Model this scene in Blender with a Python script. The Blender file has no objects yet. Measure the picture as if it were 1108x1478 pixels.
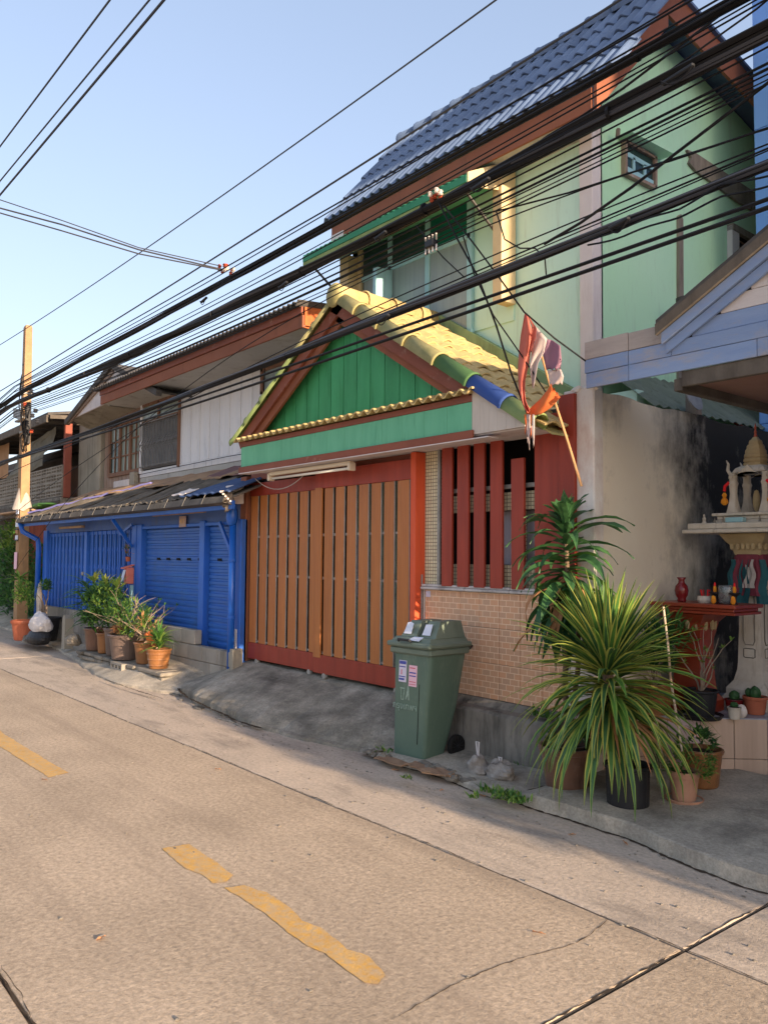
import bpy, math, random
import numpy as np
from mathutils import Vector, Matrix, Euler
random.seed(7)
R = random.random
def rr(a, b): return a + (b - a) * random.random()
sc = bpy.context.scene
COL = sc.collection

# ------------------------------------------------------------------ camera
CX, CY = 554.0, 739.0
vL = np.array([-410.0, 797.0]); vR = np.array([1995.0, 817.0]); c0 = np.array([CX, CY])
F = math.sqrt(-float(np.dot(vL - c0, vR - c0)))
def _r(v):
    d = np.array([v[0] - CX, -(v[1] - CY), -F]); return d / np.linalg.norm(d)
_X = -_r(vL); _Y = _r(vR); _Z = np.cross(_X, _Y); _Z /= np.linalg.norm(_Z); _Y = np.cross(_Z, _X)
ROT = np.array([_X, _Y, _Z]); CAM = np.array([0.0, 0.0, 1.65])
def ray(px, py): return ROT @ np.array([px - CX, -(py - CY), -F])
def U(px, py, y):            # photo measure -> point on the vertical plane Y = y
    d = ray(px, py); p = CAM + d * (y - CAM[1]) / d[1]; return Vector(p)
def UX(px, py, x):           # ... on the vertical plane X = x
    d = ray(px, py); p = CAM + d * (x - CAM[0]) / d[0]; return Vector(p)
def UZ(px, py, z):           # ... on the level plane Z = z
    d = ray(px, py); p = CAM + d * (z - CAM[2]) / d[2]; return Vector(p)
cam = bpy.data.cameras.new('camera'); co = bpy.data.objects.new('camera', cam); COL.objects.link(co)
m4 = Matrix.Identity(4)
for i in range(3):
    for j in range(3): m4[i][j] = float(ROT[i][j])
    m4[i][3] = float(CAM[i])
co.matrix_world = m4
cam.sensor_fit = 'HORIZONTAL'; cam.sensor_width = 36.0; cam.lens = F / 1108.0 * 36.0
cam.clip_start = 0.05; cam.clip_end = 3000
sc.camera = co

# ------------------------------------------------------------------ sky, sun, exposure
SUN_EL, SUN_AZ = 12.5, 0.6           # degrees; azimuth measured from +X towards -Y (the sun stands down the street)
w = bpy.data.worlds.new('World'); sc.world = w; w.use_nodes = True
nt = w.node_tree; nt.nodes.clear()
sky = nt.nodes.new('ShaderNodeTexSky'); sky.sky_type = 'NISHITA'; sky.sun_disc = False
sky.sun_elevation = math.radians(SUN_EL); sky.sun_rotation = math.radians(90 + SUN_AZ)
sky.air_density = 1.0; sky.dust_density = 3.0; sky.ozone_density = 1.9; sky.altitude = 0
bg = nt.nodes.new('ShaderNodeBackground'); bg.inputs['Strength'].default_value = 0.146
ow = nt.nodes.new('ShaderNodeOutputWorld')
ga = nt.nodes.new('ShaderNodeGamma'); ga.inputs[1].default_value = 0.62       # softer contrast between the haze and the zenith
tn = nt.nodes.new('ShaderNodeMix'); tn.data_type = 'RGBA'; tn.blend_type = 'MULTIPLY'; tn.inputs[0].default_value = 1.0; tn.inputs[7].default_value = (0.98, 0.925, 0.975, 1)
nt.links.new(sky.outputs[0], ga.inputs[0]); nt.links.new(ga.outputs[0], tn.inputs[6]); nt.links.new(tn.outputs[2], bg.inputs[0]); nt.links.new(bg.outputs[0], ow.inputs[0])
sl = bpy.data.lights.new('sun', 'SUN'); sl.energy = 2.8; sl.angle = math.radians(0.6); sl.color = (1.0, 0.76, 0.53)
so = bpy.data.objects.new('sun', sl); COL.objects.link(so)
e, a = math.radians(SUN_EL), math.radians(SUN_AZ)
sdir = Vector((math.cos(e) * math.cos(a), -math.cos(e) * math.sin(a), math.sin(e)))
so.rotation_euler = sdir.to_track_quat('Z', 'Y').to_euler(); so.location = (12, 0, 12)
sc.view_settings.view_transform = 'Standard'; sc.view_settings.look = 'None'
sc.view_settings.exposure = 1.92; sc.view_settings.gamma = 1.0
sc.view_settings.use_curve_mapping = False
sc.render.engine = 'CYCLES'

# ------------------------------------------------------------------ materials
def lin(c):
    c = c / 255.0
    return c / 12.92 if c <= 0.04045 else ((c + 0.055) / 1.055) ** 2.4
def S(r, g, b): return (lin(r), lin(g), lin(b), 1.0)
MATS = {}
def mat(name, col, col2=None, scale=2.0, stretch=(1, 1, 1), rough=0.8, spec=0.3, bump=0.15, bscale=60.0,
        grime=None, gamt=0.0, gscale=1.5, gstretch=(3, 3, 0.4), var=0.0, speck=0.0, sscale=120.0,
        metal=0.0, trans=0.0, contrast=(0.3, 0.7), alpha=1.0, glow=0.0, bstretch=None, sub=0.0):
    if not name.startswith(('road', 'dark_crack', 'black', 'far_', 'soil', 'cable')):
        up_ = lambda c_: c_ if c_ is None else tuple(min(.84, v_ * (.2 * c_[0] + .7 * c_[1] + .1 * c_[2]) ** -0.25) for v_ in c_[:3]) + (1.0,)
        col, col2, grime = up_(col), up_(col2), up_(grime)
    m = bpy.data.materials.new(name); m.use_nodes = True; n = m.node_tree; n.nodes.clear(); L = n.links
    out = n.nodes.new('ShaderNodeOutputMaterial'); p = n.nodes.new('ShaderNodeBsdfPrincipled')
    L.new(p.outputs[0], out.inputs[0])
    p.inputs['Roughness'].default_value = rough; p.inputs['Metallic'].default_value = metal
    p.inputs['Specular IOR Level'].default_value = spec; p.inputs['Transmission Weight'].default_value = trans
    if alpha < 1: p.inputs['Alpha'].default_value = alpha
    geo = n.nodes.new('ShaderNodeNewGeometry')
    def noise(sc_, st, det=5, rg=0.6):
        mp = n.nodes.new('ShaderNodeMapping'); mp.inputs['Scale'].default_value = st
        L.new(geo.outputs['Position'], mp.inputs[0])
        t = n.nodes.new('ShaderNodeTexNoise'); t.inputs['Scale'].default_value = sc_
        t.inputs['Detail'].default_value = det; t.inputs['Roughness'].default_value = rg
        L.new(mp.outputs[0], t.inputs['Vector']); return t.outputs[0]
    def ramp(src, a_, b_):
        r_ = n.nodes.new('ShaderNodeMapRange'); r_.inputs[1].default_value = a_; r_.inputs[2].default_value = b_
        L.new(src, r_.inputs[0]); return r_.outputs[0]
    def mix(fac, a_, b_, mode='MIX'):
        x = n.nodes.new('ShaderNodeMix'); x.data_type = 'RGBA'; x.blend_type = mode
        if isinstance(fac, float): x.inputs[0].default_value = fac
        else: L.new(fac, x.inputs[0])
        for i_, v in ((6, a_), (7, b_)):
            if isinstance(v, tuple): x.inputs[i_].default_value = v
            else: L.new(v, x.inputs[i_])
        return x.outputs[2]
    c = col
    if col2: c = mix(ramp(noise(scale, stretch), *contrast), col, col2)
    if speck > 0:
        s_ = ramp(noise(sscale, (1, 1, 1), 9, 0.78), 0.30, 0.70)
        mlt = n.nodes.new('ShaderNodeMapRange'); mlt.inputs[3].default_value = 1 - speck; mlt.inputs[4].default_value = 1 + speck
        L.new(s_, mlt.inputs[0])
        cc = n.nodes.new('ShaderNodeCombineColor')
        for k in range(3): L.new(mlt.outputs[0], cc.inputs[k])
        c = mix(1.0, c, cc.outputs[0], 'MULTIPLY')
    if grime:
        g1 = ramp(noise(gscale, gstretch, 8, 0.7), 0.62 - gamt * 0.35, 0.86 - gamt * 0.25)
        c = mix(g1, c, grime)
    if grime and bscale < 60:
        g2 = ramp(noise(gscale * 7, (gstretch[0] * .6, gstretch[1] * .6, gstretch[2]), 8, 0.75), 0.56, 0.80)
        mg = n.nodes.new('ShaderNodeMath'); mg.operation = 'MULTIPLY'; mg.inputs[1].default_value = 0.55; L.new(g2, mg.inputs[0])
        c = mix(mg.outputs[0], c, grime)
    if var > 0:
        oi = n.nodes.new('ShaderNodeObjectInfo'); mr = n.nodes.new('ShaderNodeMapRange')
        mr.inputs[3].default_value = 1 - var; mr.inputs[4].default_value = 1 + var
        L.new(oi.outputs['Random'], mr.inputs[0])
        cc = n.nodes.new('ShaderNodeCombineColor')
        for k in range(3): L.new(mr.outputs[0], cc.inputs[k])
        c = mix(1.0, c, cc.outputs[0], 'MULTIPLY')
    if isinstance(c, tuple): p.inputs['Base Color'].default_value = c
    else: L.new(c, p.inputs['Base Color'])
    if bump > 0:
        b_ = n.nodes.new('ShaderNodeBump'); b_.inputs['Strength'].default_value = min(1.0, bump)
        b_.inputs['Distance'].default_value = 0.02
        L.new(noise(bscale, bstretch or stretch, 8, 0.72), b_.inputs['Height']); L.new(b_.outputs[0], p.inputs['Normal'])
    rn = n.nodes.new('ShaderNodeMapRange'); rn.inputs[3].default_value = max(0.02, rough - 0.12); rn.inputs[4].default_value = min(1, rough + 0.12)
    L.new(noise(6, (1, 1, 1), 4), rn.inputs[0]); L.new(rn.outputs[0], p.inputs['Roughness'])
    if sub > 0:      # thin leaves and cloth let some light through
        tr = n.nodes.new('ShaderNodeBsdfTranslucent'); ms = n.nodes.new('ShaderNodeMixShader'); ms.inputs[0].default_value = sub
        if isinstance(c, tuple): tr.inputs[0].default_value = c
        else: L.new(c, tr.inputs[0])
        L.new(p.outputs[0], ms.inputs[1]); L.new(tr.outputs[0], ms.inputs[2]); L.new(ms.outputs[0], out.inputs[0])
    MATS[name] = m
    return m

# concrete and ground
mat('road_concrete', S(192, 174, 152), S(166, 150, 130), 0.9, rough=0.92, bump=0.5, bscale=42, bstretch=(1, 1, 1), speck=0.42, sscale=34, grime=S(150, 135, 118), gamt=0.32, gscale=1.1, gstretch=(0.14, 1.9, 1), spec=0.15)
mat('gutter_concrete', S(176, 162, 146), S(156, 144, 130), 1.4, rough=0.95, bump=0.4, bscale=42, speck=0.3, sscale=34, grime=S(92, 86, 80), gamt=0.35, gscale=1.6, gstretch=(0.5, 1.8, 1), spec=0.15)
mat('ramp_concrete', S(160, 153, 140), S(108, 104, 94), 2.4, rough=0.95, bump=0.5, bscale=58, speck=0.34, sscale=46, grime=S(46, 44, 41), gamt=0.55, gscale=1.3, gstretch=(1, 1.6, 1), spec=0.15, contrast=(0.35, 0.6))
mat('pavement_concrete', S(180, 171, 155), S(126, 120, 110), 2.2, rough=0.95, bump=0.5, bscale=55, speck=0.32, sscale=46, grime=S(56, 54, 50), gamt=0.38, gscale=1.4, gstretch=(1, 1, 1), spec=0.15)
mat('far_concrete', S(170, 160, 146), S(150, 140, 128), 1.5, rough=0.95)
mat('dark_crack', S(78, 69, 60), rough=1, bump=0, spec=0)
mat('soil', S(70, 58, 46), S(48, 40, 33), 8, rough=1, bump=0.6, bscale=80)
mat('road_paint', S(222, 176, 96), S(198, 154, 84), 7, rough=0.85, bump=0.35, bscale=70, speck=0.14, sscale=90, grime=S(186, 166, 138), gamt=0.66, gscale=26, gstretch=(1, 1, 1), spec=0.2)
mat('old_cement', S(150, 145, 132), S(116, 112, 102), 1.2, rough=0.95, bump=0.3, grime=S(60, 58, 52), gamt=0.3, spec=0.15)
mat('cement_block', S(136, 132, 124), S(112, 108, 101), 3, rough=0.95, bump=0.35, bscale=50, grime=S(70, 68, 63), gamt=0.25, var=0.12, spec=0.15)
mat('mortar', S(104, 100, 94), rough=1, bump=0.2)
mat('plinth_concrete', S(140, 134, 124), S(86, 83, 77), 1.6, rough=0.95, bump=0.5, bscale=30, grime=S(36, 35, 33), gamt=0.5, gscale=2.2, spec=0.15)
mat('stone_slab', S(128, 122, 112), S(86, 82, 75), 5, rough=0.95, bump=0.6, bscale=26, var=0.2, grime=S(58, 56, 50), gamt=0.25, spec=0.15)
# house
mat('mint_wall', S(196, 230, 212), S(188, 222, 204), 0.7, rough=0.75, bump=0.08, bscale=25, grime=S(150, 170, 152), gamt=0.16, gscale=1.6, gstretch=(4, 4, .35))
mat('mint_side', S(188, 234, 194), S(176, 222, 182), 0.6, rough=0.75, bump=0.09, bscale=25, grime=S(150, 178, 152), gamt=0.2, gscale=1.3, gstretch=(3, 3, .4))
mat('pale_stripe', S(214, 208, 206), S(196, 186, 184), 2, rough=0.85, grime=S(150, 140, 130), gamt=0.2)
mat('raw_beam', S(132, 122, 110), S(92, 84, 76), 8, stretch=(1, 1, .3), rough=0.95, grime=S(66, 60, 54), gamt=0.35, bump=0.4)
mat('blue_roof_tile', S(76, 92, 116), S(60, 74, 96), 3, rough=0.6, spec=0.3, bump=0.1, var=0.12, grime=S(50, 58, 70), gamt=0.12, gscale=3)
mat('tile_dark', S(62, 70, 82), rough=0.8, var=0.1)
mat('brown_fascia', S(112, 68, 48), S(94, 56, 40), 3, stretch=(0.4, 1, 1), rough=0.7, grime=S(70, 44, 32), gamt=0.2)
mat('brown_board', S(106, 60, 45), S(86, 49, 38), 4, stretch=(0.3, 1, 1), rough=0.65, grime=S(150, 120, 104), gamt=0.08, gscale=9, gstretch=(1, 1, 1))
mat('orange_wood', S(166, 88, 46), S(136, 68, 36), 5, stretch=(0.3, 3, 3), rough=0.7, bump=0.2)
mat('green_board', S(62, 142, 94), S(48, 120, 76), 2.2, stretch=(3, 1, 0.4), rough=0.6, bump=0.12, bscale=30, var=0.07, grime=S(26, 84, 44), gamt=0.22, gscale=2.5)
mat('green_panel', S(98, 166, 132), S(84, 150, 118), 3, stretch=(3, 1, 0.4), rough=0.65, bump=0.06, var=0.03, grime=S(52, 110, 84), gamt=0.12, gscale=3)
mat('white_board', S(196, 188, 178), S(178, 170, 160), 3, stretch=(3, 1, 0.3), rough=0.75, bump=0.1, var=0.05, grime=S(140, 132, 122), gamt=0.12, gscale=3)
mat('yellow_tile', S(190, 168, 118), S(158, 138, 94), 5, rough=0.85, bump=0.4, bscale=40, var=0.12, grime=S(96, 84, 46), gamt=0.18, gscale=8, gstretch=(1, 1, 1))
mat('yellow_cap', S(156, 146, 100), S(130, 126, 86), 4, rough=0.8, bump=0.2, var=0.06, grime=S(84, 92, 58), gamt=0.32, gscale=5, gstretch=(1, 1, 1))
mat('olive_cap', S(122, 134, 84), S(96, 112, 66), 4, rough=0.75, bump=0.15, grime=S(60, 68, 40), gamt=0.25, gscale=5, gstretch=(1, 1, 1))
mat('green_cap', S(64, 92, 56), S(52, 78, 46), 4, rough=0.85, bump=0.1, grime=S(44, 62, 30), gamt=0.2)
mat('blue_cap', S(40, 62, 112), S(34, 52, 96), 4, rough=0.8, bump=0.08, grime=S(30, 40, 70), gamt=0.15)
mat('flashing', S(120, 140, 104), S(98, 118, 84), 3, rough=0.8, grime=S(62, 72, 48), gamt=0.25)
mat('red_wood', S(116, 42, 27), S(92, 31, 20), 2.5, stretch=(5, 5, 0.5), rough=0.5, spec=0.4, bump=0.12, bscale=40, var=0.08, grime=S(84, 30, 22), gamt=0.12)
mat('red_post', S(184, 78, 46), S(164, 64, 38), 2.5, stretch=(4, 4, 0.5), rough=0.55, bump=0.1, grime=S(120, 44, 26), gamt=0.1)
mat('slat_wood', S(148, 92, 46), S(128, 76, 37), 3, stretch=(9, 9, 0.5), rough=0.5, spec=0.4, bump=0.14, bscale=60, var=0.06, grime=S(112, 66, 34), gamt=0.14)
mat('cream_mosaic', S(206, 196, 150), S(190, 180, 136), 3, rough=0.4, bump=0, var=0.05)
mat('steel_grey', S(150, 150, 146), S(110, 108, 104), 6, rough=0.5, metal=0.2, grime=S(96, 70, 52), gamt=0.2)
mat('white_sill', S(196, 190, 186), S(160, 154, 150), 6, rough=0.8, grime=S(100, 96, 92), gamt=0.3, gscale=6, gstretch=(1, 1, 1))
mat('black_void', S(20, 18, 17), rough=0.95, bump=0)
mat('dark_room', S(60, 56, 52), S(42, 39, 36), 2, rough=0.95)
mat('curtain', S(196, 196, 206), S(172, 172, 184), 3, stretch=(14, 14, 0.2), rough=0.9, bump=0.2, bscale=20)
mat('window_film', S(122, 134, 132), S(104, 116, 116), 2, stretch=(8, 8, 0.3), rough=0.35, spec=0.5, bump=0.03)
mat('dark_glass', S(28, 44, 42), S(18, 30, 30), 3, rough=0.15, spec=0.6, bump=0.0)
mat('green_reflection_glass', S(10, 72, 60), S(8, 58, 50), 3, rough=0.2, spec=0.6, bump=0.0)  # green reflection put into the colour of one transom pane
mat('frame_blue', S(150, 190, 196), S(132, 172, 180), 3, rough=0.5, grime=S(90, 110, 112), gamt=0.15)
mat('beige_frame', S(206, 184, 144), S(186, 164, 126), 4, rough=0.8, grime=S(110, 90, 56), gamt=0.25)
mat('awning_green', S(62, 140, 104), S(48, 122, 90), 3, rough=0.5, sub=0.35)
mat('brick_print_tile', S(160, 112, 84), rough=0.45)
# blue shop
mat('shop_blue', S(34, 84, 160), S(26, 70, 140), 1.8, rough=0.5, spec=0.45, bump=0.06, bscale=20, grime=S(50, 64, 88), gamt=0.18, gscale=2, var=0.03)
mat('shutter_blue', S(40, 84, 144), S(28, 68, 134), 1.3, rough=0.5, spec=0.45, bump=0.05, bscale=20, grime=S(60, 78, 98), gamt=0.22, gscale=1.2, gstretch=(1, 1, .6), var=0.05)
mat('shop_fascia', S(62, 84, 124), S(44, 72, 128), 2, rough=0.6, grime=S(70, 72, 80), gamt=0.25)
mat('downpipe_blue', S(18, 74, 150), S(14, 64, 136), 4, rough=0.35, spec=0.5, bump=0.02)
mat('old_roof_sheet', S(92, 86, 78), S(60, 57, 52), 4, rough=0.95, bump=0.5, bscale=30, grime=S(36, 34, 31), gamt=0.4, gscale=3, gstretch=(1, 1, 1), var=0.1)
mat('strap_grey', S(86, 84, 80), rough=0.8)
mat('roof_felt', S(150, 124, 98), S(112, 92, 76), 4, rough=0.95, bump=0.3, grime=S(80, 66, 56), gamt=0.2)
mat('plum_sheet', S(96, 72, 72), S(78, 58, 60), 4, rough=0.85)
mat('blue_sheet', S(50, 66, 96), S(42, 58, 88), 4, rough=0.7, grime=S(150, 150, 150), gamt=0.12, gscale=8, gstretch=(1, 1, 1))
mat('purple_trim', S(112, 110, 160), rough=0.8)
mat('dark_corrugated', S(66, 64, 62), S(44, 43, 42), 4, rough=0.9, bump=0.2)
mat('soffit_white', S(176, 176, 172), S(150, 150, 146), 1.4, rough=0.85, grime=S(100, 96, 90), gamt=0.2)
mat('white_plank', S(232, 234, 237), S(214, 217, 221), 2.5, stretch=(4, 4, 0.4), rough=0.7, bump=0.12, bscale=30, grime=S(140, 142, 145), gamt=0.16, gscale=2.5, var=0.04)
mat('weathered_plank', S(136, 118, 104), S(104, 88, 78), 3, stretch=(8, 8, 0.4), rough=0.9, bump=0.3, bscale=30, grime=S(160, 152, 146), gamt=0.25, gscale=4, var=0.12)
mat('window_wood', S(104, 78, 62), S(82, 60, 48), 4, stretch=(4, 4, 0.5), rough=0.75, var=0.06)
mat('window_curtain_glass', S(130, 142, 134), S(92, 104, 98), 5, stretch=(6, 6, 0.6), rough=0.2, spec=0.6, bump=0)
mat('grille_metal', S(112, 112, 110), S(84, 84, 84), 8, rough=0.6, metal=0.3)
mat('louvre_grey', S(104, 106, 106), S(80, 82, 84), 3, rough=0.7)
# misc
mat('bin_green', S(70, 88, 76), S(56, 74, 66), 2.2, rough=0.5, spec=0.45, bump=0.06, bscale=30, grime=S(98, 112, 100), gamt=0.3, gscale=3, gstretch=(2, 2, 0.5))
mat('bin_lid', S(90, 100, 90), S(74, 86, 76), 3, rough=0.55, bump=0.08, grime=S(54, 64, 54), gamt=0.2)
mat('black_rubber', S(36, 34, 33), S(28, 27, 26), 6, rough=0.75)
mat('black_plastic', S(46, 47, 50), S(36, 37, 40), 4, rough=0.5, grime=S(80, 76, 70), gamt=0.1)
mat('paper', S(206, 212, 230), rough=0.9, bump=0.05)
mat('sticker_pink', S(214, 176, 190), rough=0.6, bump=0)
mat('sticker_white', S(196, 192, 208), rough=0.6, bump=0)
mat('print_blue', S(52, 60, 120), rough=0.6, bump=0)
mat('print_red', S(160, 60, 76), rough=0.6, bump=0)
mat('print_white', S(150, 168, 158), S(100, 122, 108), 40, rough=0.7, bump=0)
mat('plastic_bag', S(176, 172, 166), S(112, 104, 96), 16, rough=0.22, spec=0.6, bump=0.9, bscale=14, sub=0.3)
mat('white_sack', S(206, 204, 204), S(176, 174, 176), 8, rough=0.7, bump=0.5, bscale=20)
mat('cardboard', S(132, 106, 84), S(96, 76, 60), 7, rough=0.95, bump=0.5, bscale=30)
mat('cable_black', S(20, 20, 22), rough=0.6, spec=0.25, bump=0)
mat('cable_grey', S(58, 60, 66), rough=0.5, spec=0.4, bump=0)
mat('pole_concrete', S(144, 116, 86), S(116, 92, 68), 5, rough=0.9, bump=0.25, bscale=40, grime=S(98, 84, 68), gamt=0.25, gscale=4)
mat('insulator_red', S(150, 66, 40), S(110, 46, 30), 20, rough=0.4, spec=0.5, bump=0)
mat('insulator_white', S(206, 196, 186), rough=0.35, spec=0.5, bump=0)
mat('cloth_white', S(200, 194, 186), S(180, 172, 164), 14, rough=0.9, bump=0.3, sub=0.35)
mat('flag_red', S(214, 130, 112), S(196, 112, 98), 10, rough=0.9, bump=0.2, sub=0.35)
mat('flag_white', S(222, 210, 206), S(204, 188, 184), 10, rough=0.9, bump=0.2, sub=0.35)
mat('flag_blue', S(150, 114, 130), S(134, 102, 122), 10, rough=0.9, bump=0.2, sub=0.35)
mat('cloth_orange', S(228, 124, 72), S(206, 102, 58), 10, rough=0.9, bump=0.2, sub=0.35)
mat('bamboo', S(176, 138, 96), S(146, 110, 76), 8, rough=0.7)
mat('white_stick', S(206, 196, 180), S(150, 120, 96), 16, rough=0.8)
mat('glazed_brown', S(84, 60, 48), S(62, 46, 38), 6, rough=0.35, spec=0.5, bump=0.15, bscale=25, grime=S(130, 110, 96), gamt=0.12)
mat('glazed_tan', S(116, 78, 44), S(88, 58, 34), 5, rough=0.35, spec=0.5, bump=0.2, bscale=25, grime=S(70, 48, 32), gamt=0.2)
mat('glazed_grey', S(82, 70, 64), S(64, 54, 50), 5, rough=0.45, spec=0.4, bump=0.15)
mat('terracotta', S(150, 86, 62), S(128, 70, 50), 6, rough=0.8, bump=0.15, grime=S(190, 150, 126), gamt=0.15)
mat('pale_terracotta', S(164, 126, 104), S(140, 104, 84), 6, rough=0.85, bump=0.15, grime=S(110, 86, 70), gamt=0.2)
mat('red_ceramic', S(74, 14, 16), rough=0.25, spec=0.6, bump=0)
mat('leaf_dark', S(48, 78, 44), S(34, 62, 36), 12, rough=0.45, spec=0.4, bump=0.05, sub=0.22)
mat('leaf_mid', S(66, 102, 44), S(48, 80, 36), 12, rough=0.5, spec=0.4, bump=0.05, sub=0.25)
mat('leaf_light', S(116, 142, 64), S(96, 122, 54), 12, rough=0.5, spec=0.35, bump=0.05, sub=0.28)
mat('leaf_yellow', S(160, 162, 80), S(138, 142, 68), 12, rough=0.55, spec=0.3, bump=0.05, sub=0.28)
mat('leaf_dry', S(168, 124, 88), S(136, 96, 66), 12, rough=0.9, bump=0.1, sub=0.15)
mat('hedge_leaf', S(66, 104, 52), S(50, 86, 44), 5, rough=0.5, spec=0.35, bump=0.05, sub=0.22)
mat('stem_grey', S(132, 118, 102), S(104, 92, 80), 20, rough=0.85, bump=0.2)
mat('bark', S(92, 76, 62), S(70, 58, 48), 14, stretch=(1, 1, 3), rough=0.9, bump=0.4)
mat('blue_board', S(124, 142, 172), S(106, 126, 160), 3, stretch=(0.5, 3, 3), rough=0.8, bump=0.2, bscale=26, grime=S(150, 142, 136), gamt=0.3, gscale=2.4, gstretch=(1, 1, 2.5), var=0.05)
mat('grey_board', S(168, 160, 154), S(140, 132, 127), 3, stretch=(0.5, 3, 3), rough=0.85, bump=0.25, bscale=26, grime=S(92, 86, 82), gamt=0.3, gscale=3, gstretch=(1, 1, 2.5), var=0.05)
mat('mossy_board', S(86, 80, 72), S(58, 54, 50), 4, rough=0.95, bump=0.3, bscale=26, grime=S(46, 42, 38), gamt=0.5, gscale=2.4, gstretch=(2.5, 1, 0.7))
mat('white_siding', S(208, 202, 200), S(188, 182, 180), 4, stretch=(0.5, 3, 3), rough=0.8, bump=0.2, bscale=26, grime=S(150, 138, 128), gamt=0.2)
mat('ceiling_brown', S(118, 92, 84), S(100, 78, 70), 2, rough=0.8)
mat('clear_corrugated', S(160, 168, 154), S(130, 138, 124), 3, rough=0.4, sub=0.6, grime=S(80, 84, 66), gamt=0.25, gscale=2)
mat('spirit_white', S(206, 198, 184), S(178, 168, 152), 8, rough=0.75, bump=0.12, grime=S(122, 108, 88), gamt=0.22, gscale=6)
mat('spirit_gold', S(166, 148, 112), S(136, 118, 88), 8, rough=0.6, bump=0.1)
mat('altar_red', S(112, 44, 26), S(92, 34, 20), 3, stretch=(0.6, 3, 3), rough=0.35, spec=0.5, bump=0.05)
mat('garland_orange', S(214, 140, 40), S(190, 112, 30), 20, rough=0.8)
mat('garland_red', S(180, 30, 34), rough=0.8)
mat('glass_clear', S(225, 232, 232), rough=0.08, spec=0.6, trans=0.9, bump=0)
mat('cloth_teal', S(30, 66, 70), S(24, 54, 58), 10, rough=0.9, bump=0.2)
mat('cloth_magenta', S(88, 38, 46), S(70, 30, 38), 10, rough=0.9, bump=0.2)
mat('grey_tile', S(158, 160, 166), S(128, 130, 138), 14, rough=0.4, spec=0.4, bump=0.03, var=0.08)
mat('rust_tile', S(150, 98, 84), S(128, 82, 70), 14, rough=0.4, spec=0.4, bump=0.03, var=0.08)
mat('face_tile', S(196, 170, 148), S(170, 144, 124), 2.2, stretch=(6, 6, 0.4), rough=0.45, spec=0.4, bump=0.04, var=0.05)
mat('face_tile_pink', S(180, 158, 156), S(160, 138, 138), 2.2, stretch=(6, 6, 0.4), rough=0.45, spec=0.4, bump=0.04, var=0.05)
mat('rust_iron', S(112, 60, 48), S(82, 46, 40), 5, stretch=(3, 3, .5), rough=0.9, bump=0.3)
mat('red_oxide', S(118, 66, 54), S(98, 54, 44), 4, rough=0.8)
mat('tarp_tan', S(176, 140, 104), S(150, 116, 86), 3, rough=0.85, bump=0.2, sub=0.2)
mat('tarp_grey', S(108, 108, 100), S(86, 87, 81), 3, rough=0.85, bump=0.2, sub=0.1)
mat('mailbox_red', S(196, 116, 100), S(178, 98, 84), 8, rough=0.6)
mat('tube_lamp', S(206, 196, 176), rough=0.5, bump=0)
mat('tube_glass', S(236, 232, 220), rough=0.2, bump=0)
mat('number_plate', S(160, 138, 130), rough=0.6, bump=0)
mat('number_gold', S(206, 170, 108), rough=0.5, bump=0)
mat('far_wall', S(168, 160, 146), S(140, 132, 120), 0.8, rough=0.9, grime=S(90, 84, 76), gamt=0.2)
mat('yellow_cloth', S(206, 176, 40), S(180, 148, 30), 10, rough=0.9)

# sky blue building wall, pale cloud shapes mixed into its colour
mm = mat('cloud_blue_wall', S(96, 138, 210), S(120, 158, 220), 0.35, rough=0.45, spec=0.4, bump=0.02, grime=S(206, 214, 226), gamt=0.12, gscale=0.9, gstretch=(1, 1, 1.8))

def tree_of(m): return m.node_tree
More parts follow.
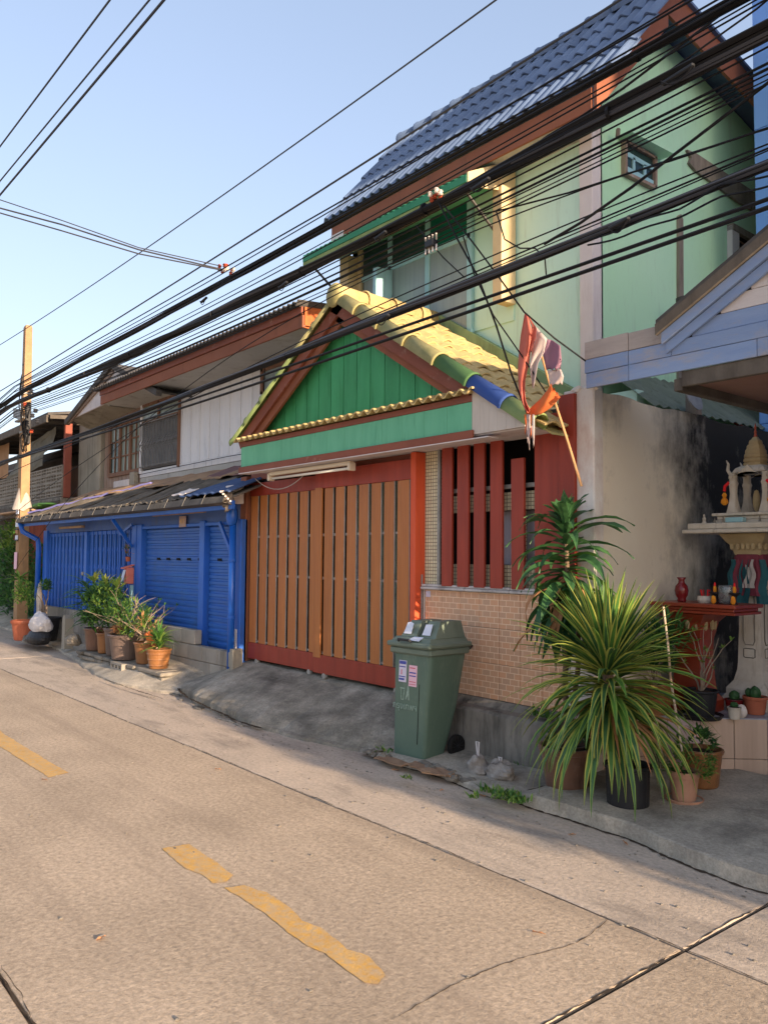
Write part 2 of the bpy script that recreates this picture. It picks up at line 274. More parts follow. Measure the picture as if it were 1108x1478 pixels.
# garden wall: cream render with black mould that thickens towards the back and the coping
def mould_wall():
    m = mat('mouldy_render', S(232, 220, 200), S(218, 206, 184), 1.2, rough=0.92, bump=0.2, bscale=22)
    n = m.node_tree; L = n.links
    p = [x for x in n.nodes if x.type == 'BSDF_PRINCIPLED'][0]
    src = p.inputs['Base Color'].links[0].from_socket
    geo = n.nodes.new('ShaderNodeNewGeometry'); sp = n.nodes.new('ShaderNodeSeparateXYZ'); L.new(geo.outputs['Position'], sp.inputs[0])
    def mth(op, a_, b_):
        x = n.nodes.new('ShaderNodeMath'); x.operation = op
        for i_, v in ((0, a_), (1, b_)):
            if isinstance(v, (int, float)): x.inputs[i_].default_value = v
            else: L.new(v, x.inputs[i_])
        return x.outputs[0]
    def nz(sc_, st, d=7):
        mp = n.nodes.new('ShaderNodeMapping'); mp.inputs['Scale'].default_value = st; L.new(geo.outputs['Position'], mp.inputs[0])
        t = n.nodes.new('ShaderNodeTexNoise'); t.inputs['Scale'].default_value = sc_; t.inputs['Detail'].default_value = d; t.inputs['Roughness'].default_value = 0.68
        L.new(mp.outputs[0], t.inputs['Vector']); return t.outputs[0]
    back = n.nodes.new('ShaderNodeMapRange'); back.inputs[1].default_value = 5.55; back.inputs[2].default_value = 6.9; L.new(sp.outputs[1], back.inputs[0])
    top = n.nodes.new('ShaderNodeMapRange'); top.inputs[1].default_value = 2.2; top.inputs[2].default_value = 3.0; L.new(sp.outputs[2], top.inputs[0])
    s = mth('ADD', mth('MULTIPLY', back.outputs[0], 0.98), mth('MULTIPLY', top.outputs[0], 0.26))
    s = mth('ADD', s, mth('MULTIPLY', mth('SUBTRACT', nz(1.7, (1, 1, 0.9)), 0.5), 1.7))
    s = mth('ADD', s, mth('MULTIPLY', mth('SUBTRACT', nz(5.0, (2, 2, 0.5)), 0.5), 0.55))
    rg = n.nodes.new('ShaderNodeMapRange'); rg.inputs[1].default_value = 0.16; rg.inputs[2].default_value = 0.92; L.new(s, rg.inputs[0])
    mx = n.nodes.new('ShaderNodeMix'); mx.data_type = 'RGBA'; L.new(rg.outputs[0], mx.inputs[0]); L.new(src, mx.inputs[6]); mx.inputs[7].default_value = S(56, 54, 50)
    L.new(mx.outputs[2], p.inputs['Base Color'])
mould_wall()
def peeled():
    m = mat('peeled_paint', S(226, 222, 214), S(210, 204, 196), 3, rough=0.9, bump=0.4, bscale=18, grime=S(176, 152, 140), gamt=0.55, gscale=4, gstretch=(1, 1, 0.45))
peeled()
# printed brick pattern on the low-wall tiles (print only; the tile itself is geometry)
def brick_tile():
    m = MATS['brick_print_tile']; n = m.node_tree; L = n.links
    p = [x for x in n.nodes if x.type == 'BSDF_PRINCIPLED'][0]
    geo = n.nodes.new('ShaderNodeNewGeometry'); sp = n.nodes.new('ShaderNodeSeparateXYZ'); cb = n.nodes.new('ShaderNodeCombineXYZ')
    L.new(geo.outputs['Position'], sp.inputs[0]); L.new(sp.outputs[0], cb.inputs[0]); L.new(sp.outputs[2], cb.inputs[1])
    b = n.nodes.new('ShaderNodeTexBrick'); L.new(cb.outputs[0], b.inputs['Vector'])
    b.inputs['Scale'].default_value = 1.0; b.inputs['Brick Width'].default_value = 0.088; b.inputs['Row Height'].default_value = 0.0485
    b.inputs['Mortar Size'].default_value = 0.0035; b.inputs['Mortar Smooth'].default_value = 0.1; b.inputs['Bias'].default_value = -0.1
    b.inputs['Color1'].default_value = S(222, 168, 130); b.inputs['Color2'].default_value = S(204, 164, 134); b.inputs['Mortar'].default_value = S(240, 206, 170)
    nz = n.nodes.new('ShaderNodeTexNoise'); nz.inputs['Scale'].default_value = 60
    mx = n.nodes.new('ShaderNodeMix'); mx.data_type = 'RGBA'; mx.blend_type = 'MULTIPLY'; mx.inputs[0].default_value = 0.5
    mr = n.nodes.new('ShaderNodeMapRange'); mr.inputs[3].default_value = 0.7; mr.inputs[4].default_value = 1.3; L.new(nz.outputs[0], mr.inputs[0])
    cc = n.nodes.new('ShaderNodeCombineColor')
    for k in range(3): L.new(mr.outputs[0], cc.inputs[k])
    L.new(b.outputs[0], mx.inputs[6]); L.new(cc.outputs[0], mx.inputs[7]); L.new(mx.outputs[2], p.inputs['Base Color'])
brick_tile()
def mosaic():
    m = MATS['cream_mosaic']; n = m.node_tree; L = n.links
    p = [x for x in n.nodes if x.type == 'BSDF_PRINCIPLED'][0]
    geo = n.nodes.new('ShaderNodeNewGeometry'); sp = n.nodes.new('ShaderNodeSeparateXYZ'); cb = n.nodes.new('ShaderNodeCombineXYZ')
    ad = n.nodes.new('ShaderNodeMath'); ad.operation = 'ADD'
    L.new(geo.outputs['Position'], sp.inputs[0]); L.new(sp.outputs[0], ad.inputs[0]); L.new(sp.outputs[1], ad.inputs[1])
    L.new(ad.outputs[0], cb.inputs[0]); L.new(sp.outputs[2], cb.inputs[1])
    b = n.nodes.new('ShaderNodeTexBrick'); L.new(cb.outputs[0], b.inputs['Vector']); b.offset = 0.0
    b.inputs['Scale'].default_value = 1.0; b.inputs['Brick Width'].default_value = 0.032; b.inputs['Row Height'].default_value = 0.032
    b.inputs['Mortar Size'].default_value = 0.003
    b.inputs['Color1'].default_value = S(232, 224, 190); b.inputs['Color2'].default_value = S(214, 206, 172); b.inputs['Mortar'].default_value = S(120, 112, 92)
    L.new(b.outputs[0], p.inputs['Base Color'])
mosaic()

# ------------------------------------------------------------------ object helpers
WL = {}
def tagit(o, label=None, cat=None, group=None, kind=None):
    if label: o['label'] = label
    if cat: o['category'] = cat
    if group: o['group'] = group
    if kind: o['kind'] = kind
    return o
def thing(name, label, cat, loc=(0, 0, 0), group=None):
    o = bpy.data.objects.new(name, None); COL.objects.link(o); o.location = loc; o.empty_display_size = 0.1
    WL[o] = Vector(loc); return tagit(o, label, cat, group)
def struct(name, loc=(0, 0, 0)):
    o = bpy.data.objects.new(name, None); COL.objects.link(o); o.location = loc; WL[o] = Vector(loc)
    o['kind'] = 'structure'; return o
def meshdata(name, verts, faces, mats, fmi=None, smooth=False):
    me = bpy.data.meshes.new(name); me.from_pydata([tuple(v) for v in verts], [], faces)
    for m in (mats if isinstance(mats, (list, tuple)) else [mats]): me.materials.append(MATS[m])
    if fmi: me.polygons.foreach_set('material_index', fmi)
    if smooth: me.polygons.foreach_set('use_smooth', [True] * len(me.polygons))
    me.update(); return me
class MB:
    def __init__(s): s.v = []; s.f = []; s.m = []
    def add(s, vs, fs, mi=0):
        b = len(s.v); s.v += [Vector(x) for x in vs]; s.f += [tuple(b + i for i in f) for f in fs]; s.m += [mi] * len(fs); return s
    def box(s, x0, x1, y0, y1, z0, z1, mi=0, bev=0.0, xf=None):
        if x0 > x1: x0, x1 = x1, x0
        if y0 > y1: y0, y1 = y1, y0
        if z0 > z1: z0, z1 = z1, z0
        b = min(bev, (x1 - x0) * .3, (y1 - y0) * .3, (z1 - z0) * .3)
        if b <= 0:
            vs = [(x, y, z) for z in (z0, z1) for y in (y0, y1) for x in (x0, x1)]
            fs = [(0, 2, 3, 1), (4, 5, 7, 6), (0, 1, 5, 4), (2, 6, 7, 3), (0, 4, 6, 2), (1, 3, 7, 5)]
        else:
            vs = []; 
            for z, y, x in [(z, y, x) for z in (0, 1) for y in (0, 1) for x in (0, 1)]:
                X = (x0, x1)[x]; Yv = (y0, y1)[y]; Zv = (z0, z1)[z]; sx = (1, -1)[x]; sy = (1, -1)[y]; sz = (1, -1)[z]
                vs += [(X, Yv + sy * b, Zv + sz * b), (X + sx * b, Yv, Zv + sz * b), (X + sx * b, Yv + sy * b, Zv)]
            def c(x, y, z): return (z * 4 + y * 2 + x) * 3
            fs = []
            for s_ in (0, 1):
                q = [c(s_, 0, 0), c(s_, 1, 0), c(s_, 1, 1), c(s_, 0, 1)]; fs.append(q if s_ else q[::-1])
                q = [c(0, s_, 0) + 1, c(1, s_, 0) + 1, c(1, s_, 1) + 1, c(0, s_, 1) + 1]; fs.append(q[::-1] if s_ else q)
                q = [c(0, 0, s_) + 2, c(1, 0, s_) + 2, c(1, 1, s_) + 2, c(0, 1, s_) + 2]; fs.append(q if s_ else q[::-1])
            for y in (0, 1):
                for z in (0, 1):
                    fs.append((c(0, y, z) + 1, c(1, y, z) + 1, c(1, y, z) + 2, c(0, y, z) + 2))
            for x in (0, 1):
                for z in (0, 1): fs.append((c(x, 0, z), c(x, 1, z), c(x, 1, z) + 2, c(x, 0, z) + 2))
                for y in (0, 1): fs.append((c(x, y, 0), c(x, y, 1), c(x, y, 1) + 1, c(x, y, 0) + 1))
            for x in (0, 1):
                for y in (0, 1):
                    for z in (0, 1): fs.append((c(x, y, z), c(x, y, z) + 1, c(x, y, z) + 2))
        if xf: vs = [xf @ Vector(v) for v in vs]
        return s.add(vs, fs, mi)
    def beam(s, p, q, w, h, mi=0, up=(0, 0, 1), bev=0.0):      # box from p to q, w wide, h high
        p = Vector(p); q = Vector(q); d = q - p; L_ = d.length; d.normalize(); up = Vector(up)
        sd = d.cross(up).normalized(); u2 = sd.cross(d)
        xf = Matrix((( d.x, sd.x, u2.x, p.x), (d.y, sd.y, u2.y, p.y), (d.z, sd.z, u2.z, p.z), (0, 0, 0, 1)))
        return s.box(0, L_, -w / 2, w / 2, -h / 2, h / 2, mi, bev, xf)
    def tube(s, pts, r, n=8, mi=0, cap=True):
        pts = [Vector(p) for p in pts]; N = len(pts); vs = []; fs = []; prev = None
        for i, p in enumerate(pts):
            d = (pts[min(i + 1, N - 1)] - pts[max(i - 1, 0)])
            if d.length < 1e-9: d = Vector((0, 0, 1))
            d.normalize()
            if prev is None:
                a_ = Vector((0, 0, 1)) if abs(d.z) < 0.9 else Vector((1, 0, 0)); u = d.cross(a_).normalized()
            else: u = (prev - d * prev.dot(d)).normalized()
            prev = u; v_ = d.cross(u); ra = r[i] if isinstance(r, (list, tuple)) else r
            for k in range(n):
                t = 2 * math.pi * k / n; vs.append(p + (u * math.cos(t) + v_ * math.sin(t)) * ra)
        for i in range(N - 1):
            for k in range(n):
                a_, b_ = i * n + k, i * n + (k + 1) % n; fs.append((a_, b_, b_ + n, a_ + n))
        if cap: fs.append(tuple(range(n))[::-1]); fs.append(tuple((N - 1) * n + k for k in range(n)))
        return s.add(vs, fs, mi)
    def lathe(s, prof, c=(0, 0, 0), n=24, mi=0, sq=None, wob=0.0):
        c = Vector(c); vs = []; fs = []; N = len(prof)
        for (r_, z) in prof:
            for k in range(n):
                t = 2 * math.pi * k / n
                if sq: q = 1 / max(abs(math.cos(t)), abs(math.sin(t))); q = 1 + (q - 1) * sq
                else: q = 1
                q *= 1 + wob * math.sin(3 * t + z * 9)
                vs.append(c + Vector((r_ * q * math.cos(t), r_ * q * math.sin(t), z)))
        for i in range(N - 1):
            for k in range(n):
                a_, b_ = i * n + k, i * n + (k + 1) % n; fs.append((a_, b_, b_ + n, a_ + n))
        fs.append(tuple(range(n))[::-1]); fs.append(tuple((N - 1) * n + k for k in range(n)))
        return s.add(vs, fs, mi)
    def prism(s, poly, d, mi=0):       # poly: list of 3D points (planar), d: extrusion vector
        d = Vector(d); P = [Vector(p) for p in poly]; n = len(P)
        fs = [tuple(range(n)), tuple(range(2 * n - 1, n - 1, -1))] + [(i, (i + 1) % n, n + (i + 1) % n, n + i) for i in range(n)]
        return s.add(P + [p + d for p in P], [f[::-1] for f in fs], mi)
    def grid(s, nx, ny, fn, mi=0, thick=None):
        vs = [Vector(fn(i / nx, j / ny)) for j in range(ny + 1) for i in range(nx + 1)]
        fs = [(j * (nx + 1) + i, j * (nx + 1) + i + 1, (j + 1) * (nx + 1) + i + 1, (j + 1) * (nx + 1) + i) for j in range(ny) for i in range(nx)]
        s.add(vs, fs, mi)
        if thick:
            t = Vector(thick); s.add([v + t for v in vs], [f[::-1] for f in fs], mi)
            b = len(s.v) - 2 * len(vs); nv = len(vs); ring = [i for i in range(nx + 1)] + [(j + 1) * (nx + 1) + nx for j in range(ny)] + [ny * (nx + 1) + i for i in range(nx - 1, -1, -1)] + [j * (nx + 1) for j in range(ny - 1, 0, -1)]
            for k in range(len(ring)):
                a_, b_ = ring[k], ring[(k + 1) % len(ring)]; s.f.append((b + b_, b + a_, b + nv + a_, b + nv + b_)); s.m.append(mi)
        return s
    def blob(s, c, rx, ry, rz, n=14, mi=0, amp=0.12, seed=0, flat=0.0):
        rnd = random.Random(seed); ph = [(rnd.uniform(1, 4), rnd.uniform(1, 4), rnd.uniform(0, 6.3), rnd.uniform(0, 6.3)) for _ in range(6)]
        vs = []; fs = []; c = Vector(c); m = n // 2 + 1
        for j in range(m + 1):
            th = math.pi * j / m
            for k in range(n):
                t = 2 * math.pi * k / n; q = 1
                for (f1, f2, p1, p2) in ph: q += amp / 2.2 * math.sin(round(f1) * t + p1) * math.sin(f2 * th * 1.5 + p2)
                z = math.cos(th) * rz * q
                if z < -flat * rz and flat: z = -flat * rz
                vs.append(c + Vector((math.sin(th) * math.cos(t) * rx * q, math.sin(th) * math.sin(t) * ry * q, z)))
        for j in range(m):
            for k in range(n):
                a_, b_ = j * n + k, j * n + (k + 1) % n; fs.append((a_, a_ + n, b_ + n, b_))
        return s.add(vs, fs, mi)
    def leaf(s, base, az, el, L_, wd, droop=0.5, seg=6, mi=0, edge=None, twist=0.0, wave=0.0, fold=0.25, tip=0.0):
        # a long leaf: starts at base heading (az, el), bends down by droop radians; edge: material of the pale margins
        p = Vector(base); cur = el; row = []; h = Vector((math.cos(az), math.sin(az), 0)); side = Vector((-math.sin(az), math.cos(az), 0))
        for i in range(seg + 1):
            t = i / seg; ww = wd * (math.sin(math.pi * min(1, (t * 0.86 + 0.14))) ** 0.55) * (1 - t ** 5 * (1 - tip))
            if i == seg: ww = wd * 0.04
            d = h * math.cos(cur) + Vector((0, 0, 1)) * math.sin(cur); nrm = (-h) * math.sin(cur) + Vector((0, 0, 1)) * math.cos(cur)
            tw = twist * t; sd = side * math.cos(tw) + nrm * math.sin(tw); n2 = nrm * math.cos(tw) - side * math.sin(tw)
            off = n2 * (wave * math.sin(t * 9 + az * 3))
            if edge is None: row.append([p + sd * ww / 2 + n2 * fold * ww + off, p - n2 * 0 + off * 0, p - sd * ww / 2 + n2 * fold * ww - off])
            else: row.append([p + sd * ww / 2 + n2 * fold * ww, p + sd * ww * .27 + n2 * fold * ww * .5, p - sd * ww * .27 + n2 * fold * ww * .5, p - sd * ww / 2 + n2 * fold * ww])
            p = p + d * (L_ / seg); cur -= droop / seg * (0.5 + t)
        k = len(row[0]); b = len(s.v)
        for r_ in row: s.v += r_
        for i in range(seg):
            for j in range(k - 1):
                a_ = b + i * k + j; s.f.append((a_, a_ + 1, a_ + k + 1, a_ + k))
                s.m.append(mi if edge is None or j == 1 else edge)
        return s
    def build(s, name, mats, parent=None, smooth=False, loc=None, **tags):
        if parent is not None: o_ = WL[parent]
        elif loc is not None: o_ = Vector(loc)
        else:
            xs = [v.x for v in s.v]; ys = [v.y for v in s.v]; zs = [v.z for v in s.v]
            o_ = Vector(((min(xs) + max(xs)) / 2, (min(ys) + max(ys)) / 2, min(zs)))
        me = meshdata(name, [v - o_ for v in s.v], s.f, mats, s.m if isinstance(mats, (list, tuple)) else None, smooth)
        ob = bpy.data.objects.new(name, me); COL.objects.link(ob)
        if parent is not None: ob.parent = parent; WL[ob] = Vector(o_)
        else: ob.location = o_; WL[ob] = Vector(o_)
        return tagit(ob, tags.get('label'), tags.get('cat'), tags.get('group'), tags.get('kind'))
def piece(name, me, parent, loc, rot=None, scale=None):
    o = bpy.data.objects.new(name, me); COL.objects.link(o); o.parent = parent; o.location = Vector(loc) - WL[parent]
    if rot is not None: o.rotation_euler = rot
    if scale is not None: o.scale = scale
    WL[o] = Vector(loc); return o
def boxpart(name, m, parent, x0, x1, y0, y1, z0, z1, bev=0.004, **k):
    return MB().box(x0, x1, y0, y1, z0, z1, 0, bev).build(name, m, parent, **k)
def lerp(a_, b_, t): return a_ + (b_ - a_) * t
def polyline(pts, x):       # piecewise linear y(x)
    for (x0, y0), (x1, y1) in zip(pts, pts[1:]):
        if x <= x1: return lerp(y0, y1, max(0, (x - x0) / (x1 - x0)))
    return pts[-1][1]
# ================================================================== GROUND
def wob(x, a_, f, s=0): return a_ * (math.sin(x * f + s) + 0.5 * math.sin(x * f * 2.7 + s * 2 + 1) + 0.3 * math.sin(x * f * 6.1 + s))
ground = MB().grid(8, 8, lambda u, v: (lerp(-400, 300, u), lerp(-300, 400, v), -0.25)).build('ground', 'far_concrete', kind='structure')
road = struct('road', (0, 2, 0))
MB().box(-80, 30, -4.4, 6.0, -0.20, -0.014).build('road_base', 'dark_crack', road)
def slab(x0, x1, ya, yb, m, seed, zt=0.0, n=None):     # ya, yb: functions of x giving the uneven long edges
    n = n or max(4, int((x1 - x0) / 0.35)); g = 0.009; b = 0.006; mb = MB()
    def e(j, x):
        yl, yh = ya(x) + g, yb(x) - g
        return [(yl, -0.12), (yl, -b), (yl + b, 0), (yh - b, 0), (yh, -b), (yh, -0.12)][j]
    X = [x0 + g + 0.0] + [x0 + g + b] + [lerp(x0 + g + b, x1 - g - b, i / n) for i in range(1, n)] + [x1 - g - b, x1 - g]
    vs = []; 
    for i, x in enumerate(X):
        for j in range(6):
            y, z = e(j, x)
            if i in (0, len(X) - 1): z = min(z, -b)
            vs.append((x + (wob(y, 0.004, 5, seed) if i in (0, 1, len(X) - 2, len(X) - 1) else 0), y, z + zt))
    fs = [(i * 6 + j, (i + 1) * 6 + j, (i + 1) * 6 + j + 1, i * 6 + j + 1) for i in range(len(X) - 1) for j in range(5)]
    fs += [tuple(range(5, -1, -1)), tuple((len(X) - 1) * 6 + j for j in range(6))]
    return mb.add(vs, fs).build('concrete_slab', m, road)
J0 = lambda x: 0.93 + wob(x, 0.004, 2.1, 3)
J1 = lambda x: 3.25 + wob(x, 0.005, 1.9, 1)
LOW = lambda x: -1.4
FAR = lambda x: -4.2
K = lambda x: 6.0
for (xa, xb) in ((-62, -44), (-44, -28), (-28, -13.9), (-13.9, -1.94), (-1.94, 9), (9, 22)):
    slab(xa, xb, FAR, LOW, 'road_concrete', 1); slab(xa, xb, LOW, J0, 'road_concrete', 2)
    slab(xa, xb, J0, J1, 'road_concrete', 3)
    slab(xa, xb, J1, K, 'gutter_concrete', 4)
# long shallow cracks (narrow open splits)
def crack(pts, wd, name='crack', par=road, z=0.002, seed=0):
    rnd = random.Random(seed); mb = MB(); P = []
    for (a_, b_) in zip(pts, pts[1:]):
        n = max(2, int((Vector(b_) - Vector(a_)).length / 0.03))
        for i in range(n): P.append(Vector(a_).lerp(Vector(b_), i / n))
    P.append(Vector(pts[-1])); row = []
    off = 0
    for i, p in enumerate(P):
        d = (P[min(i + 1, len(P) - 1)] - P[max(0, i - 1)]).normalized(); nrm = Vector((-d.y, d.x, 0)); off = off * 0.8 + rnd.uniform(-0.006, 0.006)
        ww = wd * rnd.uniform(0.2, 1.0) * (0.25 if i in (0, len(P) - 1) else 1)
        row.append((p + nrm * (off + ww / 2), p + nrm * (off - ww / 2)))
    vs = [Vector((q.x, q.y, q.z + z)) for r_ in row for q in r_]
    mb.add(vs, [(2 * i, 2 * i + 1, 2 * i + 3, 2 * i + 2) for i in range(len(P) - 1)])
    return mb.build(name, 'dark_crack', par)
def zg(px, py): p = UZ(px, py, 0); return (p.x, p.y, 0)
crack([zg(878, 1328), zg(850, 1350), zg(830, 1362), zg(775, 1380), zg(745, 1386), zg(700, 1400), zg(650, 1424), zg(575, 1468)], 0.007, seed=1)
crack([zg(0, 1395), zg(30, 1440), zg(52, 1478)], 0.004, seed=2)
crack([(-1.94, y_, 0) for y_ in (.95, 1.6, 2.3, 2.9, 3.24)], 0.014, seed=21, z=.0015); crack([(-1.94, y_, 0) for y_ in (3.26, 3.6, 4.0, 4.12)], 0.010, seed=22, z=.0015)
crack([(x_, J1(x_), 0) for x_ in np.arange(-24, 2, .8)], 0.009, seed=23, z=.0015); crack([(x_, J0(x_), 0) for x_ in np.arange(-8, 0, .8)], 0.010, seed=24, z=.0015)
# painted centre dashes, edges worn ragged
def dash(poly, seed):
    rnd = random.Random(seed); P = [Vector(zg(*p)) for p in poly]; Q = []
    for i in range(len(P)):
        a_, b_ = P[i], P[(i + 1) % len(P)]; n = max(2, int((b_ - a_).length / 0.03)); d = (b_ - a_).normalized(); nrm = Vector((-d.y, d.x, 0)); off = 0
        for k in range(n):
            off = off * 0.5 + rnd.uniform(-0.004, 0.004); Q.append(a_.lerp(b_, k / n) + nrm * off * (0 if k == 0 else 1))
    c = sum(Q, Vector()) / len(Q); n = len(Q)
    import bmesh
    bm = bmesh.new(); vsb = [bm.verts.new((q.x, q.y, 0.004)) for q in Q]; f = bm.faces.new(vsb); bmesh.ops.triangulate(bm, faces=[f])
    if sum((x.normal.z for x in bm.faces)) < 0: bmesh.ops.reverse_faces(bm, faces=bm.faces[:])
    vv = [v.co.copy() for v in bm.verts]; ff = [tuple(v.index for v in x.verts) for x in bm.faces]; bm.verts.index_update(); ff = [tuple(v.index for v in x.verts) for x in bm.faces]; bm.free()
    MB().add(vv, ff).build('painted_dash', 'road_paint', road)
dash([(-80, 1010), (-50, 1006), (5, 1060), (76, 1103), (99, 1116), (70, 1123), (50, 1110), (0, 1078)], 1)
dash([(234, 1226), (272, 1219), (300, 1238), (337, 1264), (326, 1274), (306, 1276), (288, 1262), (270, 1256)], 2)
dash([(323, 1283), (352, 1279), (386, 1290), (420, 1313), (436, 1331), (462, 1340), (486, 1358), (500, 1372), (532, 1382), (556, 1410), (546, 1422), (526, 1420), (498, 1401), (470, 1378), (436, 1362), (410, 1342), (380, 1318), (352, 1300)], 3)
# leaves and grit lying on the road
gm = MB(); rnd = random.Random(5)
for i in range(420):
    x = rnd.uniform(-11, -1.6); y = rnd.choice([rnd.uniform(3.2, 4.2), rnd.gauss(4.02, 0.12), rnd.uniform(0.9, 4)]); r_ = rnd.uniform(0.003, 0.010)
    gm.blob((x, y, r_ * .4 + .001), r_ * rnd.uniform(.8, 1.8), r_, r_ * .5, n=5, amp=0, seed=i)
gm.build('grit', 'stone_slab', kind='stuff', label='grit and crumbs of concrete scattered along the kerb side of the road', cat='grit')
lf = MB()
for (px, py) in ((140, 1358), (310, 1110), (768, 1345), (800, 1165), (905, 1220), (490, 1045), (700, 1150), (60, 1125), (820, 1205), (640, 1140), (575, 1112)):
    p = UZ(px, py, 0.006); lf.leaf(p, rr(0, 6), 0.1, rr(.04, .08), rr(.012, .022), 0.2, 3, wave=0.004)
lf.build('fallen_leaf', 'leaf_dry', kind='stuff', label='dry brown leaves dropped on the road surface', cat='leaves')

# pavement: height map with uneven front edge
EDGE = [(-60, 5.2), (-18, 5.0), (-16, 4.85), (-14.4, 4.62), (-13, 4.42), (-12, 4.22), (-10.9, 4.06), (-10.2, 4.03), (-9.4, 4.2), (-9.0, 4.35), (-5.6, 4.36), (-5.3, 4.26), (-5.0, 4.27), (-4.7, 4.31), (-4.3, 4.26), (-4.0, 4.2), (-3.72, 4.3), (-3.3, 4.27), (-2.8, 4.24), (-2.4, 4.16), (-2.0, 4.12), (-1.0, 4.1), (12, 4.1)]
def pz(x, y):       # ground level behind the kerb
    e_ = polyline(EDGE, x); t = max(0, y - e_)
    base = polyline([(-60, .05), (-12, .03), (-9.4, .035), (-5.6, .03), (-5.2, .045), (-4, .05), (-3.72, .045), (12, .045)], x)
    rise = polyline([(-60, .24), (-9.4, .26), (-8.9, .10), (-4.0, .05), (-3.6, .075), (12, .07)], x)
    return base + rise * min(t, 0.75) / 0.75 * (1 if t < .75 else 1)
pm = MB(); xs = [-60, -40, -30, -24, -20] + list(np.arange(-18, 0.01, 0.12)) + [3, 8, 12]
rows = []
for x in xs:
    e_ = polyline(EDGE, x) + wob(x, 0.012, 7, 2); r_ = [(x, e_, -0.03), (x, e_ + 0.004, pz(x, e_) * .7), (x, e_ + 0.02, pz(x, e_ + .02))]
    for k in range(1, 13): y = lerp(e_ + .02, 9.0, (k / 12) ** 1.7); r_.append((x, y, pz(x, y) + wob(x + y * 1.7, 0.004, 3.3, y)))
    rows.append(r_)
k = len(rows[0]); pm.add([v for r_ in rows for v in r_], [((i) * k + j, (i + 1) * k + j, (i + 1) * k + j + 1, i * k + j + 1) for i in range(len(rows) - 1) for j in range(k - 1)])
pave = pm.build('pavement', 'pavement_concrete', kind='structure')
# split kerb crust on the left stretch and broken kerb stones beside the bin
crack([UZ(152, 981, .05), UZ(175, 990, .05), UZ(206, 1000, .04), UZ(236, 1009, .04)], 0.03, par=pave, seed=4, z=0.004)
def rock(name, m, par, c, rx, ry, rz, seed, **t): return MB().blob(c, rx, ry, rz, n=9, amp=.22, seed=seed, flat=.6).build(name, m, par, **t)
for i in range(22):
    x = rr(-5.5, -4.2); y = polyline(EDGE, x) + rr(-.05, .07); rock('kerb_stone', 'stone_slab', pave, (x, y, .035 + rr(0, .02)), rr(.03, .09), rr(.02, .05), rr(.015, .035), i)
crack([(-9.32, 4.42, .06), (-9.05, 4.31, .06), (-8.62, 4.20, .05), (-8.1, 4.13, .05), (-7.6, 4.08, .04), (-7.2, 4.05, .03), (-6.75, 4.06, .03)], 0.05, par=pave, seed=14, z=0.0)
for i in range(9):
    x = rr(-9.3, -6.9); y = polyline([(-9.3, 4.34), (-8.6, 4.18), (-7.6, 4.06), (-6.75, 4.02)], x) + rr(-.04, .0); rock('kerb_stone', 'plinth_concrete', pave, (x, y, .006), rr(.05, .12), rr(.02, .04), rr(.008, .016), 90 + i)
# slab of newer concrete on the right with a clean thick edge
sm = MB(); XE = list(np.arange(-3.75, 1.3, 0.1)); rows = []
for i, x in enumerate(XE):
    e_ = polyline(EDGE, x) - 0.015 + wob(x, .012, 5, 4); z0 = .055 + (0.02 if i else 0)
    r_ = [(x, e_, 0.0), (x, e_ + .006, z0 + .01)] + [(x, lerp(e_ + .02, 5.75, t), z0 + .015 + .06 * t + wob(x * 1.3 + t * 4, .004, 3)) for t in (0, .1, .25, .45, .7, 1)]
    rows.append(r_)
k = len(rows[0]); sm.add([v for r_ in rows for v in r_], [((i) * k + j, (i + 1) * k + j, (i + 1) * k + j + 1, i * k + j + 1) for i in range(len(rows) - 1) for j in range(k - 1)] + [tuple(range(k))])
apr = sm.build('apron', 'pavement_concrete', kind='structure')
crack([(x, polyline(EDGE, x) - .028 + wob(x, .012, 5, 4), .001) for x in np.arange(-3.75, -.6, .12)], .034, par=apr, seed=31, z=.003)
crack([(-3.72, 4.30, .09), (-3.68, 4.6, .10), (-3.70, 4.8, .11)], .02, par=apr, seed=32, z=.0); crack([(x, polyline(EDGE, x) - .012, .001) for x in np.arange(-5.5, -3.75, .12)], .03, par=pave, seed=33, z=.003)
# ramp in front of the gate
RE = [(-9.3, 4.42), (-9.0, 4.33), (-8.6, 4.24), (-8.0, 4.16), (-7.4, 4.11), (-6.8, 4.09), (-6.3, 4.14), (-5.9, 4.2), (-5.5, 4.32), (-5.3, 4.5)]
rm = MB(); rows = []
for i in range(60):
    x = lerp(-9.3, -5.3, i / 59); e_ = polyline(RE, x) + wob(x, .015, 9, 5); xl = (x + 9.3)
    lip = polyline([(-9.3, .10), (-8.6, .13), (-7.4, .10), (-6.6, .04), (-5.3, .03)], x); r_ = [(x, e_, -.02), (x, e_ + .012, lip * .75), (x, e_ + .05, lip)]
    topz = polyline([(-9.3, .24), (-8.7, .41), (-5.75, .41), (-5.3, .30)], x)
    for t in (.1, .2, .35, .5, .65, .8, .9, 1): r_.append((x, lerp(e_ + .05, 5.06, t), lerp(lip, topz, min(1, t * 1.08) ** 0.85) + wob(x * 1.1 + t * 2, .004, 2.2)))
    rows.append(r_)
k = len(rows[0]); rm.add([v for r_ in rows for v in r_], [((i) * k + j, (i + 1) * k + j, (i + 1) * k + j + 1, i * k + j + 1) for i in range(len(rows) - 1) for j in range(k - 1)])
rm.add([(r_[0][0], r_[j][1], r_[j][2]) for r_ in (rows[-1],) for j in range(k)] + [(rows[-1][0][0], 5.06, -.02)], [tuple(range(k + 1))])
rm.add([(rows[0][j][0], rows[0][j][1], rows[0][j][2]) for j in range(k)] + [(rows[0][0][0], 5.06, -.02)], [tuple(range(k, -1, -1))])
rm.build('entrance_ramp', 'ramp_concrete', kind='structure')

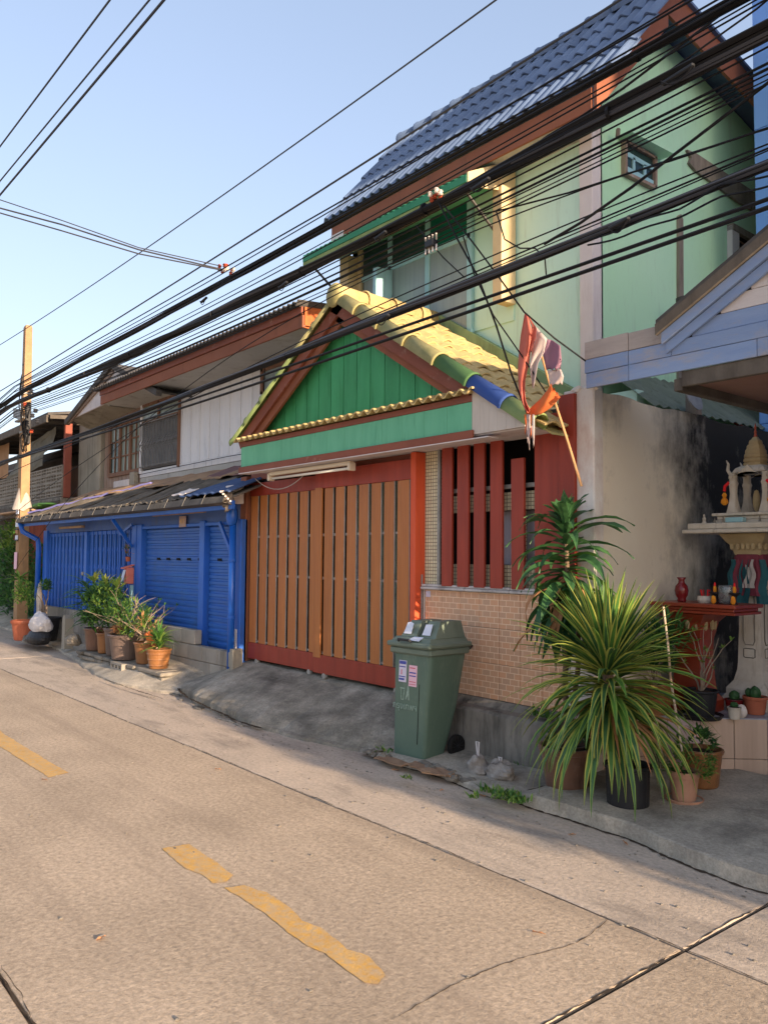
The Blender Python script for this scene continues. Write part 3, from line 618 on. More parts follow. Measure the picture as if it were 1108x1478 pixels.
# ================================================================== GATE PORCH
porch = thing('gate_porch', 'green gabled gate porch with yellow tiled roof in front of the mint green house', 'porch', (-6.3, 5.0, 0.4))
GX0, GX1, GZ0, GZT = -8.62, -5.70, 0.42, 2.56
# plinth under the tiled wall
pl = MB(); rows = []
for i in range(30):
    x = lerp(-5.75, -3.92, i / 29); t_ = wob(x, .012, 5)
    rows.append([(x, 4.80 + t_, 0), (x, 4.81 + t_ * .6, .2), (x, 4.815, .405 + t_ * .4), (x, 4.84, .43), (x, 4.93, .44), (x, 4.985, .49), (x, 5.15, .49), (x, 5.15, 0)])
k = 8; pl.add([v for r_ in rows for v in r_], [((i) * k + j, (i + 1) * k + j, (i + 1) * k + j + 1, i * k + j + 1) for i in range(29) for j in range(k - 1)] + [tuple(range(k)), tuple(29 * k + j for j in range(k - 1, -1, -1))])
pl.build('plinth', 'plinth_concrete', porch)
boxpart('low_wall', 'old_cement', porch, -5.53, -3.93, 5.006, 5.14, .49, 1.375)
boxpart('wall_trim', 'white_board', porch, -5.535, -5.515, 4.992, 5.006, .49, 1.37, .002)
nx_, nz_ = 7, 3
for i in range(nx_):
    for j in range(nz_):
        x0 = lerp(-5.512, -3.93, i / nx_); x1 = lerp(-5.512, -3.93, (i + 1) / nx_); z0 = lerp(.492, 1.365, j / nz_); z1 = lerp(.492, 1.365, (j + 1) / nz_)
        boxpart('wall_tile', 'brick_print_tile', porch, x0 + .0015, x1 - .0015, 4.996 + rr(0, .0015), 5.007, z0 + .0015, z1 - .0015, .0015)
MB().box(-5.50, -5.44, 4.993, 4.996, 1.30, 1.355).build('wall_sticker', 'sticker_white', porch)
sill = MB(); 
for (a_, b_) in ((-5.54, -4.98), (-4.98, -4.47), (-4.47, -3.92)): sill.box(a_ + .002, b_ - .002, 4.955, 5.13, 1.368, 1.392, 0, .006).box(a_ + .002, b_ - .002, 4.97, 5.12, 1.394, 1.415, 0, .005)
sill.build('sill', 'white_sill', porch)
# posts
boxpart('gate_post', 'red_post', porch, -5.62, -5.548, 4.905, 5.10, .40, 2.62, .004)
boxpart('post_strip', 'steel_grey', porch, -5.546, -5.536, 4.975, 4.99, .42, 1.5, .002)
boxpart('gate_post', 'brown_fascia', porch, -8.80, -8.66, 4.93, 5.10, .40, 2.62, .004)
MB().box(-8.84, -8.72, 4.86, 4.93, .30, .78, 0, .01).build('post_foot', 'white_sill', porch)
boxpart('mosaic_pilaster', 'cream_mosaic', porch, -5.545, -5.36, 5.02, 5.16, 1.415, 2.72, .002)
pp = MB().tube([(-5.335, 5.0, 1.42), (-5.335, 5.0, 2.7)], .018, 8); pp.tube([(-5.30, 5.03, 1.42), (-5.30, 5.03, 2.7)], .010, 6)
pp.build('wall_pipe', 'steel_grey', porch)
# window wall behind the red slats
for (a_, b_, z0, z1) in ((-5.27, -3.95, 1.415, 1.60), (-5.27, -3.95, 2.05, 2.20)): boxpart('mosaic_band', 'cream_mosaic', porch, a_, b_, 5.055, 5.13, z0, z1, .002)
boxpart('mosaic_jamb', 'cream_mosaic', porch, -4.52, -4.42, 5.06, 5.13, 1.60, 2.05, .002)
boxpart('rail', 'steel_grey', porch, -5.30, -3.95, 5.02, 5.045, 2.225, 2.262, .004)
boxpart('curtain', 'curtain', porch, -4.84, -3.95, 5.16, 5.17, 1.60, 2.05, .002)
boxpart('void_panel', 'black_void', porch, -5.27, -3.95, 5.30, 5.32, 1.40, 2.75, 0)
slx = [(637, 659), (661, 683), (686, 707), (709, 736), (737, 771)]
SL = [(U(a_, 760, 4.965).x, U(b_, 760, 4.965).x) for a_, b_ in ((636.8, 651.6), (659.1, 675.4), (682.9, 698.3), (706.8, 724.2), (737.1, 755.5))]
for i, (a_, b_) in enumerate(SL[:5]):
    boxpart('red_slat', 'red_wood', porch, a_, b_, 4.965, 4.992, 1.405, 2.46 if i == 4 else 2.78, .003)
boxpart('red_slat', 'red_wood', porch, U(771, 760, 4.965).x, -3.95, 4.965, 4.992, 1.405, 2.78, .003)
boxpart('corner_board', 'red_wood', porch, -3.945, -3.80, 4.94, 4.975, 1.40, 2.90, .003)
boxpart('corner_board', 'red_wood', porch, -3.82, -3.795, 4.976, 5.10, 1.40, 2.90, .003)
# room behind the gate
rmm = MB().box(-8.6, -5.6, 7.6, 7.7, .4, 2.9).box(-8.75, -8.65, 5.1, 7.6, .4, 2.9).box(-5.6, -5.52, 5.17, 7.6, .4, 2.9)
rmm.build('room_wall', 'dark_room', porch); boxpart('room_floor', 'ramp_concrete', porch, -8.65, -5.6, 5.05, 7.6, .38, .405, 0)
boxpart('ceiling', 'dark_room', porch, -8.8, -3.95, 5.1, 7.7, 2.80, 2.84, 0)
# lintel
boxpart('lintel', 'brown_board', porch, -8.66, -5.70, 4.99, 5.05, 2.57, 2.70, .004)
# fascia & gable, front plane YG
YG = 4.62; A0 = U(347, 683, YG); A1 = U(680, 625, YG)
FX0, FX1 = -8.25, -4.555; FZ0, FZ1 = 2.62, 2.955
boxpart('soffit', 'white_siding', porch, FX0, -3.98, YG + .025, 5.05, 2.625, 2.64, .002)
boxpart('bottom_trim', 'brown_board', porch, FX0 - .01, FX1 + .03, YG - .028, YG + .0, 2.60, 2.67, .006)
boxpart('bottom_trim', 'white_siding', porch, FX0 - .01, FX1 + .2, YG - .026, YG + .10, 2.592, 2.602, .002)
n = 13
for i in range(n):
    a_ = lerp(FX0, FX1, i / n); b_ = lerp(FX0, FX1, (i + 1) / n); boxpart('fascia_board', 'green_panel', porch, a_ + .0008, b_ - .0008, YG, YG + .02, 2.672, 2.90, .001)
boxpart('top_trim', 'brown_board', porch, FX0, FX1 + .005, YG - .006, YG + .02, 2.902, 2.955, .003)
# roof geometry: apex & slopes
AX, AZ = -6.42, 4.24; RX, RZ = -3.92, 2.70; LX, LZ = -8.42, 3.02       # verge line of the tiles (top surface)
sr = (RZ - AZ) / (RX - AX); sl_ = (LZ - AZ) / (LX - AX)
# gable boards: recessed .20 behind the verge
GY = YG + .16
gb0, gb1 = FX0 + .02, FX1; n = 17
for i in range(n):
    a_ = lerp(gb0, gb1, i / n); b_ = lerp(gb0, gb1, (i + 1) / n)
    def top(x): return min(AZ + (x - AX) * sr, AZ + (x - AX) * sl_) - .20
    za, zb = top(a_ + .004), top(b_ - .004)
    pts = [(a_ + .004, 2.93), (b_ - .006, 2.93), (b_ - .006, zb)]
    if a_ < AX < b_: pts.append((AX, top(AX)))
    pts.append((a_ + .004, za))
    if max(za, zb) > 2.95: MB().prism([(x, GY, max(z, 2.935)) for x, z in pts], (0, .022, 0)).build('gable_board', 'green_board', porch)
boxpart('gable_backing', 'black_void', porch, gb0, gb1, GY + .035, GY + .05, 2.93, 3.1, 0)
MB().prism([(gb0, GY + .04, 3.1), (gb1, GY + .04, 3.1), (AX, GY + .04, AZ - .25)], (0, .01, 0)).build('gable_backing', 'black_void', porch)
# barge boards
def barge(x0, z0, x1, z1, dy, th, hh, off):
    mb = MB(); d = Vector((x1 - x0, 0, z1 - z0)).normalized(); nrm = Vector((-d.z, 0, d.x))
    if nrm.z > 0: nrm = -nrm
    p0 = Vector((x0, YG + dy, z0)) + nrm * off; p1 = Vector((x1, YG + dy, z1)) + nrm * off
    mb.prism([p0, p1, p1 + nrm * hh, p0 + nrm * hh], (0, th, 0)); return mb
barge(AX, AZ, -4.52, AZ + (-4.52 - AX) * sr, 0.0, .03, .11, .07).build('barge_board', 'brown_board', porch)
barge(AX, AZ, -4.56, AZ + (-4.56 - AX) * sr, 0.035, .03, .07, .175).build('barge_board', 'brown_fascia', porch)
barge(AX, AZ, LX + .05, AZ + (LX + .05 - AX) * sl_, 0.0, .03, .12, .07).build('barge_board', 'brown_board', porch)
barge(AX, AZ, LX + .2, AZ + (LX + .2 - AX) * sl_, 0.035, .03, .09, .185).build('barge_board', 'brown_fascia', porch)
# underside boards between barge and gable
mb = MB()
for (x1, s_) in ((-4.5, sr), (LX + .1, sl_)):
    p = [(AX, YG + .03, AZ - .13), (x1, YG + .03, AZ + (x1 - AX) * s_ - .13), (x1, 6.0, AZ + (x1 - AX) * s_ - .13), (AX, 6.0, AZ - .13)]
    mb.prism(p, (0, 0, .015))
mb.build('roof_underside', 'brown_fascia', porch)
# white end panel (right)
xe = -4.0; n = 6
for i in range(n):
    a_ = lerp(FX1 + .006, xe, i / n); b_ = lerp(FX1 + .006, xe, (i + 1) / n)
    MB().prism([(a_ + .001, YG - .004, 2.635), (b_ - .001, YG - .004, 2.635), (b_ - .001, YG - .004, AZ + (b_ - AX) * sr - .03), (a_ + .001, YG - .004, AZ + (a_ - AX) * sr - .03)], (0, .02, 0)).build('white_end_board', 'white_board', porch)
MB().prism([(xe, YG + .02, 2.635), (xe, 5.02, 2.635), (xe, 5.02, 2.73), (xe, YG + .02, 2.73)], (.018, 0, 0)).build('end_cheek', 'yellow_tile', porch)
# corrugated strip on the fascia
mb = MB()
def cs(u, v):
    x = lerp(FX0 - .06, FX1 + .07, u); return (x, lerp(YG - .07, GY + .01, v), 2.985 + .05 * v + .020 * math.cos((x) * 2 * math.pi / .125))
mb.grid(34 * 8, 2, cs, thick=(0, 0, -.014)); mb.build('corrugated_strip', 'yellow_tile', porch)
# roof tiles: wavy, laid in courses on the right slope
def wavetile(w_, L_, amp, th, nw=1):
    mb = MB(); mb.grid(8 * nw, 2, lambda u, v: (u * w_, v * L_, amp * (1 - math.cos(u * nw * 2 * math.pi)) * .5 + (1 - v) * .004), thick=(0, 0, -th)); return mb
TW = .20; TL = .30; tm = wavetile(TW, TL, .035, .014)
tile_me = meshdata('roof_tile', tm.v, [f[::-1] for f in tm.f] if False else tm.f, 'yellow_tile', smooth=False)
roof = MB().prism([(AX, YG + .12, AZ - .085), (-3.85, YG + .12, AZ + (-3.85 - AX) * sr - .085), (-3.85, 6.0, AZ + (-3.85 - AX) * sr - .085), (AX, 6.0, AZ - .085)], (0, 0, .015)).build('roof', 'yellow_cap', porch)
dd = Vector((AX - RX, 0, AZ - RZ)).normalized(); length = (Vector((AX, 0, AZ)) - Vector((RX, 0, RZ))).length
ang = math.atan2(dd.z, -dd.x)       # slope angle
# local frame: x across (along Y), y up-slope, z normal
def tile_rot(up, across):
    up = Vector(up).normalized(); ac = Vector(across).normalized(); nn = ac.cross(up)
    return Matrix(((ac.x, up.x, nn.x), (ac.y, up.y, nn.y), (ac.z, up.z, nn.z))).to_euler()
up = dd; ac = Vector((0, 1, 0)); e_ = tile_rot(up, ac); nn = ac.cross(up)
base = Vector((RX + .05, YG + .06, RZ - .07)); ncr = int(length / (TL * .86)) + 1; ncol = 7
tilt = Matrix.Rotation(0.05, 3, ac)
for r_ in range(ncr):
    for c_ in range(ncol):
        p = base + up * (r_ * TL * .86) + ac * (c_ * TW) + nn * (.012 + rr(-.002, .003))
        if r_ == ncr - 1: p -= up * .08
        rot = (Matrix.Rotation(-0.06 + rr(-.012, .012), 3, ac) @ e_.to_matrix()).to_euler()
        piece('roof_tile', tile_me, roof, p, rot)
# left slope sheet
mb = MB().grid(28, 8, lambda u, v: (lerp(AX, LX, v), lerp(YG + .1, 6.0, u), lerp(AZ, LZ, v) - .03 + .015 * math.cos(u * 44) + .01 * ((v * 8) % 1)), thick=(0, 0, -.012))
mb.build('left_roof_slope', 'yellow_tile', porch)
# half-round verge caps and ridge caps
def cap(p, q, r0, m, r1=None, tgt=porch, fl=.02, nm='verge_cap', sq=1.0):
    p = Vector(p); q = Vector(q); d = (q - p).normalized(); r1 = r1 or r0; mb = MB(); sd = d.cross(Vector((0, 0, 1))).normalized(); u2 = sd.cross(d); N = 12
    prof = [(0, r0 * 1.08), (.02, r0 * 1.1), (.04, r0), (1, r1)]
    L_ = (q - p).length; vs = []; 
    for inner in (0, 1):
        for (t, r_) in prof:
            c = p + d * (t * L_ if t > .05 else t)
            for k in range(N + 1):
                a_ = -0.35 + (math.pi + 0.7) * k / N; rr_ = r_ - (.012 if inner else 0); vs.append(c + sd * math.cos(a_) * rr_ + u2 * math.sin(a_) * rr_ * sq)
    M = len(prof); W_ = N + 1; fs = []
    for inner in (0, 1):
        o_ = inner * M * W_
        for i in range(M - 1):
            for k in range(N): f = (o_ + i * W_ + k, o_ + i * W_ + k + 1, o_ + (i + 1) * W_ + k + 1, o_ + (i + 1) * W_ + k); fs.append(f if inner else f[::-1])
    for k in range(N): fs.append((k, k + 1, M * W_ + k + 1, M * W_ + k)); o_ = (M - 1) * W_; fs.append((o_ + k, M * W_ + o_ + k, M * W_ + o_ + k + 1, o_ + k + 1))
    return mb.add(vs, fs).build(nm, m, tgt, smooth=True)
capm = ['yellow_cap', 'yellow_cap', 'yellow_cap', 'yellow_cap', 'green_cap', 'blue_cap', 'olive_cap']
tt = [0, .13, .27, .42, .575, .73, .88, 1.0]
for i in range(7):
    def vp(t): return Vector((lerp(AX + .03, RX + .02, t), YG + .035, lerp(AZ - .02, RZ - .02, t) - .045))
    lab = {4: 'green verge cap', 5: 'blue verge cap', 6: 'olive verge cap'}.get(i)
    o = cap(vp(tt[i + 1]), vp(tt[i] - (.012 if i else 0)), .088, capm[i], .080)
    if lab: o['label'] = lab
for i in range(6):
    t0, t1 = i / 6, (i + 1) / 6
    def vp2(t): return Vector((lerp(AX - .03, LX - .02, t), YG + .035, lerp(AZ - .02, LZ - .02, t) - .045))
    cap(vp2(t1), vp2(t0 - (.01 if i else 0)), .085, 'olive_cap' if i > 1 else 'yellow_cap', .078)
for i in range(4):
    y0 = YG - .03 + i * .36; cap((AX, y0, AZ - .02), (AX, y0 + .37, AZ - .02), .115, 'yellow_tile', .10, nm='ridge_cap')
MB().blob((AX, YG - .03, AZ - .02), .12, .04, .12, n=14, amp=.02).build('ridge_end', 'yellow_cap', porch, smooth=True)

# sliding gates
def gate(x0, x1, yy, nsl, label, lead):
    g = thing('sliding_gate', label, 'gate', ((x0 + x1) / 2, yy, .42), 'sliding slatted gates of the porch')
    ztop = 2.565 if lead else 2.53
    boxpart('top_rail', 'red_wood', g, x0, x1, yy - .018, yy + .018, 2.375, ztop, .004)
    boxpart('bottom_rail', 'red_wood', g, x0, x1, yy - .018, yy + .018, .44, .63, .004)
    for z in (1.43, 1.885): boxpart('cross_rail', 'steel_grey', g, x0 + .01, x1 - .01, yy + .002, yy + .03, z - .014, z + .014, .003)
    boxpart('cross_rail', 'steel_grey', g, x0 + .01, x1 - .01, yy + .002, yy + .03, .64, .66, .003)
    if lead: boxpart('end_stile', 'slat_wood', g, x0 + .004, x0 + .135, yy - .022, yy - .0, .60, 2.385, .003)
    s0 = x0 + (.175 if lead else .02); w_ = (x1 - s0) / nsl
    for i in range(nsl):
        a_ = s0 + i * w_; boxpart('slat', 'slat_wood', g, a_, a_ + w_ * .75 + (0.02 if i == nsl - 1 and lead else 0), yy - .014, yy + .001, .632, 2.373, .0025)
        boxpart('slat_edge', 'steel_grey', g, a_ + w_ * .75 + (0.02 if i == nsl - 1 and lead else 0), a_ + w_ * .75 + .006 + (0.02 if i == nsl - 1 and lead else 0), yy - .012, yy + .001, .632, 2.373, 0)
    for x in (x0 + .2, x1 - .2):
        MB().lathe([(.0, -.02), (.03, -.02), (.035, 0), (.03, .02), (0, .02)], (0, 0, 0), 12).build('roller', 'steel_grey', g).matrix_local = Matrix.Translation(Vector((x, yy, .42)) - WL[g]) @ Matrix.Rotation(math.pi / 2, 4, 'X') @ Matrix.Translation(WL[g])
    return g
gate(-8.63, -7.13, 4.985, 7, 'left slatted wooden sliding gate leaf next to the blue downpipe', False)
gate(-7.18, -5.625, 4.935, 7, 'right slatted wooden sliding gate leaf overlapping the other and meeting the red post', True)
# things seen through the gaps
o = MB().grid(6, 8, lambda u, v: (-6.08 + .12 * u, 5.25 + .02 * math.sin(u * 8), lerp(1.05, 1.95, v))).build('hanging_cloth', 'yellow_cloth'); tagit(o, 'yellow cloth hanging inside seen through the slats of the gate', 'cloth')
o = MB().box(-7.5, -7.3, 5.6, 5.63, 1.2, 1.9, 0, .01).build('notice_board', 'paper'); tagit(o, 'white board leaning inside the porch behind the left gate leaf', 'board')
# fluorescent lamp under the fascia
lamp = thing('fluorescent_lamp', 'long white fluorescent lamp fitting under the green fascia above the gate', 'lamp', (-7.1, 4.72, 2.56))
MB().box(-7.78, -6.28, 4.70, 4.76, 2.545, 2.585, 0, .008).build('lamp_body', 'tube_lamp', lamp)
MB().box(-7.79, -7.75, 4.69, 4.77, 2.49, 2.57, 0, .006).build('lamp_holder', 'tube_lamp', lamp); MB().box(-6.31, -6.27, 4.69, 4.77, 2.49, 2.57, 0, .006).build('lamp_holder', 'tube_lamp', lamp)
MB().tube([(-7.75, 4.73, 2.515), (-6.31, 4.73, 2.515)], .014, 10).build('tube', 'tube_glass', lamp, smooth=True)
def sagline(p, q, sag, n=12): p = Vector(p); q = Vector(q); return [p.lerp(q, i / n) - Vector((0, 0, sag * 4 * (i / n) * (1 - i / n))) for i in range(n + 1)]
MB().tube(sagline((-8.2, 4.78, 2.55), (-7.15, 4.76, 2.52), .14), .005, 5).build('lamp_cord', 'cloth_white', lamp)

# ================================================================== MINT GREEN HOUSE
house = thing('two_storey_house', 'mint green two storey house with blue tiled roof behind the gabled porch', 'house', (-6.2, 7.5, 0))
HX0, HX1, HY = -8.0, -4.38, 6.0
EY, EZ = 5.62, 5.74; RY, RZ2 = 6.74, 7.10; BY, BZ = 8.75, 6.72
mb = MB().prism([(HX0, HY, 0), (HX1, HY, 0), (HX1, HY, 6.02), (HX0, HY, 6.02)], (0, .12, 0)); mb.build('front_wall', 'mint_wall', house)
MB().prism([(HX1, HY, 0), (HX1, 11, 0), (HX1, 11, 6.1), (HX1, BY, 6.62), (HX1, RY, 6.98), (HX1, HY, 6.04)], (-.12, 0, 0)).build('side_wall', 'mint_side', house)
MB().prism([(HX0, HY, 0), (HX0, 11, 0), (HX0, 11, 6.1), (HX0, BY, 6.62), (HX0, RY, 6.98), (HX0, HY, 6.04)], (.12, 0, 0)).build('side_wall', 'mint_side', house)
boxpart('back_wall', 'mint_side', house, HX0, HX1, 11.0, 11.1, 0, 6.1, 0)
MB().box(-4.52, -4.375, 5.965, 6.10, 0, 6.0, 0, .006).build('corner_pilaster', 'pale_stripe', house)
# raw beams on the side wall
def sidepoly(pts, th=.03): return MB().prism([UX(px, py, HX1 + .002) for px, py in pts], (th, 0, 0))
sidepoly([(988, 217), (1002, 223), (1100, 288), (1100, 314), (1060, 291), (1030, 268), (1000, 247), (991, 236), (994, 228)]).build('raw_beam', 'raw_beam', house)
sidepoly([(976, 322), (976, 312), (979, 310), (982, 318), (983, 560), (976, 560)]).build('raw_column', 'raw_beam', house)
# small side window with a hood
wn = sidepoly([(897, 204), (941, 229), (941, 274), (897, 252)], .02).build('window', 'dark_glass', house)
def fr(pts, th=.05, m='window_wood'): return sidepoly(pts, th).build('window_frame', 'weathered_plank', wn)
fr([(897, 203), (941, 228), (941, 232), (897, 207)]); fr([(897, 249), (941, 270), (941, 275), (897, 253)]); fr([(896, 203), (899, 204), (899, 253), (896, 252)]); fr([(939, 228), (942, 229), (942, 275), (939, 274)])
sidepoly([(899, 219), (939, 242), (939, 248), (899, 226)], .035).build('window_bar', 'frame_blue', wn); sidepoly([(899, 240), (939, 262), (939, 271), (899, 249)], .03).build('window_bar', 'frame_blue', wn)
for px, py in ((909, 228), (925, 238)): sidepoly([(px, py), (px + 3, py + 2), (px + 3, py + 20), (px, py + 18)], .035).build('window_bar', 'frame_blue', wn)
sidepoly([(891, 196), (952, 227), (952, 231), (891, 200)], .16).build('window_hood', 'mint_side', house)
MB().tube([UX(891, 197, HX1 + .1), UX(892, 186, HX1 + .1)], .02, 6).build('hook', 'raw_beam', house)
# louvred vent window
vt = sidepoly([(1052, 328), (1110, 362), (1110, 420), (1052, 395)], .02).build('window', 'black_void', house)
sidepoly([(1049, 326), (1059, 331), (1059, 400), (1049, 394)], .06).build('window_frame', 'pale_stripe', vt); sidepoly([(1049, 324), (1110, 358), (1110, 368), (1049, 333)], .07).build('window_frame', 'raw_beam', vt)
for i in range(7): sidepoly([(1060, 346 + i * 9), (1110, 374 + i * 9), (1110, 376 + i * 9), (1060, 348 + i * 9)], .03).build('louvre', 'window_wood', vt)
# roof: battens/fascia/ridge/tiles
hx0, hx1 = -7.92, -4.10
roofh = MB().prism([(hx0, EY, EZ - .03), (hx1, EY, EZ - .03), (hx1, RY, RZ2 - .04), (hx0, RY, RZ2 - .04)], (0, .02, -.03)).build('roof', 'tile_dark', house)
MB().prism([(hx0, RY, RZ2 - .04), (hx1, RY, RZ2 - .04), (hx1, 11.4, BZ - .5), (hx0, 11.4, BZ - .5)], (0, 0, -.04)).build('rear_roof_slope', 'blue_roof_tile', house)
upH = Vector((0, RY - EY, RZ2 - EZ)).normalized(); SLH = Vector((0, RY - EY, RZ2 - EZ)).length; acH = Vector((1, 0, 0))
HTW = .30; HTL = SLH / 4 + .05; tmh = wavetile(HTW, HTL, .045, .016, 2); htile = meshdata('blue_tile', tmh.v, tmh.f, 'blue_roof_tile')
eH = tile_rot(upH, acH).to_matrix(); nnH = acH.cross(upH)
ncolH = int(round((hx1 - hx0) / HTW))
for r_ in range(4):
    for c_ in range(ncolH + 1):
        if c_ == ncolH and False: continue
        p = Vector((hx0 + c_ * HTW - .1, EY - .04, EZ - .03)) + upH * (r_ * (SLH / 4)) + nnH * (.018 + rr(-.002, .002))
        if r_ == 0: pass
        piece('roof_tile', htile, roofh, p, (Matrix.Rotation(-.045, 3, acH) @ eH).to_euler())
for i in range(int((hx1 - hx0) / .33) + 1):
    x = hx0 + i * .33; cap((x, RY, RZ2 + .0), (x + .35, RY, RZ2 + .0), .11, 'blue_roof_tile', .095, tgt=house, nm='ridge_cap')
MB().box(hx0, hx1 - .02, EY - .005, EY + .02, EZ - .26, EZ - .06, 0, .003).build('eave_board', 'brown_fascia', house)
MB().box(hx0 + .1, hx1 - .3, EY + .02, HY, EZ - .24, EZ - .22).build('eave_soffit', 'soffit_white', house)
MB().box(hx0, hx0 + .25, EY - .01, EY + .02, EZ - .30, EZ - .2).build('eave_end', 'white_siding', house)
MB().prism([(hx1, EY, EZ - .28), (hx1, EY, EZ - .02), (hx1, RY, RZ2 + .0), (hx1, RY, RZ2 - .42)], (.03, 0, 0)).build('verge_board', 'brown_fascia', house)
MB().prism([(hx1, RY, RZ2 + .0), (hx1, 11.4, BZ - .45), (hx1, 11.4, BZ - .65), (hx1, RY, RZ2 - .30)], (.03, 0, 0)).build('verge_board', 'brown_fascia', house)
mb = MB()
mb.grid(1, 24, lambda u, v: (lerp(hx1 - .1, hx1 + .07, u), lerp(RY, 11.4, v), lerp(RZ2, BZ - .45, v) + .03 + .02 * (v * 24 % 1)), thick=(0, 0, -.03)); mb.build('verge_tiles', 'blue_roof_tile', house)
# window bay: frame, panes, awning
def fy(pts, y, th, name, m, par): return MB().prism([U(px, py, y) for px, py in pts], (0, th, 0)).build(name, m, par)
bay = MB().prism([(-7.80, 5.985, 4.0), (-5.33, 5.985, 4.0), (-5.33, 5.985, 5.45), (-7.80, 5.985, 5.45)], (0, .012, 0)).build('window_bay', 'mint_wall', house)
MB().box(-5.42, -5.30, 5.78, 5.985, 4.15, 5.62, 0, .004).build('bay_fin', 'beige_frame', bay)
MB().box(-7.97, -7.80, 5.78, 5.985, 3.4, 5.32, 0, .004).build('bay_fin', 'beige_frame', bay)
WB, WM, WT = 4.02, 5.02, 5.40
MB().box(-7.74, -5.88, 5.96, 5.983, WB, WT).build('window_recess', 'dark_glass', house)
win = MB().box(-7.76, -5.86, 5.93, 5.984, 3.98, 4.02, 0, .004).build('window', 'frame_blue', house)
MB().box(-7.80, -5.80, 5.925, 5.984, WT, WT + .1, 0, .004).build('window_frame', 'green_panel', win)
MB().box(-7.80, -7.73, 5.925, 5.984, 4.02, WT, 0, .004).build('window_frame', 'beige_frame', win)
for x in (-7.20, -6.55, -5.90): MB().box(x - .035, x + .035, 5.935, 5.984, 4.02, WT, 0, .004).build('window_frame', 'frame_blue', win)
MB().box(-7.73, -5.88, 5.935, 5.984, WM - .03, WM + .03, 0, .004).build('window_frame', 'frame_blue', win)
for (a_, b_, m) in ((-7.70, -7.24, 'window_film'), (-7.16, -6.59, 'window_film'), (-6.51, -5.94, 'window_film')):
    MB().box(a_, b_, 5.952, 5.958, 4.02, WM - .03).build('pane', m, win)
for (a_, b_, m) in ((-7.70, -7.24, 'dark_glass'), (-7.16, -6.59, 'dark_glass'), (-6.51, -5.94, 'green_reflection_glass')):
    MB().box(a_, b_, 5.952, 5.958, WM + .03, WT).build('pane', m, win)
# opened sash standing out from the wall
MB().box(-7.21, -7.15, 5.70, 5.93, 4.03, 4.98, 0, .004).build('open_sash', 'frame_blue', win)
# awning
aw = thing('window_awning', 'green sheet awning with beige edge over the upper window of the mint green house', 'awning', (-6.8, 5.8, 5.3))
ax0, ax1 = -8.15, -5.36; awY = 5.36
mb = MB().grid(60, 2, lambda u, v: (lerp(ax0, ax1, u), lerp(awY, 5.98, v), lerp(5.30, 5.62, v) + .008 * math.cos(u * 60 * math.pi)), thick=(0, 0, -.006)); mb.build('awning_sheet', 'awning_green', aw)
MB().box(ax0, ax1, awY + .0, awY + .025, 5.16, 5.215, 0, .003).build('front_board', 'olive_cap', aw); MB().box(ax0, ax1, awY - .004, awY + .02, 5.218, 5.29, 0, .003).build('front_edge', 'awning_green', aw)
MB().prism([(ax1, awY, 5.17), (ax1, awY, 5.31), (ax1, 5.98, 5.62), (ax1, 5.98, 5.30)], (.02, 0, 0)).build('side_board', 'beige_frame', aw)
for x in (ax0 + .1, ax1 - .08):
    MB().beam((x, awY + .03, 5.20), (x, 5.96, 4.80), .02, .02).build('bracket', 'dark_corrugated', aw)
    MB().beam((x, awY + .03, 5.24), (x, 5.97, 5.52), .04, .05).build('rafter', 'window_wood', aw)
MB().prism([(ax0 + .05, awY + .05, 5.20), (ax1 - .03, awY + .05, 5.20), (ax1 - .03, 5.96, 5.42), (ax0 + .05, 5.96, 5.42)], (0, 0, -.01)).build('underside', 'green_panel', aw)
# flashing where porch roof meets the wall
def zr(x): return AZ + (x - AX) * sr
MB().prism([(AX + .1, 5.90, zr(AX + .1) - .03), (-3.78, 5.90, zr(-3.78) - .03), (-3.78, 5.90, zr(-3.78) + .09), (AX + .1, 5.90, zr(AX + .1) + .09)], (0, .095, 0)).build('roof_flashing', 'flashing', house)
boxpart('side_return_wall', 'mint_wall', house, HX1, -3.96, 6.0, 6.1, 0, 3.1, 0)
# ================================================================== BLUE SHOPHOUSE (left)
shop = thing('blue_shop', 'low blue shop with closed shutters and a folding gate under a worn grey lean-to roof', 'shop', (-12.5, 5.1, .2))
SY = 5.0; SX0, SX1 = -16.55, -8.86; SZ = .22
BX = [-16.5, -12.12, -9.80]
# frame posts and lintel
boxpart('fascia', 'shop_fascia', shop, SX0, SX1, SY - .01, SY + .09, 2.07, 2.34, .003)
boxpart('fascia_trim', 'shop_blue', shop, -12.2, SX1, SY - .035, SY - .012, 2.05, 2.09, .003)
for (a_, b_) in ((-16.58, -16.36), (-12.20, -12.02), (-11.99, -11.83), (-9.92, -9.78), (-8.93, -8.80)):
    boxpart('post', 'shop_blue', shop, a_, b_, SY - .05, SY + .08, SZ, 2.12, .006)
boxpart('back_panel', 'black_void', shop, SX0, SX1, SY + .16, SY + .2, .2, 2.3, 0)
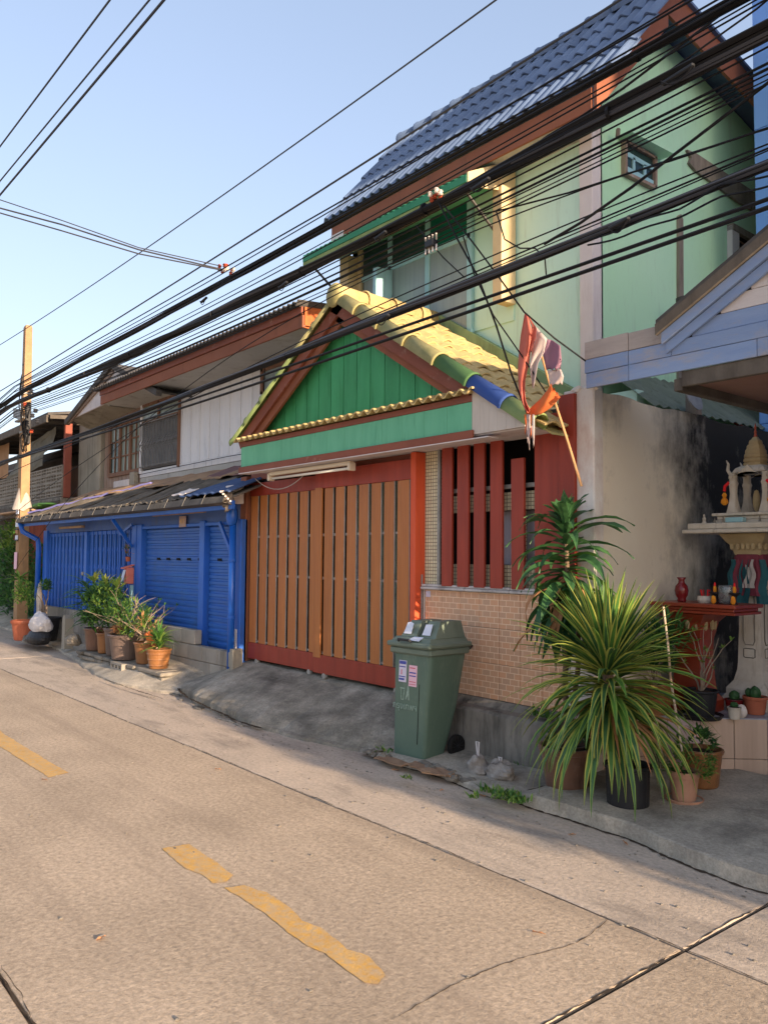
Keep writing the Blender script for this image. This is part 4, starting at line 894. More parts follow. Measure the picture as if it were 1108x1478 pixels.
# roller shutters: slats
def shutter(x0, x1, holes, label):
    sh = MB().box(x0, x1, SY + .05, SY + .06, .30, 2.06).build('roller_shutter', 'shutter_blue', shop); sh['label'] = label
    n = 22; h = (2.05 - .32) / n; mb = MB()
    prof = [(0, .012), (.18, .012), (.3, -.002), (.75, -.006), (.9, .012), (1, .012)]
    mb.grid(1, len(prof) - 1, lambda u, v: (u * (x1 - x0 - .012), prof[min(int(round(v * (len(prof) - 1))), len(prof) - 1)][1], prof[min(int(round(v * (len(prof) - 1))), len(prof) - 1)][0] * h * .99), thick=(0, .006, 0))
    me = meshdata('shutter_slat', mb.v, mb.f, 'shutter_blue')
    for i in range(n): piece('shutter_slat', me, sh, (x0 + .006, SY + .03 + rr(-.001, .001), .32 + i * h))
    for x in holes: MB().box(x - .055, x + .055, SY + .018, SY + .05, .32 + 16 * h + .012, .32 + 16 * h + .045, 0, .004).build('vent_slot', 'black_void', sh)
shutter(-11.81, -9.93, [-11.35 + i * .33 for i in range(5)], 'wide blue roller shutter with five slots')
shutter(-9.77, -8.94, [-9.48, -9.17], 'narrow blue roller shutter with two slots')
# folding lattice gate: two leaves of vertical channels
def foldgate(x0, x1):
    n = int((x1 - x0) / .098); fg = MB().box(x0, x1, SY + .02, SY + .035, 2.00, 2.06, 0, .003).build('folding_gate', 'shop_blue', shop); w_ = (x1 - x0) / n
    mb = MB().box(0, w_ * .32, 0, .035, 0, 1.44, 0, .004); me = meshdata('channel', mb.v, mb.f, 'shop_blue')
    mb2 = MB()
    for k in range(5):
        z = .15 + k * .3; mb2.beam((0, .012, z), (w_, .012, z + .14), .004, .018); mb2.beam((0, .022, z + .14), (w_, .022, z), .004, .018)
    me2 = meshdata('lattice', mb2.v, mb2.f, 'shop_blue')
    for i in range(n): piece('channel', me, fg, (x0 + i * w_ + rr(-.006, .006), SY + .005 + (i % 2) * .012, .62)); piece('lattice', me2, fg, (x0 + i * w_, SY + .02, .62))['kind'] = 'stuff'
    MB().box(x0, x1, SY, SY + .05, .58, .62, 0, .003).build('bottom_rail', 'shop_blue', fg)
foldgate(-16.34, -14.28); foldgate(-14.26, -12.22)
MB().box(-14.32, -14.22, SY - .03, SY + .05, .6, 2.06, 0, .005).build('meeting_stile', 'shop_blue', shop)
MB().box(-14.40, -14.34, SY - .05, SY, 1.30, 1.36, 0, .01).build('padlock', 'steel_grey', shop)
# diagonal braces
MB().beam((-12.14, SY - .06, 1.78), (-12.14, 4.62, 2.2), .03, .05).build('bracket', 'downpipe_blue', shop); MB().beam((-12.14, SY - .07, 2.13), (-12.62, SY - .07, 1.98), .02, .04).build('bracket', 'downpipe_blue', shop)
MB().beam((-9.02, SY - .07, 1.72), (-9.32, SY - .07, 2.08), .03, .05).build('bracket', 'downpipe_blue', shop)
# lean-to roof: gutter edge Y 4.6 z 2.33, wall Y 6.0 z 2.95
def lz(y): return lerp(2.38, 2.96, (y - 4.6) / 1.4)
lt = MB().prism([(-16.6, 4.62, 2.34), (-8.35, 4.62, 2.34), (-8.35, 5.98, 2.92), (-16.6, 5.98, 2.92)], (0, 0, .02)).build('lean_to_roof', 'old_roof_sheet', shop)
ns = 16
for i in range(ns):
    a_ = lerp(-16.75, -8.4, i / ns); b_ = lerp(-16.75, -8.4, (i + 1) / ns)
    if b_ < -9.0:
        mb = MB(); mb.grid(10, 6, lambda u, v: (lerp(a_, b_ + .05, u), lerp(4.56, 5.55 + wob(a_ + u, .06, 3), v), lz(lerp(4.56, 5.55, v)) + .01 + .012 * math.cos(u * 18) + wob(a_ + u + v * 2, .006, 5) + (i % 2) * .008), thick=(0, 0, -.012))
        mb.build('roof_sheet', 'old_roof_sheet', lt)
    gt = MB().prism([(a_ + .004, 4.50, 2.35 + rr(-.008, .008)), (b_ - .004, 4.50, 2.35 + rr(-.008, .008)), (b_ - .004, 4.47, 2.27), (a_ + .004, 4.47, 2.27)], (0, .02, 0)); gt.prism([(a_ + .004, 4.48, 2.27), (b_ - .004, 4.48, 2.27), (b_ - .004, 4.60, 2.25), (a_ + .004, 4.60, 2.25)], (0, 0, .01))
    gt.build('gutter_section', 'dark_corrugated' if i % 3 else 'old_roof_sheet', lt)
    if i % 1 == 0: MB().beam((a_, 4.465, 2.27), (a_, 4.52, 2.39), .010, .008).build('gutter_strap', 'strap_grey', lt)
MB().box(-16.7, -8.4, 4.60, 4.64, 2.2, 2.30, 0, .004).build('gutter_board', 'shop_blue', lt)
MB().grid(40, 3, lambda u, v: (lerp(-16.6, -9.8, u), lerp(5.45 + wob(u * 9, .05, 2), 5.99, v), lz(lerp(5.45, 5.99, v)) + .04 + wob(u * 30 + v, .008, 2)), thick=(0, 0, -.02)).build('roof_felt', 'roof_felt', lt)
MB().grid(20, 3, lambda u, v: (lerp(-10.9, -8.5, u), lerp(lerp(5.55, 5.2, u), 5.99, v), lz(lerp(lerp(5.55, 5.2, u), 5.99, v)) + .055 + wob(u * 20 + v, .006, 2)), thick=(0, 0, -.015)).build('plum_roof_sheet', 'plum_sheet', lt)
MB().grid(20, 4, lambda u, v: (lerp(lerp(-9.7, -9.2, v), -8.4, u), lerp(4.55, 5.1, v), lz(lerp(4.55, 5.1, v)) + .05 + .012 * math.cos(u * 40)), thick=(0, 0, -.012)).build('blue_roof_sheet', 'blue_sheet', lt)
MB().grid(6, 3, lambda u, v: (lerp(-9.95, -9.55, u), lerp(4.56, 4.75, v), lz(lerp(4.56, 4.75, v)) + .075 + wob(u * 9 + v * 4, .01, 3)), thick=(0, 0, -.01)).build('patch_sheet', 'pale_stripe', lt)
MB().grid(30, 1, lambda u, v: (lerp(-16.8, -13.4, u), lerp(4.7, 6.0, u * .8) + v * .05, lz(lerp(4.7, 6.0, u * .8)) + .06 + wob(u * 14, .01, 2)), thick=(0, 0, -.03)).build('roof_edge_trim', 'purple_trim', lt)
# signs of life on the shop front
MB().box(-11.2, -9.6, SY - .16, SY - .11, 2.215, 2.25, 0, .008).build('tube_fitting', 'roof_felt', shop); MB().box(-15.2, -14.0, SY - .2, SY - .14, 2.12, 2.16, 0, .008).build('tube_fitting', 'roof_felt', shop)
pt = thing('number_plate', 'small square house number plate on the blue fascia above the wide shutter', 'number plate', (-10.42, SY - .02, 2.08))
MB().box(-10.54, -10.34, SY - .05, SY - .036, 2.05, 2.20, 0, .004).build('plate', 'number_plate', pt)
def text(txt, size, m, loc, rot, name, par=None, ext=.0015, label=None, cat=None, mirror=False):
    cu = bpy.data.curves.new(name, 'FONT'); cu.body = txt; cu.size = size; cu.extrude = ext; cu.align_x = 'CENTER'; cu.align_y = 'CENTER'; cu.resolution_u = 2
    o = bpy.data.objects.new(name + '_tmp', cu); COL.objects.link(o); dg = bpy.context.evaluated_depsgraph_get()
    me = bpy.data.meshes.new_from_object(o.evaluated_get(dg)); bpy.data.objects.remove(o); me.materials.clear(); me.materials.append(MATS[m])
    o = bpy.data.objects.new(name, me); COL.objects.link(o); o.rotation_euler = rot
    if par: o.parent = par; o.location = Vector(loc) - WL[par]
    else: o.location = loc
    WL[o] = Vector(loc); return tagit(o, label, cat)
text('413', .095, 'number_gold', (-10.44, SY - .053, 2.125), (math.pi / 2, 0, 0), 'digits', pt)
# downpipes
def pipe(name, pts, r, label, m='downpipe_blue'):
    o = MB().tube(pts, r, 12).build(name, m, smooth=True); return tagit(o, label, 'pipe')
dp = thing('downpipe', 'bright blue downpipe with a fat hopper at the right end of the blue shop', 'downpipe', (-8.72, 4.82, .3))
MB().tube([(-8.74, 4.80, .3), (-8.74, 4.80, 2.06)], .042, 14).build('pipe', 'downpipe_blue', dp, smooth=True)
MB().lathe([(.042, -.04), (.06, 0), (.075, .05), (.07, .14), (.05, .2), (.06, .24)], (-8.745, 4.79, 2.06), 14).build('hopper', 'downpipe_blue', dp, smooth=True)
for z in (.9, 1.58): MB().lathe([(.045, 0), (.048, .01), (.048, .03), (.045, .04)], (-8.74, 4.80, z), 14).build('collar', 'downpipe_blue', dp)
MB().box(-8.80, -8.66, 4.87, 4.96, .3, 2.1, 0, .006).build('backing_board', 'shop_blue', dp)
pipe('downpipe', [(-16.72, 4.55, 2.28), (-16.72, 4.6, 2.1), (-16.6, 4.85, 1.95), (-16.62, 4.88, 1.8), (-16.62, 4.88, .5)], .05, 'blue downpipe with an elbow at the far left end of the blue shop')
# service clutter at the right end of the gutter
for i in range(5):
    MB().tube([(-8.5 + .06 * i, 4.5, 2.40 - .03 * i), (-8.62 + .02 * i, 4.62, 2.42 - .04 * i)], .012, 6).build('cable_spool', 'insulator_white', lt)
MB().blob((-8.55, 4.62, 2.30), .10, .06, .12, n=10, amp=.3, seed=3).build('rag_bundle', 'raw_beam', lt)
MB().box(-8.80, -8.62, 4.72, 4.88, 2.28, 2.5, 0, .01).build('eave_stub', 'white_siding', lt)

# cement block walls in front of the shop
bw = thing('block_wall', 'low stepped cement block wall below the blue roller shutters', 'wall', (-9.8, 4.8, .2))
def blocks(par, x0, x1, y, z0, rows, bwid=.40, bh=.19, top=None, seed=0):
    rnd = random.Random(seed)
    for r_ in range(rows):
        x = x0 - (bwid / 2 if r_ % 2 else 0)
        while x < x1 - .02:
            a_, b_ = max(x, x0), min(x + bwid, x1)
            if b_ - a_ > .04 and (top is None or z0 + (r_ + .6) * bh < top((a_ + b_) / 2)):
                boxpart('cement_block', 'cement_block', par, a_ + .004, b_ - .004, y + rnd.uniform(-.004, .004), y + .10, z0 + r_ * bh + .004, z0 + (r_ + 1) * bh - .004, .008)
            x += bwid
    MB().box(x0 + .01, x1 - .01, y + .012, y + .088, z0, z0 + .02).build('mortar_bed', 'mortar', par)
blocks(bw, -11.6, -8.62, 4.76, .14, 3, top=lambda x: .76 if x < -9.66 else .55, seed=1)
boxpart('wall_core', 'mortar', bw, -11.58, -9.68, 4.776, 4.85, .1, .68, 0); boxpart('wall_core', 'mortar', bw, -9.68, -8.64, 4.776, 4.85, .1, .50, 0)
boxpart('end_post', 'old_cement', bw, -8.66, -8.58, 4.74, 4.88, .1, .56, .01)
bw2 = thing('block_wall', 'low cement block sill under the blue folding gate', 'wall', (-15, 4.9, .2))
blocks(bw2, -16.5, -12.5, 4.88, .12, 3, seed=2)
boxpart('wall_core', 'mortar', bw2, -16.48, -12.52, 4.89, 4.96, .1, .66, 0)
o = MB().prism([(-13.92, 4.50, .1), (-13.78, 4.50, .1), (-13.78, 4.50, .60), (-13.85, 4.50, .66), (-13.92, 4.50, .60)], (0, .14, 0)).build('concrete_buttress', 'old_cement'); tagit(o, 'short pale concrete pillar between the tied sack and the leafy pots', 'pillar')

# ================================================================== WHITE UPPER HOUSE (left, behind the lean-to)
wh = thing('upper_house', 'white boarded upper storey with brown fascia above the blue shop', 'house', (-12.5, 6.5, 2.9))
WY = 6.0
boxpart('wall_core', 'dark_room', wh, -16.3, -8.4, WY + .03, WY + .1, 2.6, 4.85, 0)
boxpart('side_wall', 'old_cement', wh, -16.3, -16.2, WY + .03, 10, 2.6, 4.85, 0); boxpart('side_wall', 'white_siding', wh, -8.5, -8.4, WY + .03, 10, 2.6, 4.85, 0)
# white boards right of the grille window
n = 13; x0, x1 = -12.75, -8.45
for i in range(n):
    a_ = lerp(x0, x1, i / n); b_ = lerp(x0, x1, (i + 1) / n); boxpart('wall_board', 'white_plank', wh, a_ + .006, b_ - .006, WY, WY + .03, 3.20, 4.75, .003)
    boxpart('batten', 'white_plank', wh, a_ - .028, a_ + .028, WY - .014, WY - .001, 3.20, 4.75, .002)
boxpart('base_board', 'white_plank', wh, -14.42, -8.45, WY - .02, WY + .0, 3.08, 3.195, .004)
boxpart('base_board', 'soffit_white', wh, -14.42, -8.45, WY - .01, WY + .01, 2.90, 3.075, .004)
boxpart('head_board', 'weathered_plank', wh, -14.45, -12.75, WY - .01, WY + .02, 4.42, 4.76, .004)
boxpart('head_board', 'old_cement', wh, -12.75, -8.45, WY - .005, WY - .002, 4.52, 4.76, 0)
# grille window
gw = MB().box(-14.35, -12.80, WY - .01, WY + .02, 3.22, 4.36).build('window', 'louvre_grey', wh); gw['label'] = 'grey louvred window behind a metal grille'
for i in range(22): boxpart('louvre', 'louvre_grey', gw, -14.33, -12.82, WY - .03, WY - .012, 3.24 + i * .037, 3.24 + i * .037 + .03, .002)
mb = MB()
for i in range(13):
    x = lerp(-14.30, -12.84, i / 12); me_pts = [(x, WY - .075, 4.06), (x, WY - .075, 3.75), (x, WY - .11, 3.68), (x, WY - .15, 3.58), (x, WY - .11, 3.52), (x, WY - .085, 3.24)]
    MB().tube(me_pts, .008, 5).build('grille_bar', 'grille_metal', gw)
for z in (3.26, 3.66, 4.05): boxpart('grille_rail', 'grille_metal', gw, -14.34, -12.80, WY - .082, WY - .068, z - .01, z + .01, .002)
for (a_, b_, c_, d_) in ((-14.40, -14.33, 3.15, 4.45), (-12.82, -12.76, 3.15, 4.45), (-13.66, -13.58, 4.06, 4.40)): boxpart('window_frame', 'window_wood' if a_ > -14.3 else 'white_plank', gw, a_, b_, WY - .05, WY + .02, c_, d_, .004)
boxpart('window_frame', 'window_wood', gw, -14.33, -12.82, WY - .05, WY + .0, 4.37, 4.43, .004); boxpart('window_frame', 'window_wood', gw, -14.33, -12.82, WY - .05, WY + .0, 4.05, 4.10, .004)
for (a_, b_) in ((-14.32, -13.66), (-13.58, -12.83)): boxpart('pane', 'window_curtain_glass', gw, a_, b_, WY - .022, WY - .016, 4.10, 4.37, 0)
# small window near the porch
sw = MB().box(-10.05, -9.2, WY - .03, WY - .022, 4.02, 4.30).build('window', 'window_film', wh)
for (a_, b_, c_, d_) in ((-10.12, -9.2, 3.98, 4.02), (-10.12, -10.05, 3.98, 4.36), (-10.12, -9.2, 4.30, 4.36)): boxpart('window_frame', 'window_wood', sw, a_, b_, WY - .05, WY - .02, c_, d_, .003)
boxpart('window_box', 'frame_blue', sw, -10.0, -9.3, WY - .06, WY - .02, 3.62, 3.96, .004)
# weathered wooden part with an old casement window
n = 12; x0, x1 = -16.28, -14.42
for i in range(n):
    a_ = lerp(x0, x1, i / n); b_ = lerp(x0, x1, (i + 1) / n)
    boxpart('old_plank', 'weathered_plank', wh, a_ + .004, b_ - .004, WY + .0 + rr(0, .006), WY + .03, 2.75, 3.28 if i > 1 else 4.3, .003)
ow_ = MB().box(-15.95, -14.45, WY + .012, WY + .02, 3.28, 4.2).build('window', 'window_curtain_glass', wh); ow_['label'] = 'old wooden casement window with small panes'
for x in (-15.98, -15.44, -14.93, -14.43): boxpart('window_frame', 'window_wood', ow_, x - .045, x + .045, WY - .03, WY + .025, 3.22, 4.26, .004)
boxpart('window_frame', 'window_wood', ow_, -16.0, -14.4, WY - .035, WY + .025, 3.19, 3.27, .004); boxpart('window_frame', 'window_wood', ow_, -16.0, -14.4, WY - .035, WY + .025, 4.18, 4.28, .004)
for (a_, b_) in ((-15.93, -15.49), (-15.39, -14.98), (-14.88, -14.48)):
    for x in (a_ + (b_ - a_) / 2,): boxpart('glazing_bar', 'window_wood', ow_, x - .014, x + .014, WY - .012, WY + .011, 3.27, 4.18, .002)
    for z in (3.57, 3.87): boxpart('glazing_bar', 'window_wood', ow_, a_, b_, WY - .012, WY + .011, z - .014, z + .014, .002)
boxpart('pane', 'dark_glass', ow_, -15.93, -15.49, WY + .005, WY + .0115, 3.27, 3.9, 0)
boxpart('head_board', 'weathered_plank', wh, -16.28, -14.45, WY - .0, WY + .03, 4.28, 4.75, .004)
boxpart('parapet_block', 'white_siding', wh, -15.5, -14.75, WY - .1, WY - .005, 2.84, 3.08, .01); boxpart('parapet_block', 'old_cement', wh, -14.72, -14.5, WY - .1, WY - .005, 2.86, 3.2, .01)
# eave: soffit, fascia, corrugated roof
WE = 5.32; ex0, ex1 = -14.72, -8.08
boxpart('soffit', 'soffit_white', wh, ex0, ex1, WE + .03, WY, 4.415, 4.43, 0)
boxpart('fascia', 'brown_fascia', wh, ex0, ex1, WE, WE + .03, 4.40, 4.555, .004)
boxpart('fascia', 'brown_board', wh, ex0, ex1, WE - .018, WE + .012, 4.56, 4.66, .004)
MB().prism([(ex1 - .02, WE + .035, 4.40), (ex1 - .02, 6.6, 4.40), (ex1 - .02, 6.6, 4.95), (ex1 - .02, WE + .035, 4.66)], (.02, 0, 0)).build('end_board', 'orange_wood', wh)
mb = MB().grid(62 * 6, 4, lambda u, v: (lerp(ex0 - .12, ex1 + .05, u), lerp(WE - .1, 9.5, v), lerp(4.68, 5.05, v) + .028 * math.cos(u * 62 * 2 * math.pi)), thick=(0, 0, -.012)); mb.build('roof', 'dark_corrugated', wh)
# side soffit to the left (darker, lower)

# ================================================================== CEMENT HOUSE beyond (left)
ch = thing('cement_house', 'grey cement house with a little white gable beyond the white boarded house', 'house', (-17.2, 6.5, 0))
boxpart('wall', 'old_cement', ch, -18.1, -16.35, 6.1, 6.25, 2.7, 4.9, 0)
boxpart('wall', 'old_cement', ch, -16.6, -16.4, 5.95, 6.1, 2.9, 4.4, .02)
gY = 6.0
gp = [U(112, 602, gY), U(168, 533, gY), U(210, 540, gY), U(225, 570, gY), U(185, 600, gY)]
gy = 5.45; ga_ = U(165, 531, gy); gl_ = U(101, 606, gy); gr_ = U(232, 572, gy); gb_ = U(150, 583, gy)
MB().prism([gl_, Vector((gb_.x, gy, gb_.z)), Vector((gr_.x, gy, gb_.z)), ga_], (0, .04, 0)).build('gable', 'white_siding', ch)
def bar3(p, q, w_, h_, m, name, par): return MB().beam(p, q, w_, h_).build(name, m, par)
up1 = Vector((0, -.03, .05))
bar3(gl_ + up1 + Vector((-.1, 0, -.1)), ga_ + up1, .10, .10, 'dark_corrugated', 'verge', ch); bar3(ga_ + up1, gr_ + up1, .10, .10, 'dark_corrugated', 'verge', ch)
bar3(gl_ + Vector((0, -.02, -.06)), ga_ + Vector((0, -.02, -.06)), .03, .07, 'weathered_plank', 'verge_board', ch)
for k in range(5): bar3(Vector((lerp(gl_.x, gb_.x, .3 + k * .14), gy - .004, lerp(gl_.z, gb_.z, .3 + k * .14))), Vector((lerp(gl_.x, gb_.x, .3 + k * .14), gy - .004, lerp(gl_.z, ga_.z, min(1, .25 + k * .13)))), .01, .004, 'old_cement', 'gable_joint', ch)
bk = Vector((0, 5, 0)); MB().prism([gl_ + Vector((-.15, 0, -.05)), ga_ + up1, ga_ + up1 + bk, gl_ + bk + Vector((-.15, 0, -.05))], (0, 0, .03)).build('roof', 'dark_corrugated', ch)
MB().prism([gr_ + up1, ga_ + up1, ga_ + up1 + bk, gr_ + up1 + bk], (0, 0, .03)).build('roof', 'dark_corrugated', ch)
MB().prism([gl_ + Vector((0, .03, 0)), Vector((gb_.x, gy + .03, gb_.z)), (-14.75, 5.5, 4.40), (-14.75, 6.05, 4.40), (-17.0, 6.05, 4.22)], (0, 0, .02)).build('soffit', 'old_cement', ch)
# ================================================================== BALCONY HOUSE (far left)
bh = thing('balcony_house', 'old house with a breeze block balcony, tarpaulins and brown posts at the far left', 'house', (-21, 6, 0))
bY = 5.9; bx0, bx1 = -26.5, -18.15
boxpart('balcony_slab', 'plinth_concrete', bh, bx0, bx1, bY - .15, bY + 2.5, 2.72, 2.92, .02)
boxpart('balcony_beam', 'mossy_board', bh, bx0, bx1, bY - .2, bY - .15, 2.66, 2.84, .01)
# breeze blocks
mb = MB(); W_, H_ = .36, .17
mb.box(0, W_, 0, .08, 0, .025).box(0, W_, 0, .08, H_ - .025, H_).box(0, .03, 0, .08, .025, H_ - .025).box(W_ - .03, W_, 0, .08, .025, H_ - .025).box(W_ / 2 - .015, W_ / 2 + .015, 0, .08, .025, H_ - .025).box(.03, W_ / 2 - .015, 0, .08, H_ / 2 - .012, H_ / 2 + .012).box(W_ / 2 + .015, W_ - .03, 0, .08, H_ / 2 - .012, H_ / 2 + .012)
bme = meshdata('breeze_block', mb.v, mb.f, 'cement_block')
for r_ in range(4):
    for i in range(23): piece('breeze_block', bme, bh, (bx1 - (i + 1) * (W_ + .004), bY - .14, 2.93 + r_ * (H_ + .004)))
boxpart('post', 'red_oxide', bh, -18.22, -18.10, bY - .1, bY + .05, 2.9, 4.7, .01); boxpart('post', 'window_wood', bh, -18.45, -18.38, bY - .0, bY + .05, 2.9, 3.8, .01)
boxpart('back_wall', 'dark_room', bh, -36, bx1, bY + 2.2, bY + 2.3, 2.9, 4.9, 0); boxpart('inner_panel', 'window_wood', bh, -21.2, -18.4, bY + 1.0, bY + 1.04, 2.9, 3.9, .01)
MB().grid(10, 10, lambda u, v: (lerp(lerp(-22.6, -21.6, u), lerp(-19.6, -18.6, u), v), bY - .12 - .05 * math.sin(u * 7), lerp(lerp(3.5, 3.75, v), lerp(4.4, 4.55, v), u) - .25 * (1 - v) * u + wob(u * 6 + v * 3, .03, 2))).build('tarpaulin', 'tarp_grey', bh)
MB().grid(10, 6, lambda u, v: (lerp(-27, -22.4, u), bY - .16 - .04 * math.sin(u * 12), lerp(3.75 + .1 * math.sin(u * 5), 4.55, v))).build('tarpaulin', 'tarp_tan', bh)
MB().prism([(bx0 - 1, bY - .5, 4.55), (bx1 + .1, bY - .5, 4.66), (bx1 + .1, 9, 5.25), (bx0 - 1, 9, 5.2)], (0, 0, .06)).build('roof', 'dark_corrugated', bh)
boxpart('roof_edge', 'mossy_board', bh, bx0 - 1, bx1 + .1, bY - .53, bY - .48, 4.50, 4.66, .01)
for i in range(10): MB().beam((-26 + i * .9, bY - .5, 4.6), (-26 + i * .9, bY + 1.5, 4.75), .05, .08).build('rafter', 'mossy_board', bh)
boxpart('ground_wall', 'dark_room', bh, bx0, bx1, bY + .3, bY + .4, 0, 2.7, 0)
MB().grid(40, 2, lambda u, v: (lerp(-20.6, -17.2, u), bY - .45 + .02 * math.cos(u * 120), lerp(1.15, 2.45, v)), thick=(0, .02, 0)).build('rusty_sheet', 'rust_iron', bh)
boxpart('porch_edge', 'mossy_board', bh, -22.5, -16.9, bY - .75, bY - .55, 2.48, 2.58, .01); boxpart('ledge', 'roof_felt', bh, -20.3, -17.6, 5.0, bY - .5, 2.56, 2.60, .01)
MB().blob((-17.6, 5.3, 2.66), .5, .3, .07, n=12, amp=.3, seed=8).build('roof_moss', 'hedge_leaf', bh)
# houses further along
fh = thing('far_house', 'distant house with a rust red roof sheet beyond the balcony house', 'house', (-28, 8, 0))
boxpart('wall', 'far_wall', fh, -36, -24, 8.4, 12, 0, 4.6, 0)
MB().prism([(-37, 7.6, 4.4), (-23.5, 7.6, 4.4), (-23.5, 10.2, 5.6), (-37, 10.2, 5.6)], (0, 0, .06)).build('roof', 'dark_corrugated', fh)
MB().prism([(-23.5, 7.0, 4.9), (-21.9, 7.0, 4.9), (-23.0, 8.4, 5.8), (-24.4, 8.4, 5.8)], (0, 0, .04)).build('roof_patch', 'red_oxide', fh)
fh2 = thing('far_house', 'pale far house closing the view down the street at the left edge', 'house', (-48, 8, 0))
boxpart('wall', 'far_wall', fh2, -60, -40, 6.2, 12, 0, 4.2, 0); MB().prism([(-61, 5.4, 4.1), (-39, 5.4, 4.1), (-39, 9, 5.4), (-61, 9, 5.4)], (0, 0, .06)).build('roof', 'rust_iron', fh2)
for i in range(6): boxpart('window', 'dark_glass', fh2, -58 + i * 3, -56.6 + i * 3, 6.17, 6.2, 1.6, 2.9, 0)

# ================================================================== RIGHT: garden wall, blue boarded gable roof, shrine platform
gwall = thing('garden_wall', 'cream rendered wall stained with black mould between the porch and the spirit house', 'wall', (-3.78, 7, 0))
mb = MB(); ny = 40; rows = []
for i in range(ny + 1):
    y = lerp(5.0, 11, i / ny); zt = 2.90 - .012 * (y - 5) + wob(y, .010, 6, 1) + wob(y, .004, 31, 2); rows.append([(-3.655, y, 0), (-3.655, y, zt), (-3.92, y, zt + .01), (-3.92, y, 0)])
mb.add([v for r_ in rows for v in r_], [(i * 4 + j, (i + 1) * 4 + j, (i + 1) * 4 + j + 1, i * 4 + j + 1) for i in range(ny) for j in range(3)] + [(3, 2, 1, 0), tuple(ny * 4 + j for j in range(4))]); mb.build('wall_body', 'mouldy_render', gwall)
MB().box(-3.925, -3.65, 4.975, 4.998, .05, 2.93, 0, .006).build('end_face', 'peeled_paint', gwall)
MB().box(-3.652, -3.645, 4.98, 5.08, .05, 2.91, 0).build('end_strip', 'peeled_paint', gwall)
for i in range(9): MB().blob((-3.75 + rr(-.1, .1), lerp(4.98, 5.05, R()), 2.93), .04, .03, .025, n=7, amp=.3, seed=i).build('broken_render', 'peeled_paint', gwall)

bg_ = thing('blue_gable_roof', 'neighbouring open roof with flaking blue boards and mossy barge board at the right edge', 'roof', (-2, 5.5, 2.9))
NY = 4.72
def nb(pts, name, m, th=.02, y=NY): return MB().prism([U(px, py, y) for px, py in pts], (0, th, 0)).build(name, m, bg_)
R0 = -3.535; RE_ = 1.2
def hb(z0, z1, name, m, x0=R0, x1=RE_, dy=0.0): boxpart(name, m, bg_, x0, x1, NY + dy, NY + .02 + dy, z0, z1, .002)
hb(2.86, 2.965, 'fascia_board', 'blue_board', R0 + .01, -3.18); hb(2.86, 2.965, 'fascia_board', 'blue_board', -3.176, -2.30, .002); hb(2.86, 2.965, 'fascia_board', 'blue_board', -2.296, RE_)
hb(2.968, 3.062, 'fascia_board', 'blue_board', R0, -3.18, -.004); hb(2.968, 3.062, 'fascia_board', 'blue_board', -3.176, -2.86, .0); hb(2.968, 3.062, 'fascia_board', 'blue_board', -2.856, RE_, .0)
hb(3.066, 3.19, 'fascia_board', 'grey_board', R0, -3.18, -.002); hb(3.066, 3.185, 'fascia_board', 'grey_board', -3.176, -2.88, .0)
# siding inside the gable, rake boards
def rk(x): return 3.01 + (x + 2.87) * .545      # lower edge of the rake
AXR = -0.85
for i in range(9):
    z0 = 3.066 + i * .105; z1 = z0 + .102; xl = -2.87 + (z0 - 3.01) / .545 + .05
    if z1 < rk(AXR): boxpart('siding_board', 'white_siding' if i else 'blue_board', bg_, xl, 2 * AXR - xl, NY + .01, NY + .025, z0, z1, .002)
def rake(x0, x1, o0, o1, name, m, dy, th):
    for (s_, a_, b_) in ((1, x0, x1),):
        MB().prism([(a_, NY + dy, rk(a_) + o0), (b_, NY + dy, rk(b_) + o0), (b_, NY + dy, rk(b_) + o1), (a_, NY + dy, rk(a_) + o1)], (0, th, 0)).build(name, m, bg_)
        MB().prism([(2 * AXR - a_, NY + dy, rk(a_) + o0), (2 * AXR - b_, NY + dy, rk(b_) + o0), (2 * AXR - b_, NY + dy, rk(b_) + o1), (2 * AXR - a_, NY + dy, rk(a_) + o1)], (0, th, 0)).build(name, m, bg_)
rake(-2.88, AXR, -.02, .05, 'rake_board', 'blue_board', -.02, .02); rake(-2.90, AXR, .055, .125, 'rake_board', 'blue_board', -.045, .03); rake(-2.93, AXR, .13, .20, 'barge_board', 'mossy_board', -.07, .03)
rake(-2.90, AXR, .09, .13, 'rake_shadow_strip', 'dark_corrugated', -.03, .02)
mb = MB()
for s_ in (1, -1):
    def X(x): return x if s_ == 1 else 2 * AXR - x
    mb.prism([(X(-2.93), NY - .06, rk(-2.93) + .2), (X(AXR), NY - .06, rk(AXR) + .2), (X(AXR), 8.0, rk(AXR) + .2), (X(-2.93), 8.0, rk(-2.93) + .2)], (0, 0, .03))
mb.build('roof_sheet', 'dark_corrugated', bg_)
MB().box(R0, -2.9, NY + .02, 5.4, 3.15, 3.18).build('flat_roof', 'dark_corrugated', bg_)
boxpart('ceiling', 'ceiling_brown', bg_, -2.82, RE_, NY + .05, 8, 2.80, 2.82, 0); MB().box(-2.86, -2.80, NY + .03, 8, 2.74, 2.82, 0, .004).build('ceiling_trim', 'mossy_board', bg_); MB().box(-2.80, RE_, NY + .02, NY + .06, 2.76, 2.86, 0, .004).build('ceiling_trim', 'mossy_board', bg_)
MB().box(-3.06, -2.98, 5.9, 5.98, 2.2, 3.6, 0, .005).build('roof_post', 'raw_beam', bg_) if False else None
boxpart('post', 'raw_beam', bg_, 1.0, 1.12, 5.0, 5.12, .1, 2.8, .01)
# coil of pipe peeping over the roof
MB().lathe([(.05, 0), (.075, .01), (.075, .04), (.05, .05)], UX(987, 436, -4.1), 16).build('pipe_end', 'dark_corrugated', house)
